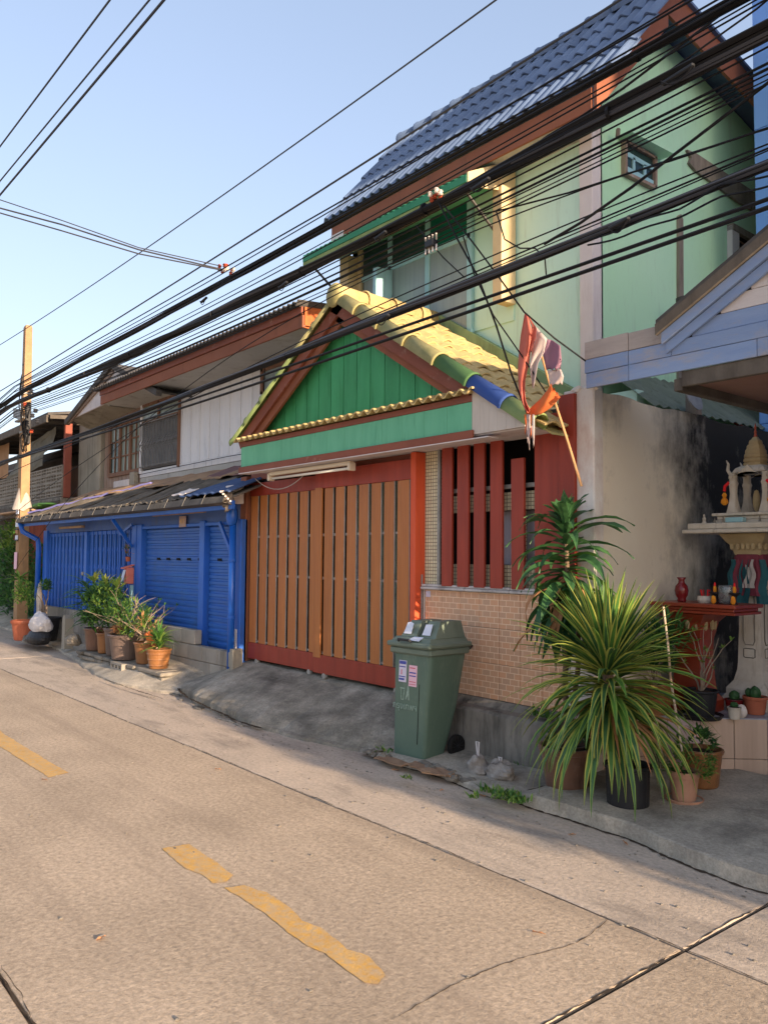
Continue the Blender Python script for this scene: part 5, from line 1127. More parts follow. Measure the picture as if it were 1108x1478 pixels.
# translucent corrugated sheet over the alley
cl = MB().grid(90, 4, lambda u, v: (lerp(-3.80, -4.37, v), lerp(5.95, 9.0, u), lerp(2.95, 3.40, v) + .012 * math.cos(u * 90 * 1.5)), thick=(0, 0, -.006)).build('corrugated_sheet', 'clear_corrugated'); tagit(cl, 'translucent corrugated sheet sloping from the mint side wall down to the mouldy wall', 'roof sheet')
for y in (6.6, 7.5): tagit(MB().beam((-3.78, y, 2.90), (-4.37, y, 3.36), .03, .03).build('roof_batten', 'rust_iron'), 'rusty batten under the translucent sheet, the %s of the two' % ('nearer' if y < 7 else 'farther'), 'batten', 'battens under the translucent sheet')
o = MB().box(-3.76, -3.66, 6.42, 6.52, 2.86, 3.12, 0, .006).build('wall_stub', 'raw_beam'); tagit(o, 'stub of bare concrete column rising from the mouldy wall', 'column')
o = MB().lathe([(.0, 0), (.10, .005), (.11, .02), (.0, .03)], (0, 0, 0), 14).build('wall_lamp', 'steel_grey'); o.location = (-3.62, 6.3, 3.0); o.rotation_euler = (0, 1.2, 0); tagit(o, 'grey round lamp fixed beside the bare column stub on the wall top', 'lamp')
# tall blue building behind
bb = thing('blue_building', 'tall glossy sky blue building with pale cloud shapes at the right edge', 'building', (0, 9, 0))
for k in range(8):
    for (x0, x1) in ((-3.86, -2.7), (-2.69, -1.5), (-1.49, 0)):
        boxpart('wall_panel', 'cloud_blue_wall', bb, x0, x1, 7.95, 8.2, k * 1.5 + .003, (k + 1) * 1.5 - .003, .004)
boxpart('wall_core', 'far_wall', bb, -3.83, 9, 8.05, 14, 0, 11.9, 0)
boxpart('sun_block_wing', 'cloud_blue_wall', bb, 9.2, 18, 5.72, 8.0, 0, 10.6, 0)  # unseen wing, added and sized to keep low sun off the mint side wall
for k in range(3): boxpart('window', 'dark_glass', bb, 10 + k * 2, 11.2 + k * 2, 5.70, 5.73, 4, 5.4, 0)  # windows dressing the added wing
# added out of view on the right: wall and shrubs that shade the kerb side
nw_ = thing('kerb_shade_wall', 'unseen low wall with shrubs added to shade the kerb side of the road', 'wall', (1.6, 4.4, 0))
boxpart('wall_body', 'old_cement', nw_, 1.3, 7, 3.92, 5.9, .05, 1.0, .01)
boxpart('side_wall', 'old_cement', bg_, 1.14, 1.25, 4.93, 8, .05, 2.81, .01)  # added out of view to block sun from the shrine and the wall end

# shrine platform with tiled faces
plat = thing('shrine_platform', 'raised tiled platform carrying the spirit house and altar', 'platform', (-2.6, 6.8, .1))
A_ = Vector((-3.65, 5.05, 0)); B_ = Vector((-1.35, 7.5, 0)); dd_ = (B_ - A_).normalized(); nd = Vector((-dd_.y, dd_.x, 0)); nd = -nd    # nd: outward to the street
if nd.y > 0: nd = -nd
ZT = .515; ZB = .06
inn = -nd
MB().prism([A_ + inn * .012 + Vector((0, 0, ZB)), B_ + inn * .012 + Vector((0, 0, ZB)), Vector((-1.35, 9, ZB)), Vector((-3.65, 9, ZB))], (0, 0, ZT - ZB - .012)).build('platform_body', 'mortar', plat)
L_ = (B_ - A_).length; tw = .235; nT = int(L_ / tw)
def dbox(t0, t1, o0, o1, z0, z1, name, m, par, bev=.003):
    xf = Matrix(((dd_.x, inn.x, 0, A_.x), (dd_.y, inn.y, 0, A_.y), (0, 0, 1, 0), (0, 0, 0, 1)))
    return MB().box(t0, t1, o0, o1, z0, z1, 0, bev, xf).build(name, m, par)
for i in range(nT):
    dbox(i * tw + .002, (i + 1) * tw - .002, 0, .012, .225, ZT - .010, 'face_tile', 'face_tile_pink' if i % 3 == 2 else 'face_tile', plat); dbox(i * tw + .002, (i + 1) * tw - .002, 0, .012, ZB, .221, 'face_tile', 'face_tile_pink' if i % 3 == 2 else 'face_tile', plat)
for j in range(9):
    for i in range(-10, nT):
        t0, t1 = i * tw, (i + 1) * tw; o0, o1 = j * tw, (j + 1) * tw
        P = [A_ + dd_ * t + inn * o for (t, o) in ((t0 + .002, o0 + .002), (t1 - .002, o0 + .002), (t1 - .002, o1 - .002), (t0 + .002, o1 - .002))]
        cxy = sum(P, Vector()) / 4
        if cxy.x < -3.60 or cxy.x > -1.3 or cxy.y > 8: continue
        P = [Vector((max(p.x, -3.653), p.y, ZT - .010)) for p in P]
        MB().prism(P, (0, 0, .008 + rr(0, .0012))).build('floor_tile', 'rust_tile' if (j in (2, 3) or (i + j) % 7 == 0) else 'grey_tile', plat)
# ================================================================== SPIRIT HOUSE and ALTAR
sp = thing('spirit_house', 'white Thai spirit house with a pointed prang roof on a carved pedestal', 'spirit house', (-3.13, 6.32, .51))
cx, cy = -3.13, 6.32
def sq(prof, name, m, par=sp, x=cx, y=cy, z=0, n=32, k=.8): return MB().lathe([(r_, zz + z) for r_, zz in prof], (x, y, 0), n, sq=k).build(name, m, par)
sq([(.20, .51), (.20, .58), (.17, .62), (.17, .66), (.125, .72), (.105, .80), (.10, .86)], 'pedestal_foot', 'spirit_white')
sq([(.10, .86), (.092, 1.1), (.085, 1.35), (.09, 1.5)], 'pedestal_shaft', 'spirit_white')
for a_ in range(4):
    t = a_ * math.pi / 2 - math.pi / 2
    for (z0, z1) in ((.90, .97), (1.0, 1.42)):
        c = Vector((cx, cy, (z0 + z1) / 2)) + Vector((math.cos(t), math.sin(t), 0)) * .098
        mb = MB(); w2 = .045; h2 = (z1 - z0) / 2; ax_ = Vector((-math.sin(t), math.cos(t), 0))
        P = [c + ax_ * (sx * w2) + Vector((0, 0, sz * h2)) for sx, sz in ((-1, -.85), (-.7, -1), (.7, -1), (1, -.85), (1, .85), (.7, 1), (-.7, 1), (-1, .85))]
        mb.tube(P + [P[0]], .004, 5).build('carved_border', 'stone_slab', sp)
sq([(.09, 1.68), (.11, 1.70), (.125, 1.76), (.16, 1.80), (.20, 1.86)], 'capital', 'spirit_gold')
for i in range(22):
    t = 2 * math.pi * i / 22; q = 1 / max(abs(math.cos(t)), abs(math.sin(t))); q = 1 + (q - 1) * .8
    MB().blob((cx + .135 * q * math.cos(t), cy + .135 * q * math.sin(t), 1.765), .018, .018, .035, n=6, amp=0).build('lotus_petal', 'spirit_gold', sp)
sq([(.09, 1.50), (.095, 1.68)], 'wrapped_neck', 'cloth_teal')
MB().box(cx - .44, cx + .44, cy - .30, cy + .34, 1.865, 1.895, 0, .006).box(cx - .41, cx + .41, cy - .27, cy + .31, 1.897, 1.945, 0, .008).build('terrace', 'spirit_white', sp)
MB().box(cx - .24, cx + .28, cy - .17, cy + .22, 1.947, 1.97, 0, .004).box(cx - .22, cx + .26, cy - .15, cy + .20, 1.972, 2.0, 0, .004).box(cx - .25, cx + .29, cy - .18, cy + .23, 2.002, 2.025, 0, .004).build('house_base', 'spirit_white', sp)
for (sx, sy) in ((-1, -1), (1, -1), (-1, 1), (1, 1)):
    x, y = cx + .02 + sx * .13, cy + .02 + sy * .11
    MB().lathe([(.055, 2.025), (.045, 2.06), (.032, 2.12), (.026, 2.18), (.030, 2.24), (.036, 2.26), (.028, 2.28), (.028, 2.34)], (x, y, 0), 14, sq=.5).build('column', 'spirit_white', sp)
    MB().tube([(x + sx * .02, y, 2.33), (x + sx * .045, y, 2.37), (x + sx * .04, y, 2.42), (x + sx * .055, y, 2.45)], [.016, .014, .010, .004], 8).build('roof_horn', 'spirit_white', sp)
rf = MB()
for (ax_, s_) in (('x', 1), ('y', 1)):
    for sgn in (-1, 1):
        P = []
        for i in range(11):
            t = -1 + 2 * i / 10; zz = 2.30 + .10 * (1 - abs(t)) ** 1.6 + .02 * abs(t) ** 3; P.append((t * .15, zz))
        pts = [(p_, 2.30 + .045 * (1 - (2 * abs(i / 10 - .5)) ** 2)) for i, (p_, _) in enumerate(P)]
        poly = P + pts[::-1]
        off = sgn * .135
        if ax_ == 'x': rf.prism([(cx + .02 + a_, cy + .02 + off - .012, z) for a_, z in poly], (0, .024, 0))
        else: rf.prism([(cx + .02 + off - .012, cy + .02 + a_, z) for a_, z in poly], (.024, 0, 0))
rf.build('arched_gable', 'spirit_white', sp)
sq([(.14, 2.345), (.12, 2.38), (.085, 2.40)], 'roof_base', 'spirit_white', x=cx + .02, y=cy + .02)
pr = [(.085, 2.395)]
for i in range(6):
    z = 2.40 + i * .034; r_ = .085 * (1 - (i / 7.2) ** 2.2); pr += [(r_, z), (r_ * .98, z + .022), (r_ * .90, z + .026), (r_ * .90, z + .032)]
pr += [(.03, 2.61), (.018, 2.63)]
MB().lathe(pr, (cx + .02, cy + .02, 0), 24, sq=.35).build('prang_tower', 'spirit_gold', sp)
MB().lathe([(.012, 2.625), (.014, 2.64), (.008, 2.655), (.012, 2.67), (.006, 2.69), (.009, 2.71), (.002, 2.74)], (cx + .02, cy + .02, 0), 10).build('finial', 'insulator_red', sp)
def fig(x, y, z, h, m, label, cat, grp=None):
    o = MB().lathe([(h * .28, 0), (h * .26, h * .1), (h * .16, h * .25), (h * .2, h * .5), (h * .16, h * .62), (h * .07, h * .68), (h * .12, h * .78), (h * .1, h * .92), (0.001, h)], (x, y, z), 10).build('figurine', m); return tagit(o, label, cat, grp)
fig(cx - .30, cy - .2, 1.945, .075, 'spirit_white', 'little white figurine with raised arms near the left corner of the spirit house terrace', 'figurine')
for (x, y, h) in ((-.2, -.22, .045), (-.12, -.24, .05), (.16, -.22, .05), (.30, -.2, .06)): fig(cx + x, cy + y, 1.945, h, 'stone_slab', 'tiny dull figurine on the spirit house terrace, %s of four from the left' % {-.2: 'first', -.12: 'second', .16: 'third', .30: 'fourth'}[x], 'figurine', 'small figurines on the spirit house terrace')
o = MB().box(cx - .10, cx + .04, cy - .25, cy - .19, 1.947, 1.985, 0, .004).build('offering_box', 'frame_blue'); tagit(o, 'pale blue offering box lying on the spirit house terrace', 'box')
MB().blob((cx + .02, cy + .02, 2.12), .03, .03, .09, n=10, amp=.05).build('idol', 'spirit_gold', sp)
for sx in (-1, 1):
    g = thing('garland', 'orange and red flower garland hanging on the %s front column of the spirit house' % ('left' if sx < 0 else 'right'), 'garland', (cx + .02 + sx * .19, cy - .12, 2.08))
    MB().tube([(cx + .02 + sx * .15, cy - .12, 2.27), (cx + .02 + sx * .18, cy - .13, 2.24), (cx + .02 + sx * .185, cy - .13, 2.20)], .012, 7).build('red_flowers', 'garland_red', g)
    MB().lathe([(.008, 2.19), (.02, 2.17), (.012, 2.15), (.026, 2.13), (.03, 2.11), (.012, 2.09)], (cx + .02 + sx * .185, cy - .13, 0), 9).build('orange_flowers', 'garland_orange', g)
# coloured cloths tied round the pedestal
cb = thing('tied_cloths', 'teal and magenta cloths tied around the spirit house pedestal', 'cloth', (cx, cy - .1, 1.3))
for i, m in enumerate(('cloth_teal', 'cloth_magenta', 'cloth_teal', 'cloth_white', 'cloth_magenta', 'cloth_teal')):
    x = cx - .10 + i * .045
    MB().grid(3, 8, lambda u, v: (x + (u - .5) * .05 * (1 + v) + .01 * math.sin(v * 9 + i), cy - .12 - .03 * v - .012 * math.sin(u * 6 + i), 1.66 - v * (.22 + .06 * (i % 3))), thick=(0, .004, 0)).build('cloth_strip', m, cb)
MB().lathe([(.12, 1.60), (.13, 1.63), (.13, 1.67), (.12, 1.70)], (cx, cy, 0), 20, sq=.5).build('sash', 'cloth_magenta', cb)

al = thing('altar_table', 'red lacquered altar table with a carved pedestal in front of the spirit house', 'altar', (-3.2, 5.86, .51))
MB().box(-3.60, -2.93, 5.62, 6.02, 1.255, 1.275, 0, .003).box(-3.585, -2.945, 5.635, 6.005, 1.277, 1.30, 0, .004).box(-3.61, -2.92, 5.61, 6.03, 1.302, 1.33, 0, .005).build('table_top', 'altar_red', al)
sq([(.16, .51), (.165, .60), (.13, .64), (.12, .70), (.105, .90), (.11, 1.05), (.14, 1.18), (.20, 1.25)], 'pedestal', 'altar_red', al, -3.36, 5.82)
for i in range(14): t = 2 * math.pi * i / 14; MB().blob((-3.36 + .15 * math.cos(t), 5.82 + .15 * math.sin(t), 1.17), .018, .018, .05, n=6, amp=0).build('carved_petal', 'spirit_gold', al)
vs_ = MB().lathe([(.03, 0), (.034, .01), (.03, .025), (.045, .05), (.052, .085), (.045, .12), (.025, .145), (.022, .165), (.036, .185), (.030, .187), (.016, .165)], (-3.41, 5.74, 1.332), 20).build('vase', 'red_ceramic', smooth=True); tagit(vs_, 'dark red ceramic vase standing at the left of the altar table', 'vase')
o = MB().lathe([(.05, 0), (.06, .02), (.055, .05), (.05, .05)], (-3.24, 5.78, 1.332), 14).build('incense_bowl', 'spirit_white'); tagit(o, 'small pale incense bowl with red sticks on the altar table', 'bowl')
mb = MB()
for i in range(12): a_ = rr(0, 6.3); mb.tube([(-3.24 + .02 * math.cos(a_), 5.78 + .02 * math.sin(a_), 1.35), (-3.24 + .035 * math.cos(a_), 5.78 + .035 * math.sin(a_), 1.43)], .003, 4)
tagit(mb.build('incense_sticks', 'garland_red'), 'bundle of red incense sticks standing in the pale bowl', 'incense')
gl = thing('glass_jar', 'clear glass jar holding a silvery figure between two candle holders on the altar', 'jar', (-3.06, 5.76, 1.332))
MB().lathe([(.055, 0), (.06, .005), (.06, .12), (.052, .135), (.05, .135), (.057, .12), (.057, .008), (.0, .008)], (-3.06, 5.76, 1.334), 20).build('glass', 'glass_clear', gl, smooth=True)
MB().lathe([(.035, 0), (.02, .02), (.012, .04), (.022, .07), (.012, .09), (.014, .10), (.002, .115)], (-3.06, 5.76, 1.345), 12).build('silver_figure', 'steel_grey', gl)
for x in (-3.14, -2.99):
    t_ = thing('candle_holder', 'black dish with orange garland flowers %s the glass jar on the altar' % ('left of' if x < -3.05 else 'right of'), 'holder', (x, 5.74, 1.332))
    MB().lathe([(.02, 0), (.012, .03), (.012, .06), (.04, .075), (.045, .085), (.0, .08)], (x, 5.74, 1.332), 14).build('dish', 'black_plastic', t_)
    MB().blob((x, 5.74, 1.435), .014, .014, .03, n=8, amp=.1).build('flowers', 'garland_orange', t_); MB().blob((x, 5.74, 1.47), .008, .008, .02, n=8, amp=0).build('bud', 'garland_red', t_)
    MB().blob((x + .01, 5.70, 1.36), .02, .015, .03, n=8, amp=.2).build('fallen_flowers', 'garland_orange', t_)

# ================================================================== POTS AND PLANTS
def pot(par, x, y, z, r, h, m, rim=.12, soil='soil', taper=.72, rings=0, saucer=None):
    prof = [(r * taper, 0), (r * (taper + .05), .01), (r * .95, h * (1 - rim)), (r * 1.02, h * (1 - rim) + .004)]
    if rings: prof = [(r * taper, 0)] + [q for i in range(rings) for q in ((lerp(r * taper, r * .95, (i + .4) / rings), h * (1 - rim) * (i + .4) / rings), (lerp(r * taper, r * .95, (i + .6) / rings) + .007, h * (1 - rim) * (i + .55) / rings), (lerp(r * taper, r * .95, (i + .8) / rings), h * (1 - rim) * (i + .7) / rings))] + [(r * .96, h * (1 - rim)), (r * 1.03, h * (1 - rim) + .006)]
    prof += [(r * 1.05, h * .96), (r * 1.02, h), (r * .93, h), (r * .90, h * .86), (r * .05, h * .85)]
    MB().lathe(prof, (x, y, z), 28).build('pot', m, par, smooth=False)
    MB().lathe([(r * .895, 0), (r * .7, .012), (.0, .02)], (x, y, z + h * .86), 18, wob=.02).build('potting_soil', soil, par)
    if saucer: MB().lathe([(r * .95, -.02), (r * 1.15, -.015), (r * 1.28, .015), (r * 1.24, .018), (r * 1.1, -.002), (.0, -.002)], (x, y, z), 26).build('saucer', saucer, par)
def leafpart(par, name, mats, **k):
    mb = MB(); mb.leaf(**k); return mb.build(name, mats, par)
# 1 big variegated rosette plant in a black tub
pX, pY = -3.10, 4.56; pz0 = .09
pd = thing('variegated_plant', 'big spiky variegated plant with drooping lower leaves in a black tub at the kerb', 'plant', (pX, pY, pz0))
pot(pd, pX, pY, pz0, .145, .26, 'black_plastic', rim=.1, taper=.85)
MB().tube([(pX, pY, .3), (pX - .05, pY - .02, .5), (pX - .11, pY - .04, .80), (pX - .12, pY - .04, .98)], [.035, .035, .04, .03], 9).build('stem', 'bark', pd)
rnd = random.Random(11)
hx_, hy_ = pX - .12, pY - .04
NL = 330
for i in range(NL):
    t = i / NL; az = i * 2.39996 + rnd.uniform(-.25, .25)
    if t < .47: el = lerp(-.55, .25, t / .47) + rnd.uniform(-.2, .2); L_ = rnd.uniform(.50, .78); dr = rnd.uniform(1.0, 1.6); z = lerp(.64, .86, t / .47)
    elif t < .72: el = lerp(.25, .9, (t - .47) / .25) + rnd.uniform(-.12, .12); L_ = rnd.uniform(.50, .74); dr = rnd.uniform(.5, 1.1); z = .90
    else: el = lerp(.85, 1.48, (t - .72) / .28) + rnd.uniform(-.08, .08); L_ = rnd.uniform(.46, .68); dr = rnd.uniform(.1, .45); z = .95
    m = rnd.random(); mats = ['leaf_mid' if m < .4 else 'leaf_dark', 'leaf_yellow' if rnd.random() < .6 else 'leaf_light']
    leafpart(pd, 'leaf', mats, base=(hx_ + .03 * math.cos(az), hy_ + .03 * math.sin(az), z), az=az, el=el, L_=L_, wd=rnd.uniform(.036, .054), droop=dr, seg=7, mi=0, edge=1, twist=rnd.uniform(-.5, .5), fold=.2)
for i in range(34):
    az = rr(0, 6.3); leafpart(pd, 'dry_leaf', ['leaf_dry', 'leaf_dry'], base=(hx_ + .04 * math.cos(az), hy_ + .04 * math.sin(az), rr(.6, .8)), az=az, el=rr(-.8, .1), L_=rr(.35, .6), wd=.02, droop=.9, seg=5, mi=0, edge=1, twist=1)
# 2 tall cornstalk plant behind
dp_ = U(850, 900, 4.86); dx, dy = -3.70, 4.72
ds = thing('cornstalk_plant', 'tall dark cornstalk plant with broad hanging leaves in front of the peeled wall end', 'plant', (dx, dy, .1))
pot(ds, dx, dy, .09, .15, .26, 'glazed_brown')
MB().tube([(dx, dy, .3), (dx - .02, dy, .8), (dx + .01, dy, 1.3), (dx - .01, dy, 1.92)], [.022, .02, .018, .016], 8).build('stem', 'bark', ds)
MB().tube([(dx, dy, .3), (dx + .08, dy + .02, .9), (dx + .10, dy, 1.35)], [.02, .018, .014], 8).build('stem', 'bark', ds)
for i in range(84):
    t = i / 84; az = i * 2.39996 + rnd.uniform(-.3, .3)
    if t < .8: z = lerp(1.26, 1.90, t / .8); el = lerp(-.5, .65, t / .8) + rnd.uniform(-.15, .15); L_ = rnd.uniform(.36, .56); dr = rnd.uniform(1.3, 2.2)
    else: z = 1.92 + rnd.uniform(-.02, .02); el = rnd.uniform(.8, 1.45); L_ = rnd.uniform(.16, .26); dr = rnd.uniform(.3, .9)
    m = rnd.random(); mm_ = 'leaf_dark' if m < .84 else ('leaf_mid' if m < .94 else 'leaf_light')
    if t < .3 and rnd.random() < .12: mm_ = 'leaf_dry'
    leafpart(ds, 'leaf', mm_, base=(dx - .005 + .012 * math.cos(az), dy + .012 * math.sin(az), z), az=az, el=el, L_=L_, wd=rnd.uniform(.060, .088), droop=dr, seg=7, twist=rnd.uniform(-.8, .8), wave=.006, fold=.18)
for i in range(44):
    az = i * 2.39996 + rr(-.3, .3); leafpart(ds, 'leaf', 'leaf_dark' if i % 7 else 'leaf_dry', base=(dx + .012 * math.cos(az), dy + .012 * math.sin(az), rr(1.18, 1.55)), az=az, el=rr(-1.0, -.1), L_=rr(.34, .5), wd=rr(.055, .08), droop=rr(.7, 1.4), seg=6, twist=rr(-.8, .8), wave=.008, fold=.18)
for i in range(26):
    az = i * 2.39996; leafpart(ds, 'leaf', 'leaf_dark', base=(dx + .10, dy, 1.34 + rr(-.05, .05)), az=az, el=rr(-.2, .9), L_=rr(.2, .32), wd=rr(.035, .05), droop=rr(.9, 1.7), seg=6, twist=rr(-.6, .6), wave=.006, fold=.18)
# 3 generic planters
def bush(par, c, rx, ry, rz, n, m, L_=.07, wd=.03, seed=0, name='foliage', el=(-.4, 1.2), droop=.6, hollow=.35, seg=2):
    rnd = random.Random(seed); mb = MB(); ml = m if isinstance(m, list) else [m]
    cl_ = [(rnd.gauss(0, .5), rnd.gauss(0, .5), rnd.uniform(-.6, .9)) for _ in range(max(5, n // 40))]
    for i in range(n):
        k = rnd.choice(cl_); q = Vector((k[0] + rnd.gauss(0, .22), k[1] + rnd.gauss(0, .22), k[2] + rnd.gauss(0, .2)))
        if q.length > 1.15: q = q.normalized() * rnd.uniform(.8, 1.15)
        p = Vector(c) + Vector((q.x * rx, q.y * ry, q.z * rz)); az = math.atan2(q.y, q.x) + rnd.uniform(-1.2, 1.2)
        mb.leaf(p, az, rnd.uniform(*el), L_ * rnd.uniform(.6, 1.3), wd * rnd.uniform(.7, 1.2), droop, seg, mi=rnd.randrange(len(ml)), twist=rnd.uniform(-.8, .8), fold=.15)
    o = mb.build(name, ml, par); o['kind'] = 'stuff'; return o
def twigs(par, c, n, h, spread, m='stem_grey', seed=0, r=.006, kink=.35):
    rnd = random.Random(seed)
    tips = []
    for i in range(n):
        p = Vector(c); d = Vector((rnd.uniform(-1, 1) * spread, rnd.uniform(-1, 1) * spread, 1)).normalized(); P = [p.copy()]
        for k in range(6): d = (d + Vector((rnd.uniform(-kink, kink), rnd.uniform(-kink, kink), rnd.uniform(-.1, .2)))).normalized(); p = p + d * h / 6; P.append(p.copy())
        MB().tube(P, [r * (1 - .12 * j) for j in range(7)], 5).build('branch', m, par); tips += P[3:]
    return tips
# brown glazed pot left of the big plant
def UP(px, py, y, z=None): return U(px, py, y)
def plantpot(name, label, x, y, z, r, h, m, cat='potted plant', group=None, **k):
    t_ = thing(name, label, cat, (x, y, z), group); pot(t_, x, y, z, r, h, m, **k); return t_
a1 = plantpot('potted_shrub', 'wide brown glazed pot under the left side of the spiky plant', -3.62, 4.62, .075, .195, .29, 'glazed_brown', rim=.14); bush(a1, (-3.62, 4.62, .42), .15, .12, .09, 150, ['leaf_dark', 'leaf_mid'], .05, .025, 1)
a2 = plantpot('potted_shrub', 'terracotta pot with saucer and small bright shrub right of the black tub', -2.90, 4.88, .11, .095, .19, 'pale_terracotta', saucer='pale_terracotta', rim=.22); bush(a2, (-2.86, 4.86, .36), .16, .11, .12, 480, ['leaf_mid', 'leaf_light', 'leaf_mid'], .035, .014, 2)
a3 = plantpot('potted_shrub', 'olive brown glazed pot half hidden between the terracotta pot and the tiled platform', -2.97, 5.22, .13, .14, .25, 'glazed_tan'); bush(a3, (-3.0, 5.2, .45), .12, .1, .12, 160, ['leaf_dark', 'leaf_mid'], .06, .02, 3)
a4 = plantpot('potted_shrub', 'black plastic pot with bare desert rose branches at the platform corner', -3.20, 5.62, .515, .125, .19, 'black_plastic', saucer='black_plastic', rim=.1)
tp = twigs(a4, (-3.20, 5.62, .68), 8, .48, .55, seed=3, r=.008)
rnd = random.Random(8); mb = MB()
for p in tp:
    if rnd.random() < .4:
        for k in range(4): mb.leaf(p, rnd.uniform(0, 6.3), rnd.uniform(0, 1.2), .04, .018, .4, 2)
mb.build('foliage', 'leaf_light', a4)
a5 = plantpot('potted_shrub', 'tan glazed pot standing behind the spiky plant beside the altar pedestal', -3.48, 5.45, .50, .15, .24, 'glazed_tan'); bush(a5, (-3.50, 5.42, .95), .2, .2, .24, 260, ['leaf_dark', 'leaf_dark', 'leaf_mid'], .16, .03, 4, droop=1.0)
bush(a5, (-3.42, 5.5, 1.05), .16, .16, .16, 120, ['hedge_leaf'], .12, .025, 14, droop=.8)
tips = twigs(a5, (-3.46, 5.45, .7), 7, .7, .7, seed=9, r=.006)
mb = MB()
for p in tips:
    if rnd.random() < .5:
        for k in range(3): mb.leaf(p, rnd.uniform(0, 6.3), rnd.uniform(0, 1.2), .05, .02, .4, 2)
mb.build('foliage', 'leaf_light', a5)
a6 = plantpot('cactus_pot', 'small red bowl with a cactus at the foot of the altar', -3.14, 6.0, .515, .07, .09, 'red_ceramic'); MB().blob((-3.14, 6.0, .63), .04, .04, .04, n=10, amp=.1, seed=2).build('cactus', 'leaf_dark', a6)
a7 = plantpot('cactus_pot', 'orange terracotta pot with two cacti at the right edge near the pedestal', -2.99, 6.02, .515, .085, .13, 'terracotta', rim=.2)
for (x, s_) in ((-3.03, .025), (-2.98, .04)): MB().blob((x, 6.0, .67), s_, s_, s_ * 1.3, n=10, amp=.12, seed=3).build('cactus', 'leaf_dark', a7)
a8 = plantpot('succulent_pot', 'tiny ribbed white pot on the platform edge in front of the black pot', -2.985, 5.70, .515, .048, .085, 'spirit_white'); MB().blob((-2.985, 5.70, .615), .03, .03, .02, n=8, amp=.2).build('succulent', 'leaf_dark', a8)
o = MB().blob((-2.98, 5.79, .56), .045, .03, .05, n=12, amp=.05).build('white_mug', 'insulator_white'); tagit(o, 'round white ceramic mug behind the tiny ribbed pot', 'mug')
o = MB().tube([U(957, 876, 4.95), U(963, 925, 4.93), U(968, 985, 4.9), U(977, 1040, 4.88), U(984, 1085, 4.86)], [.007, .008, .009, .008, .007], 8).build('stick', 'white_stick'); tagit(o, 'pale peeling stick standing among the leaves right of the spiky plant', 'stick')
# weeds by the kerb
wd1 = MB(); rnd = random.Random(4)
for (px, py, s_, n) in ((730, 1148, .10, 130), (745, 1155, .06, 70), (704, 1140, .06, 40), (682, 1150, .03, 18), (587, 1122, .03, 16), (552, 1082, .07, 34), (755, 1108, .06, 60), (770, 1100, .06, 50)):
    c = UZ(px, py, .06)
    for i in range(n): wd1.leaf((c.x + rnd.gauss(0, s_ * .6), c.y + rnd.gauss(0, s_ * .45), .05), rnd.uniform(0, 6.3), rnd.uniform(.3, 1.4), rnd.uniform(.025, .07), rnd.uniform(.010, .024), .7, 2, mi=rnd.randrange(2), fold=.1)
tagit(wd1.build('weeds', ['leaf_mid', 'leaf_light'], kind='stuff'), 'green weeds sprouting along the broken kerb near the rubbish bags', 'weeds')
wd2 = MB()
for i in range(30): wd2.leaf((-4.05 + rnd.gauss(0, .08), 4.90, .45), rnd.uniform(0, 6.3), rnd.uniform(.3, 1.4), rnd.uniform(.05, .12), .02, .8, 3)
tagit(wd2.build('wall_weed', 'leaf_mid'), 'thin fern like weed growing on the plinth ledge below the brick print tiles', 'weed')

# ================================================================== WHEELED BIN
bn = thing('wheeled_bin', 'green wheeled rubbish bin with stickers and papers on its domed lid', 'bin', (-4.975, 4.585, .045))
yaw = 0.06
def bp(x, y, z): c, s_ = math.cos(yaw), math.sin(yaw); return (-4.975 + x * c - y * s_, 4.585 + x * s_ + y * c, .045 + z)
mb = MB(); rings = []
for (hx2, y0, y1, z, r_) in ((.175, -.195, .04, .0, .03), (.18, -.20, .055, .03, .035), (.192, -.215, .15, .40, .035), (.212, -.23, .195, .80, .04), (.212, -.23, .195, .83, .04)):
    ring = []
    for (qx, qy, a0) in ((1, 1, 0), (-1, 1, 1), (-1, -1, 2), (1, -1, 3)):
        ccx = qx * (hx2 - r_); ccy = (y1 - r_) if qy > 0 else (y0 + r_)
        for k in range(4): t = (a0 + k / 3) * math.pi / 2; ring.append(bp(ccx - .07 * (1 - z / .83) + r_ * math.cos(t), ccy + r_ * math.sin(t), z))
    rings.append(ring)
n = 16; mb.add([v for r_ in rings for v in r_], [(i * n + k, i * n + (k + 1) % n, (i + 1) * n + (k + 1) % n, (i + 1) * n + k) for i in range(4) for k in range(n)] + [tuple(range(n))[::-1]])
mb.build('body', 'bin_green', bn)
xfb = Matrix.Translation((-4.975, 4.585, .045)) @ Matrix.Rotation(yaw, 4, 'Z')
MB().box(-.235, .235, -.255, .21, .83, .885, 0, .012, xfb).build('rim', 'bin_lid', bn)
MB().box(-.25, .25, -.28, .225, .887, .93, 0, .015, xfb).build('lid', 'bin_lid', bn)
lid2 = MB()
def dome(x0, x1, y0, y1, z0, z1, t=.6):
    a_ = (x1 - x0) * (1 - t) / 2; b_ = (y1 - y0) * (1 - t) / 2
    P = [(x0, y0, z0), (x1, y0, z0), (x1, y1, z0), (x0, y1, z0), (x0 + a_, y0 + b_ * 1.6, z1), (x1 - a_, y0 + b_ * 1.6, z1), (x1 - a_, y1 - b_ * .4, z1), (x0 + a_, y1 - b_ * .4, z1)]
    lid2.add([bp(*p) for p in P], [(0, 3, 2, 1), (4, 5, 6, 7), (0, 1, 5, 4), (1, 2, 6, 5), (2, 3, 7, 6), (3, 0, 4, 7)])
dome(-.22, .22, -.25, .20, .93, .965, .9); dome(-.185, -.01, -.17, .18, .965, 1.09, .66); dome(.035, .205, -.17, .18, .965, 1.095, .70)
lid2.build('lid_dome', 'bin_lid', bn)
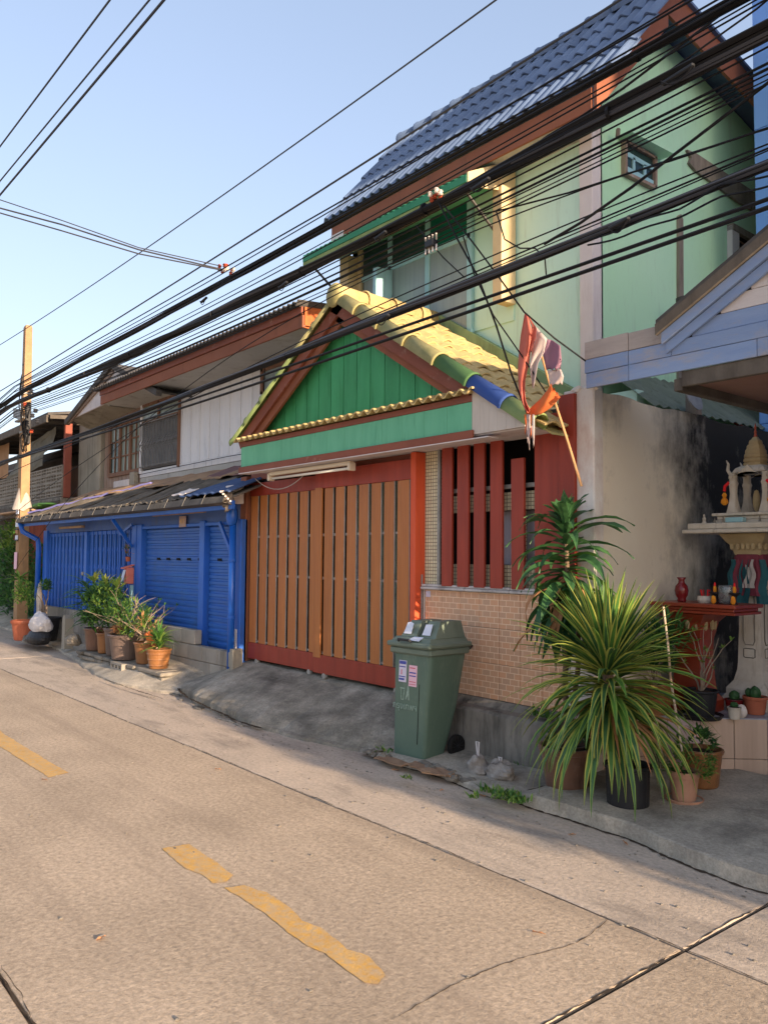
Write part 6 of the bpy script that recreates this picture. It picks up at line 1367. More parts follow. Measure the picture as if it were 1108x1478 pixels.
hd = MB().tube([bp(-.10, -.28, .935), bp(-.09, -.295, .95), bp(.04, -.295, .95), bp(.05, -.28, .935)], .010, 8).build('front_handle', 'black_plastic', bn)
MB().tube([bp(-.2, .22, .86), bp(-.2, .27, .88), bp(.2, .27, .88), bp(.2, .22, .86)], .014, 8).build('rear_handle', 'black_plastic', bn)
for s_ in (-1, 1):
    c = Vector(bp(s_ * .20 - .04, .125, .082)); w_ = MB().lathe([(.025, -.022), (.075, -.022), (.09, -.015), (.093, 0), (.09, .015), (.075, .022), (.025, .022)], (0, 0, 0), 26).build('wheel', 'black_rubber', bn)
    w_.matrix_local = Matrix.Translation(c - WL[bn]) @ Matrix.Rotation(yaw, 4, 'Z') @ Matrix.Rotation(math.pi / 2, 4, 'Y') @ Matrix.Translation(WL[bn]); WL[w_] = c
    hub = MB(); hub.lathe([(.014, -.024), (.014, .028), (.008, .03)], (0, 0, 0), 12)
    for k in range(12): t = k * math.pi / 6; hub.beam((.012 * math.cos(t), .012 * math.sin(t), .016), (.07 * math.cos(t), .07 * math.sin(t), .016), .006, .014)
    ho = bpy.data.objects.new('hub', meshdata('hub', hub.v, hub.f, 'black_plastic')); COL.objects.link(ho); ho.parent = w_; ho.location = -WL[bn]
MB().tube([bp(-.22, .125, .082), bp(.14, .125, .082)], .01, 6).build('axle', 'steel_grey', bn)
def onface(x0, x1, z0, z1, m, name, out=.004, par=bn):       # on the sloping front face
    def fyz(z): return -.20 - .03 * z / .83
    def sx_(z): return -.07 * (1 - z / .83)
    return MB().prism([bp(x0 + sx_(z0), fyz(z0) - out, z0), bp(x1 + sx_(z0), fyz(z0) - out, z0), bp(x1 + sx_(z1), fyz(z1) - out, z1), bp(x0 + sx_(z1), fyz(z1) - out, z1)], (0, .003, 0)).build(name, m, par)
st1 = onface(-.135, -.05, .60, .775, 'sticker_white', 'sticker'); onface(-.13, -.055, .745, .77, 'print_blue', 'printed_band', .006, st1); onface(-.13, -.06, .72, .728, 'print_blue', 'printed_line', .006, st1); onface(-.108, -.10, .66, .70, 'print_red', 'printed_mark', .006, st1); onface(-.13, -.06, .64, .648, 'print_blue', 'printed_line', .006, st1); onface(-.13, -.07, .615, .63, 'print_blue', 'printed_line', .006, st1)
st2 = onface(-.02, .07, .575, .745, 'sticker_pink', 'sticker'); onface(-.012, .06, .68, .69, 'print_blue', 'printed_line', .006, st2); onface(-.012, .06, .655, .663, 'print_blue', 'printed_line', .006, st2); onface(-.01, .05, .72, .727, 'print_red', 'printed_line', .006, st2); onface(-.012, .06, .61, .615, 'print_red', 'printed_line', .006, st2); onface(-.012, .06, .59, .594, 'print_red', 'printed_line', .006, st2)
def onfpoly(pts, m, name):
    def fyz(z): return -.20 - .03 * z / .83
    return MB().prism([bp(x - .07 * (1 - z / .83), fyz(z) - .004, z) for x, z in pts], (0, .003, 0)).build(name, m, bn)
onfpoly([(-.115, .555), (-.112, .545), (-.06, .545), (-.057, .555)], 'print_white', 'printed_basket'); onfpoly([(-.108, .54), (-.100, .455), (-.072, .455), (-.064, .54), (-.070, .54), (-.077, .462), (-.095, .462), (-.102, .54)], 'print_white', 'printed_basket')
onfpoly([(-.03, .575), (-.02, .575), (-.012, .55), (-.008, .46), (-.016, .46), (-.022, .51), (-.042, .462), (-.050, .466), (-.032, .54)], 'print_white', 'printed_figure')
tx = text('กรุงเทพฯ', .075, 'print_white', bp(-.085, -.2215, .405), (math.pi / 2, 0, yaw), 'printed_lettering', bn, ext=.001)
onface(.098, .104, .12, .60, 'black_void', 'split', .002)
def paper(P, name='paper_sheet'): return MB().prism([bp(*p) for p in P], (0, .003, .004)).build(name, 'paper', bn)
paper([(-.16, -.165, .985), (-.075, -.165, .985), (-.075, -.135, 1.065), (-.11, -.130, 1.075), (-.145, -.135, 1.07)]); paper([(.05, -.165, .985), (.14, -.165, .985), (.14, -.135, 1.07), (.065, -.135, 1.065)]); paper([(-.02, -.258, .945), (.11, -.258, .945), (.10, -.20, .968), (0, -.20, .968)])

# rubbish next to the bin
def bag(name, label, c, rx, ry, rz, m, seed, knot=None, **k):
    t_ = thing(name, label, 'bag', c); MB().blob((c[0], c[1], c[2] + rz * .6), rx, ry, rz, n=22, amp=.16, seed=seed, flat=.62).build('bag_body', m, t_, smooth=False)
    if knot: MB().tube([(c[0], c[1], c[2] + rz * 1.4), (c[0] + .01, c[1], c[2] + rz * 1.5), (c[0] + .015, c[1], c[2] + rz * 1.62 + knot), (c[0] - .015, c[1], c[2] + rz * 1.62 + knot), (c[0], c[1], c[2] + rz * 1.5)], .006, 6).build('tied_handle', 'white_sack', t_)
    return t_
b1 = UZ(682, 1117, .06); b2 = UZ(716, 1124, .06)
bag('rubbish_bag', 'clear plastic rubbish bag with a tied loop next to the bin wheel', (b1.x, b1.y + .05, .05), .085, .075, .09, 'plastic_bag', 1, .09); bag('rubbish_bag', 'wide slumped plastic rubbish bag against the concrete plinth', (b2.x + .01, b2.y + .03, .05), .125, .08, .085, 'plastic_bag', 5, .02)
cbd = UZ(625, 1113, .06); o = MB().grid(10, 8, lambda u, v: (cbd.x + lerp(-.27, .2, u), cbd.y + lerp(-.075, .075, v) * (1 - .5 * abs(u - .45)) + .012 * math.sin(u * 23), .068 + .005 * math.sin(u * 7 + v * 9) + .03 * max(0, u - .8) + wob(u * 5 + v * 7, .004, 2)), thick=(0, 0, -.008)).build('flattened_cardboard', 'cardboard'); tagit(MB().prism([(cbd.x - .02, cbd.y - .10, .055), (cbd.x + .20, cbd.y - .02, .058), (cbd.x + .22, cbd.y + .03, .062), (cbd.x + .02, cbd.y - .04, .060)], (0, 0, .005)).build('paper_scrap', 'tarp_tan'), 'pale torn paper strip sticking out from under the soggy cardboard', 'paper'); tagit(o, 'soggy flattened cardboard lying at the foot of the green bin', 'cardboard')
cb2 = UZ(560, 1098, .05); o = MB().grid(8, 6, lambda u, v: (cb2.x + lerp(-.12, .22, u), cb2.y + lerp(-.05, .07, v), .058 + .004 * math.sin(u * 7 + v * 5)), thick=(0, 0, -.008)).build('flattened_cardboard', 'cardboard'); tagit(o, 'brown scrap of cardboard sticking out left under the bin', 'cardboard')

# ================================================================== LEFT ROW OF POTS
def stones(label, x0, x1, y0, y1, z, layers, seed, w=.34, cap_=None):
    t_ = thing('stone_stack', label, 'stones', ((x0 + x1) / 2, (y0 + y1) / 2, z)); rnd = random.Random(seed)
    for l in range(layers):
        x = x0
        while x < x1 - .05:
            ww = min(rnd.uniform(.75, 1.2) * w, x1 - x); boxpart('stone', 'stone_slab', t_, x + .004, x + ww - .006, y0 + rnd.uniform(-.02, .02), y1 + rnd.uniform(-.02, .02), z + l * .06 + .002, z + (l + 1) * .06 - rnd.uniform(.002, .012), .012); x += ww
    return t_
stones('flat paving slabs under the ribbed pot, right end of the plant row', -10.35, -9.62, 4.34, 4.64, .085, 2, 1, .75)
stones('stack of old bricks under the middle pots of the plant row', -11.35, -10.4, 4.34, 4.66, .08, 2, 2, .3)
stones('rough stone pile under the leafy pots, left end of the plant row', -12.75, -11.4, 4.36, 4.68, .08, 2, 3, .26)
hb_ = thing('hollow_brick', 'hollow brick with three holes lying in front of the grey pot', 'brick', (-10.95, 4.32, .1))
MB().box(-11.15, -10.75, 4.27, 4.40, .09, .12).box(-11.15, -10.75, 4.27, 4.40, .165, .19).box(-11.15, -11.11, 4.27, 4.40, .12, .165).box(-10.79, -10.75, 4.27, 4.40, .12, .165).box(-11.03, -10.99, 4.27, 4.40, .12, .165).box(-10.91, -10.87, 4.27, 4.40, .12, .165).box(-11.15, -10.75, 4.38, 4.40, .12, .165).build('brick_body', 'cement_block', hb_)
P_ = [('tan ribbed glazed pot with a spiky green plant at the right end of the row', -10.05, 4.48, .205, .16, .25, 'glazed_tan', 3), ('tan glazed pot behind the spiky one, second from the right', -10.62, 4.55, .2, .16, .29, 'glazed_tan', 0),
      ('largest grey glazed pot in the middle of the plant row', -11.22, 4.52, .2, .25, .35, 'glazed_grey', 0), ('tall grey brown pot left of the largest pot', -11.72, 4.56, .2, .17, .40, 'glazed_grey', 0), ('narrow tan pot fourth in the plant row', -12.1, 4.54, .2, .12, .30, 'glazed_tan', 0), ('brown pot with broad dark leaves at the left of the plant row', -12.55, 4.58, .2, .19, .34, 'glazed_brown', 0)]
pots = []
for (lab, x, y, z, r_, h, m, rg) in P_: pots.append(plantpot('potted_plant', lab, x, y, z, r_, h, m, rings=rg, group='pots in front of the blue shop'))
for pth in pots:
    if 'group' in pth: pass
for i in range(70): az = i * 2.4; MBl = None; leafpart(pots[0], 'leaf', 'leaf_mid' if i % 3 else 'leaf_light', base=(-10.05, 4.48, .44 + i * .0025), az=az, el=rr(-.1, 1.3), L_=rr(.2, .32), wd=.03, droop=rr(.6, 1.3), seg=4, fold=.2)
bush(pots[1], (-10.62, 4.55, .66), .2, .16, .16, 170, ['leaf_light', 'leaf_dry', 'leaf_mid'], .09, .02, 21)
tp = twigs(pots[1], (-10.65, 4.55, .5), 12, .65, .55, seed=5, r=.007, kink=.6)
mb = MB()
for p in tp:
    if rnd.random() < .45:
        for k in range(5): mb.leaf(p, rnd.uniform(0, 6.3), rnd.uniform(0, 1.2), .05, .02, .4, 2)
o = mb.build('foliage', 'leaf_mid', pots[1]); o['kind'] = 'stuff'
bush(pots[2], (-11.15, 4.48, .78), .42, .24, .30, 760, ['leaf_mid', 'leaf_dark', 'leaf_light'], .10, .024, 22)
tp = twigs(pots[2], (-11.2, 4.5, .6), 16, .7, .7, seed=6, r=.008, kink=.8)
bush(pots[3], (-11.8, 4.48, .92), .42, .24, .36, 1100, ['leaf_mid', 'leaf_mid', 'leaf_dark', 'leaf_light'], .07, .032, 23)
for i in range(34): leafpart(pots[3], 'leaf', 'leaf_mid', base=(-11.55, 4.5, .72 + rr(0, .1)), az=i * 2.4, el=rr(.1, 1.2), L_=rr(.22, .34), wd=.028, droop=rr(.5, 1.1), seg=4)
bush(pots[4], (-12.15, 4.46, .84), .30, .2, .38, 650, ['leaf_mid', 'leaf_dark'], .08, .036, 24)
for i in range(110):
    t = i / 110; leafpart(pots[5], 'leaf', 'leaf_dark' if i % 4 else 'leaf_mid', base=(-12.62 + rr(-.14, .14), 4.52 + rr(-.08, .08), lerp(.60, 1.2, t)), az=i * 2.4, el=rr(-.1, .9), L_=rr(.34, .52), wd=rr(.035, .055), droop=rr(.9, 1.7), seg=5, fold=.2, twist=rr(-.4, .4))
for (x, z) in ((-12.5, 1.28), (-11.55, 1.22), (-12.05, 1.22)):
    for i in range(12): leafpart(pots[5 if x < -12.3 else 3], 'leaf', 'leaf_yellow' if i % 3 == 0 else 'leaf_light', base=(x, 4.5, z - .05), az=i * 2.4, el=rr(.5, 1.4), L_=rr(.18, .3), wd=.045, droop=rr(.3, .9), seg=4, fold=.2)
bush(pots[2], (-11.2, 4.42, .62), .22, .08, .08, 80, ['leaf_dry'], .10, .03, 31)
o = MB().tube([(-11.42, 4.66, .3), (-11.42, 4.66, 1.15)], .006, 6).build('stake', 'frame_blue'); tagit(o, 'thin pale stake standing in the middle of the plant row', 'stake')
o = MB().blob((-10.42, 4.52, .58), .10, .06, .07, n=12, amp=.3, seed=7).build('dry_husk', 'cloth_orange'); tagit(o, 'orange dried husk resting on the pot second from the right', 'husk')
# mailbox and the tiny planter over it
mbx = thing('mailbox', 'faded red mailbox with a paper sticking out, fixed on the blue post', 'mailbox', (-12.1, 4.85, 1.2))
MB().box(-12.16, -12.06, 4.83, 4.95, 1.22, 1.47, 0, .008).build('box_body', 'mailbox_red', mbx); MB().prism([(-12.17, 4.78, 1.45), (-12.05, 4.78, 1.45), (-12.05, 4.95, 1.50), (-12.17, 4.95, 1.50)], (0, 0, .015)).build('hood', 'mailbox_red', mbx)
MB().prism([(-12.16, 4.76, 1.22), (-12.07, 4.76, 1.22), (-12.07, 4.82, 1.43), (-12.16, 4.82, 1.43)], (0, .004, 0)).build('newspaper', 'paper', mbx)
MB().box(-12.10, -12.06, 4.90, 4.95, .9, 1.2, 0, .004).build('bracket_strip', 'frame_blue', mbx)
hp_ = plantpot('hanging_pot', 'tiny terracotta pot with a wispy plant fixed on the post above the mailbox', -12.09, 4.86, 1.56, .04, .07, 'terracotta'); bush(hp_, (-12.09, 4.86, 1.72), .05, .04, .08, 70, ['leaf_mid', 'leaf_dry'], .08, .012, 41)
# sack, tyre, pots near the pole
sx = UZ(83, 925, .12); tk = thing('rubbish_sack', 'white tied sack resting on a black bag beside the short pillar', 'sack', (-14.75, 4.42, .3)); MB().blob((-14.75, 4.40, .46), .32, .16, .19, n=20, amp=.14, seed=3, flat=.7).build('sack_body', 'white_sack', tk)
tk2 = thing('black_bag', 'slumped black bag lying underneath the white sack', 'bag', (-14.8, 4.38, .1)); MB().blob((-14.78, 4.38, .22), .36, .18, .15, n=20, amp=.12, seed=4, flat=.8).build('bag_body', 'black_plastic', tk2)
q1 = plantpot('potted_shrub', 'terracotta pot with a leafy shrub at the foot of the concrete pole', U(36, 915, 4.42).x, 4.42, .10, .24, .36, 'terracotta', rim=.16); bush(q1, (U(36, 915, 4.42).x - .05, 4.42, .82), .36, .2, .36, 620, ['leaf_mid', 'leaf_light', 'leaf_mid'], .07, .028, 51)
q2 = plantpot('potted_shrub', 'black pot with a thin twisted trunk behind the white sack', -15.15, 4.62, .12, .24, .42, 'black_plastic'); tp = twigs(q2, (-15.15, 4.6, .5), 4, .6, .4, seed=12, r=.02); bush(q2, (-15.1, 4.58, 1.05), .3, .16, .14, 110, ['leaf_dark', 'leaf_mid'], .09, .035, 52)
o = MB().blob((-15.35, 4.55, .75), .10, .05, .38, n=12, amp=.2, seed=9).build('bent_sheet', 'cloth_white'); tagit(o, 'pale crumpled sheet standing between the black pot and the blue shop corner', 'sheet')
rock('stone', 'stone_slab', None, (-15.6, 4.42, .16), .2, .1, .06, 5, label='flat stone lying between the pole and the black bag', cat='stone'); rock('stone', 'stone_slab', None, (-15.2, 4.36, .12), .3, .12, .05, 6, label='long flat slab lying beside the white sack', cat='stone')
rock('stone', 'stone_slab', None, (-13.1, 4.42, .3), .17, .12, .12, 8, label='pale knobbly stone at the left end of the stone pile', cat='stone')
# hedge of vines at the far left
hg = thing('hedge', 'dark leafy hedge and creepers behind the concrete pole', 'hedge', (-19, 5.3, 0)); 
bush(hg, (-19.0, 5.5, .95), 2.6, .45, .95, 5200, ['hedge_leaf', 'leaf_dark', 'hedge_leaf', 'leaf_mid'], .13, .06, 61)
bush(hg, (-20.6, 5.4, 2.0), 1.5, .3, .42, 900, ['leaf_light', 'leaf_mid'], .13, .06, 62)
bush(hg, (-17.1, 5.2, 1.05), .5, .25, .85, 700, ['hedge_leaf', 'leaf_mid'], .12, .05, 63)
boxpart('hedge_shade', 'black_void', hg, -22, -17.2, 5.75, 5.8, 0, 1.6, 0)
ep = thing('epiphyte', 'small bright green fern growing on the side of the concrete pole', 'plant', (-17.2, 4.68, 1.1))
for i in range(22): leafpart(ep, 'leaf', 'leaf_light' if i % 2 else 'leaf_mid', base=(-17.15, 4.68, 1.16), az=i * 2.4, el=rr(-.5, .9), L_=rr(.2, .34), wd=.06, droop=.8, seg=4)
bush(nw_, (3.6, 4.5, 1.75), 2.2, .72, .72, 4200, ['hedge_leaf', 'leaf_mid'], .16, .07, 71)  # unseen shrubs added on the kerb wall to break up the low sun

# ================================================================== POLE AND CABLES
PYY = 4.80; PB_ = U(29, 905, PYY); PT_ = U(40.5, 470, PYY); PX = PB_.x; PSL = (PT_.x - PB_.x) / (PT_.z - PB_.z)
pole = thing('concrete_pole', 'square concrete utility pole with a white cloth tied around it', 'utility pole', (PX, PYY, 0))
mb = MB(); vs = []
ZT_ = PT_.z; Z_ = [0, ZT_ - .04, ZT_]; H2 = [.13, .082, .062]
def ppx(z): return PX + (z - PB_.z) * PSL
for z, h2 in zip(Z_, H2): vs += [(ppx(z) + sx * h2, PYY + sy * h2 * .8, z) for sx, sy in ((-1, -1), (1, -1), (1, 1), (-1, 1))]
mb.add(vs, [(i * 4 + k, i * 4 + (k + 1) % 4, (i + 1) * 4 + (k + 1) % 4, (i + 1) * 4 + k) for i in range(2) for k in range(4)] + [(8, 9, 10, 11)]); mb.build('shaft', 'pole_concrete', pole)
for z in (5.55, 5.0, 4.8, 4.55, 4.3): MB().lathe([(.02, 0), (.02, .01)], (0, 0, 0), 8).build('bolt_hole', 'black_void', pole).matrix_local = Matrix.Translation(Vector((ppx(z), PYY - .075 - (6 - z) * .006, z)) - WL[pole]) @ Matrix.Rotation(math.pi / 2, 4, 'X') @ Matrix.Translation(WL[pole])
for z in (4.45, 4.95, 4.15): MB().box(ppx(z) - .10, ppx(z) + .10, PYY - .09, PYY + .09, z - .02, z + .02, 0, .004).build('strap', 'steel_grey', pole)
MB().box(ppx(1.5) - .09, ppx(1.5) + .09, PYY - .125, PYY - .115, 1.36, 1.70).build('pink_notice', 'sticker_pink', pole)
for k in range(5): MB().box(ppx(2.2) - .085, ppx(2.2) + .08, PYY - .118, PYY - .105, 1.95 + k * .13, 2.04 + k * .13).build('painted_mark', 'paper' if k % 2 == 0 else 'tarp_tan', pole)
for k in range(3): MB().box(ppx(2.2) - .11, ppx(2.2) + .11, PYY - .125, PYY - .11, 1.93 + k * .22, 1.955 + k * .22).build('band', 'black_plastic', pole)
MB().tube([(PX - .16, PYY - .05, 0), (ppx(2.4) - .13, PYY - .05, 2.4), (ppx(3.9) - .12, PYY - .05, 3.9)], .022, 8).build('conduit', 'steel_grey', pole)
MB().grid(26, 8, lambda u, v: (ppx(2.8) - .02 + (.10 + .11 * v + .03 * math.sin(u * 25) * v) * math.cos(u * 2 * math.pi), PYY + (.09 + .08 * v + .03 * math.sin(u * 19) * v) * math.sin(u * 2 * math.pi), 3.0 - .36 * v - .10 * v * math.sin(u * 6.28 + 2.2) + .02 * math.sin(u * 31) * v)).build('tied_cloth', 'cloth_white', pole)
MB().box(ppx(4.0) + .12, ppx(4) + .2, PYY - .05, PYY + .05, 3.9, 4.75, 0, .01).build('bracket_arm', 'black_plastic', pole)
for k in range(7): MB().lathe([(.03, 0), (.05, .02), (.03, .04), (.05, .06), (.03, .08)], (ppx(4.5) + .35 + rr(-.2, .5), PYY + rr(-.1, .1), 4.1 + k * .14), 9).build('insulator', 'cable_grey' if k % 4 else 'insulator_red', pole)
for k in range(7):
    c = Vector((ppx(4.2) + rr(.1, .75), PYY - .1 + rr(-.05, .1), rr(3.75, 4.5))); rx_, rz_ = rr(.07, .16), rr(.12, .24)
    MB().tube([c + Vector((rx_ * math.cos(t * .52), .02 * math.sin(t), rz_ * math.sin(t * .52))) for t in range(13)], .014, 5).build('cable_coil', 'cable_black', pole)
for k in range(4):
    c = Vector((ppx(5) - .30 - rr(0, .1), PYY, rr(4.6, 5.25))); MB().tube([c + Vector((.12 * math.cos(t * .6), 0, .2 * math.sin(t * .6))) for t in range(rnd.choice((7, 9)))], .012, 5).build('jumper_wire', 'cable_black', pole)
MB().box(ppx(4.4) - .62, ppx(4.4) - .1, PYY - .05, PYY + .05, 4.43, 4.47, 0, .01).build('cross_arm', 'steel_grey', pole)
MB().grid(4, 4, lambda u, v: (ppx(4.4) - .7 + .5 * u, PYY - .06, 4.75 - .12 * u - .2 * v), thick=(0, .03, 0)).build('sign_panel', 'steel_grey', pole)

# wires: heights are fitted from points read off the photograph on the vertical plane of the pole line
def fit(pts, y):
    P = [U(px, py, y) for px, py in pts]; X = [p.x for p in P]; Z = [p.z for p in P]
    return np.polyfit(X, Z, min(2, len(P) - 1))
def wire(pts, y, r=.009, x0=-34, x1=5.0, n=44, m='cable_black'):
    c = fit(pts, y); xl, xr = x0, x1; P = []
    xs_ = [lerp(xl, -16, i / 8) for i in range(8)] + [lerp(-16, xr, (i / n)) for i in range(n + 1)]
    zp = float(np.polyval(c, -16)); sl0 = 0
    for x in xs_:
        if x < -16: t = (x + 16) / (xl + 16); z = zp - 1.0 * t * (1 - t) * 2 + .1 * t
        else: z = float(np.polyval(c, x))
        P.append(Vector((x, y, z)))
    return P, r, m
cnt = [0]
def addwire(pts, y, r=.009, label=None, **k):
    P, r, m = wire(pts, y, r, **k); mb = MB().tube(P, r, 6, cap=False); o = mb.build('overhead_wire', m, loc=(0, y, 4)); return tagit(o, label or 'thin black overhead wire running along the street between the poles', 'wire', None if label else 'thin overhead wires above the houses')
def bundle(pts, y, R_, n, label, r=.012, x1=5.0, seed=0, m='cable_black', twist=1.0):
    rnd = random.Random(seed); c = fit(pts, y); t_ = thing('cable_bundle', label, 'cables', (-6, y, 4.5))
    for k in range(n):
        a0 = rnd.uniform(0, 6.3); rad = R_ * math.sqrt(rnd.random()); f = rnd.uniform(.2, .5) * twist; P = []; N = 90; ph = rnd.uniform(0, 6)
        for i in range(N + 1):
            x = lerp(-34, x1, i / N); z = float(np.polyval(c, max(x, -16))) if x > -16 else float(np.polyval(c, -16)) - .9 * ((x + 16) / -18) * (1 - (x + 16) / -18)
            a_ = a0 + f * x + .5 * math.sin(x * .9 + ph); q = rad * (.75 + .35 * math.sin(x * .7 + ph))
            P.append(Vector((x, y + q * math.cos(a_), z + q * math.sin(a_))))
        MB().tube(P, r * rnd.uniform(.7, 1.25), 5, cap=False).build('cable', m if rnd.random() < .85 else 'cable_grey', t_)
    for i in range(9):
        x = lerp(-14, 1, i / 8) + rnd.uniform(-.3, .3); z = float(np.polyval(c, x)); MB().tube([(x, y, z), (x + .02, y, z)], R_ * .92 + r * .4, 12).build('cable_tie', 'cable_black', t_)
    return t_
bundle([(1108, 40), (838, 180), (620, 305), (440, 393), (200, 501), (60, 568)], 4.15, .046, 26, 'thickest black cable bundle, crossing the mint green gable', seed=1)
bundle([(1072, 0), (838, 124), (488, 318), (380, 374), (200, 475), (60, 550)], 4.30, .029, 18, 'upper black cable bundle hugging the edge of the blue roof', seed=2)
bundle([(1108, 240), (860, 334), (606, 435), (440, 505), (310, 554), (204, 594)], 4.05, .025, 16, 'lower black cable bundle passing in front of the yellow tiled porch roof', seed=3)
addwire([(1108, 287), (838, 382), (640, 452), (440, 518), (261, 583), (150, 618)], 3.98, .011, 'upper of the two thick paired cables crossing the green porch gable', m='cable_black')
addwire([(1108, 299), (838, 394), (640, 463), (440, 529), (261, 590), (150, 624)], 3.94, .012, 'lowest thick cable of the street, crossing the green porch gable')
TH = [
 ([(1001, 0), (838, 91), (488, 289), (200, 459), (60, 535)], .009), ([(990, 0), (838, 86), (488, 300), (200, 462), (60, 538)], .007),
 ([(1047, 0), (838, 113), (440, 349), (200, 466), (60, 545)], .010), ([(1060, 0), (838, 119), (440, 355), (200, 470), (60, 548)], .010), ([(1035, 0), (838, 106), (440, 346), (200, 463), (60, 541)], .008),
 ([(1086, 0), (838, 141), (440, 372), (200, 484), (60, 556)], .006), ([(1100, 0), (838, 148), (440, 378), (200, 490), (60, 560)], .007),
 ([(1108, 58), (838, 195), (440, 404), (200, 511), (60, 574)], .007), ([(1108, 65), (838, 206), (440, 413), (200, 515), (60, 577)], .007),
 ([(1108, 90), (838, 222), (440, 421), (200, 520), (60, 580)], .010), ([(1108, 95), (838, 234), (440, 428), (200, 526), (60, 583)], .010),
 ([(1108, 104), (838, 237), (440, 431), (200, 527), (60, 586)], .006), ([(1108, 109), (838, 247), (440, 438), (200, 531), (60, 590)], .005),
 ([(1108, 115), (838, 253), (440, 443), (200, 535), (60, 592)], .007),
 ([(1108, 184), (970, 231), (838, 273), (440, 449)], .006), ([(1108, 207), (952, 270), (838, 315), (440, 490)], .006), ([(1108, 213), (952, 281), (838, 327), (440, 497)], .007), ([(1108, 217), (952, 284), (838, 333), (440, 500)], .005)]
TH.sort(key=lambda q: q[0][0][1] - (q[0][0][0] - 1108) * .5)
ORD = ['first', 'second', 'third', 'fourth', 'fifth', 'sixth', 'seventh', 'eighth', 'ninth', 'tenth', 'eleventh', 'twelfth', 'thirteenth', 'fourteenth', 'fifteenth', 'sixteenth', 'seventeenth', 'eighteenth']
for i, (pts, r_) in enumerate(TH):
    o = addwire(pts, 4.2 + .04 * math.sin(i * 2.3), r_ * .78, 'thin street wire, %s from the top where they leave the picture at the right' % ORD[i]); o['group'] = 'thin overhead wires above the houses'
# wavy loose wires at the lower right
for (pts, y) in (([(1108, 252), (1040, 268), (980, 300), (900, 328), (838, 351)], 4.02), ([(1108, 267), (1040, 285), (980, 312), (900, 340), (838, 357)], 4.0)):
    P = [U(px, py, y) for px, py in pts]; P = [P[0] + (P[0] - P[1]) * 3] + P; Q = []
    for a_, b_ in zip(P, P[1:]):
        for i in range(6): q = a_.lerp(b_, i / 6); q.z += .006 * math.sin(q.x * 14); Q.append(q)
    tagit(MB().tube(Q, .006, 5, cap=False).build('loose_wire', 'cable_black'), '%s wavy slack wire below the lower bundle in front of the mint side wall' % ('upper' if y > 4.01 else 'lower'), 'wire', 'wavy slack wires')
def seg(pts, r_, label, ys, name='overhead_wire', m='cable_black', sag=0, cat='wire'):
    P = [U(px, py, y) for (px, py), y in zip(pts, ys)]; Q = []
    for a_, b_ in zip(P, P[1:]):
        for i in range(8): t = i / 8; q = a_.lerp(b_, t); q.z -= sag * 4 * t * (1 - t); Q.append(q)
    Q.append(P[-1]); return tagit(MB().tube(Q, r_, 6, cap=False).build(name, m), label, cat)
seg([(1180, 60), (1108, 119), (911, 270), (838, 321), (785, 352)], .009, 'diagonal wire climbing from the lower bundle to the top right corner', [4.3, 4.25, 4.15, 4.1, 4.06])
seg([(1120, -50), (1067, 0), (899, 127), (838, 168), (790, 196), (700, 262)], .008, 'diagonal wire crossing the thick bundle below the roof apex', [4.5, 4.45, 4.35, 4.3, 4.3, 4.25])
seg([(1130, -20), (1092, 12), (960, 106), (800, 215), (690, 268)], .006, 'second thinner diagonal wire crossing beside the first near the roof verge', [4.4, 4.4, 4.3, 4.25, 4.25])
seg([(1108, 184), (970, 231), (900, 252), (820, 278), (735, 300), (690, 310)], .006, 'thin slack wire passing under the little side window', [4.2] * 6)
# high single wires
def lonewire(pts, y, r_, label): P = [U(px, py, y) for px, py in pts]; c = np.polyfit([p.x for p in P], [p.z for p in P], min(2, len(P) - 1)); Q = [Vector((x, y, float(np.polyval(c, x)))) for x in np.linspace(min(-30, P[0].x), 6, 50)]; return tagit(MB().tube(Q, r_, 6, cap=False).build('overhead_wire', 'cable_grey'), label, 'wire')
lonewire([(0, 498), (155, 394), (400, 231), (710, 0)], 4.2, .007, 'highest single wire passing over the pole top')
lonewire([(0, 565), (226, 420), (480, 270), (650, 162), (878, 0)], 4.25, .009, 'single wire well above the blue roof, second below the highest')
for (pts, lab) in ((([(0, 211), (158, 0)]), 'leftmost of the wires in the top left sky'), (([(0, 261), (80, 166), (215, 0)]), 'middle wire in the top left sky'), (([(0, 281), (90, 172), (236, 0)]), 'right hand thicker wire in the top left sky')):
    P = [UZ(px, py, 6.6) for px, py in pts]; y_ = sum(p.y for p in P) / len(P)
    Q = [P[0] + (P[0] - P[-1]) * 3, P[0], P[-1], P[-1] + (P[-1] - P[0]) * 3]; tagit(MB().tube(Q, .010 if 'right' not in lab else .014, 6, cap=False).build('overhead_wire', 'cable_grey'), lab, 'wire')
# service drops from across the street
for (pts, lab, r_) in ((([(-60, 275), (0, 288), (90, 318), (200, 357), (320, 384)]), 'upper service wire crossing the street to the orange clamp', .006), (([(-60, 285), (0, 300), (90, 324), (200, 360), (322, 389)]), 'middle service wire crossing the street to the orange clamp', .009), (([(-60, 293), (0, 307), (90, 333), (200, 366), (322, 390)]), 'lower wavy service wire crossing the street to the orange clamp', .008)):
    seg(pts, r_, lab, [1.9, 2.2, 2.7, 3.4, 4.28], m='cable_grey')
def clamp(px, py, y, label, n=6, s=.04):
    c = U(px, py, y); t_ = thing('wire_clamp', label, 'clamp', c); rnd = random.Random(int(px))
    for i in range(n): q = c + Vector((rnd.uniform(-1, 1) * s * 1.6, rnd.uniform(-.5, .5) * s, rnd.uniform(-1, 1) * s)); MB().lathe([(.012, -.02), (.022, -.01), (.012, 0), (.022, .01), (.012, .02)], q, 8).build('insulator', 'insulator_red' if i % 3 else 'insulator_white', t_)
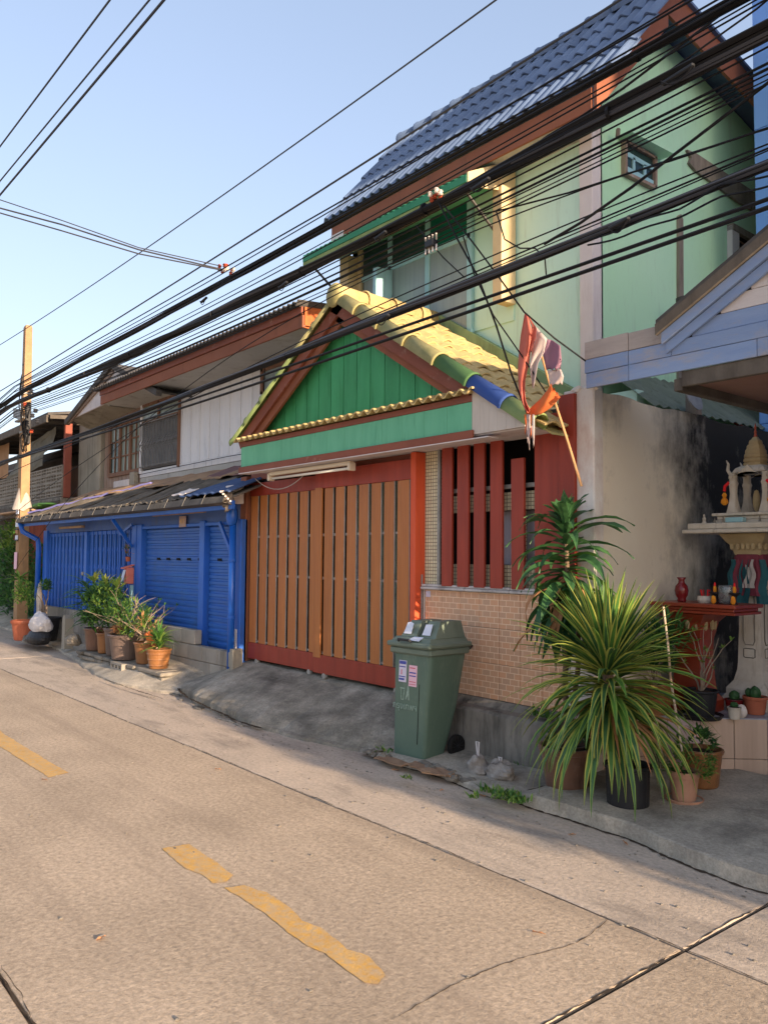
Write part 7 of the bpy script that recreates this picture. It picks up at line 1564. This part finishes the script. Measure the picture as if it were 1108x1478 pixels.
clamp(322, 388, 4.28, 'cluster of orange insulators where the service wires meet the upper bundle', 9, .05); clamp(334, 393, 4.28, 'white end clamp beside the orange insulators on the upper bundle', 4, .03); clamp(630, 282, 4.12, 'orange brown insulator clamp on the thick bundle in front of the awning', 7, .035)
sp_ = thing('cable_splitter', 'metal cable splitter with eight short taps hanging before the upper window', 'splitter', U(622, 352, 4.15))
c = U(622, 352, 4.15); MB().box(c.x - .05, c.x + .05, 4.12, 4.18, c.z - .03, c.z + .03, 0, .008).build('splitter_body', 'black_plastic', sp_)
for i in range(8): dx_ = -.06 + (i % 4) * .04; s_ = 1 if i < 4 else -1; MB().tube([(c.x + dx_, 4.15, c.z + s_ * .02), (c.x + dx_ + .03, 4.12, c.z + s_ * .02 - .06 * (1 if s_ < 0 else -.5))], .007, 6).build('tap', 'insulator_white', sp_)
# drop wires towards the flag and the porch
seg([(632, 290), (660, 345), (690, 400), (716, 470), (738, 540), (762, 600)], .007, 'twisted drop wire hanging from the orange clamp down past the flag', [4.12, 4.14, 4.2, 4.3, 4.4, 4.5])
seg([(640, 296), (684, 352), (720, 400), (756, 450), (800, 488), (845, 521)], .006, 'drop wire running by the flag tip to the blue boards', [4.12, 4.15, 4.2, 4.3, 4.5, 4.68])
seg([(668, 340), (684, 395), (712, 455), (752, 512), (790, 570)], .005, 'thin drop wire reaching behind the flag to the porch roof', [4.2, 4.25, 4.3, 4.4, 4.5])
seg([(716, 305), (728, 345), (750, 358), (772, 358), (786, 372), (788, 396)], .005, 'curly loop of thin wire in front of the mint front wall', [4.15] * 6)
seg([(600, 325), (640, 372), (670, 400)], .005, 'short slanting wire in front of the upper window pane', [4.15] * 3)
seg([(345, 700), (346, 620), (347, 560), (346, 520)], .010, 'vertical grey cable dropping along the white boarded wall by the porch', [5.9] * 4) if False else None
v0 = Vector((-9.9, 5.96, 2.85)); tagit(MB().tube([(-10.0, 5.95, 2.8), (-10.02, 5.95, 3.6), (-9.99, 5.95, 4.4)], .009, 6).build('wall_cable', 'cable_black'), 'dark cable running down the white boards left of the porch', 'cable')
tagit(MB().tube([(-14.4, 5.93, 3.13), (-11, 5.93, 3.16), (-8.6, 5.93, 3.14)], .006, 5).build('wall_cable', 'cable_black'), 'thin cable clipped along the white base board', 'cable')

# ================================================================== FLAG
fg = thing('tattered_flag', 'torn faded red white and blue flag hanging from a leaning stick above the porch corner', 'flag', U(838, 700, 4.62))
def FP(px, py, y=4.42): return U(px, py, y)
MB().tube([FP(839, 702, 4.72), FP(820, 640, 4.66), FP(799, 575, 4.58), FP(781, 512, 4.5), FP(776, 490, 4.48)], [.010, .009, .008, .007, .006], 8).build('flag_stick', 'bamboo', fg)
def strip(L, Rr, name, m, y0=4.42, amp=.02, n=12, k=6, ph=0):
    # L, R: edge polylines (px) from top to bottom
    def at(P, v): f = v * (len(P) - 1); i = min(int(f), len(P) - 2); t = f - i; return (lerp(P[i][0], P[i + 1][0], t), lerp(P[i][1], P[i + 1][1], t))
    def fn(u, v):
        a_, b_ = at(L, v), at(Rr, v); px, py = lerp(a_[0], b_[0], u), lerp(a_[1], b_[1], u); jag = 3.0 * math.sin(u * 17 + ph) * (v > .97)
        return U(px, py + jag, y0 + amp * math.sin(u * 6 + v * 5 + ph) * (.3 + v))
    MB().grid(k, n, fn, thick=(0, .003, 0)).build(name, m, fg, smooth=True)
strip([(757, 452), (750, 490), (747, 530), (748, 560), (756, 590), (762, 596)], [(760, 452), (768, 480), (764, 520), (757, 550), (757, 575), (764, 592)], 'flag_red_fold', 'flag_red', 4.42, .03)
strip([(760, 453), (767, 470), (766, 490), (762, 510)], [(762, 455), (774, 474), (773, 486), (766, 508)], 'flag_red_stripe', 'flag_red', 4.40, .015, ph=2)
strip([(772, 470), (768, 500), (764, 530), (768, 558)], [(789, 489), (785, 508), (776, 524), (770, 560)], 'flag_white_stripe', 'flag_white', 4.44, .02, ph=1)
strip([(788, 489), (783, 510), (788, 534), (791, 532)], [(797, 491), (808, 499), (810, 520), (808, 533)], 'flag_blue_stripe', 'flag_blue', 4.46, .02, ph=3)
strip([(790, 534), (792, 548), (793, 556)], [(809, 533), (813, 543), (811, 553)], 'flag_white_end', 'flag_white', 4.46, .012, ph=4)
strip([(758, 596), (766, 588), (780, 575), (795, 556)], [(764, 600), (780, 598), (795, 588), (808, 573)], 'orange_wrap', 'cloth_orange', 4.44, .02, ph=5)
for i, (x, l) in enumerate(((760, 40), (764, 34), (768, 46), (756, 28), (762, 50))):
    strip([(x, 598), (x - 1 + i % 2 * 3, 598 + l * .5), (x + 1, 598 + l)], [(x + 3, 598), (x + 3, 598 + l * .5), (x + 2, 598 + l)], 'frayed_ribbon', 'cloth_orange' if i % 2 else 'flag_white', 4.43, .01, n=6, k=2, ph=i)

# loops, splice sleeves and loose ends hanging on the bundles
def on_bundle(px, py, y): return U(px, py, y)
for i, (px, py, y, s_) in enumerate(((700, 262, 4.12, .05), (556, 336, 4.14, .04), (985, 104, 4.12, .055), (415, 408, 4.14, .04), (900, 318, 4.03, .04), (560, 455, 4.04, .04), (300, 430, 4.28, .04))):
    c = on_bundle(px, py, y); dx_ = s_ * 1.8
    t_ = thing('splice_sleeve', 'black splice sleeve with loose ends on a cable bundle, %s from the left' % ['sixth', 'fourth', 'last', 'second', 'fifth', 'third', 'first'][i], 'splice', c, 'splice sleeves on the cable bundles')
    MB().beam(c + Vector((-dx_, -.05, -.045)), c + Vector((dx_, -.05, -.02)), .03, .028, 0, bev=.012).build('sleeve', 'black_plastic', t_)
    for k in range(2): MB().tube([c + Vector((dx_ * (-1 + .25 * a_), -.055 - .01 * k, -.03 - (.03 + .03 * k) * math.sin(a_ * .39))) for a_ in range(9)], .004, 5, cap=False).build('loose_end', 'cable_black', t_)
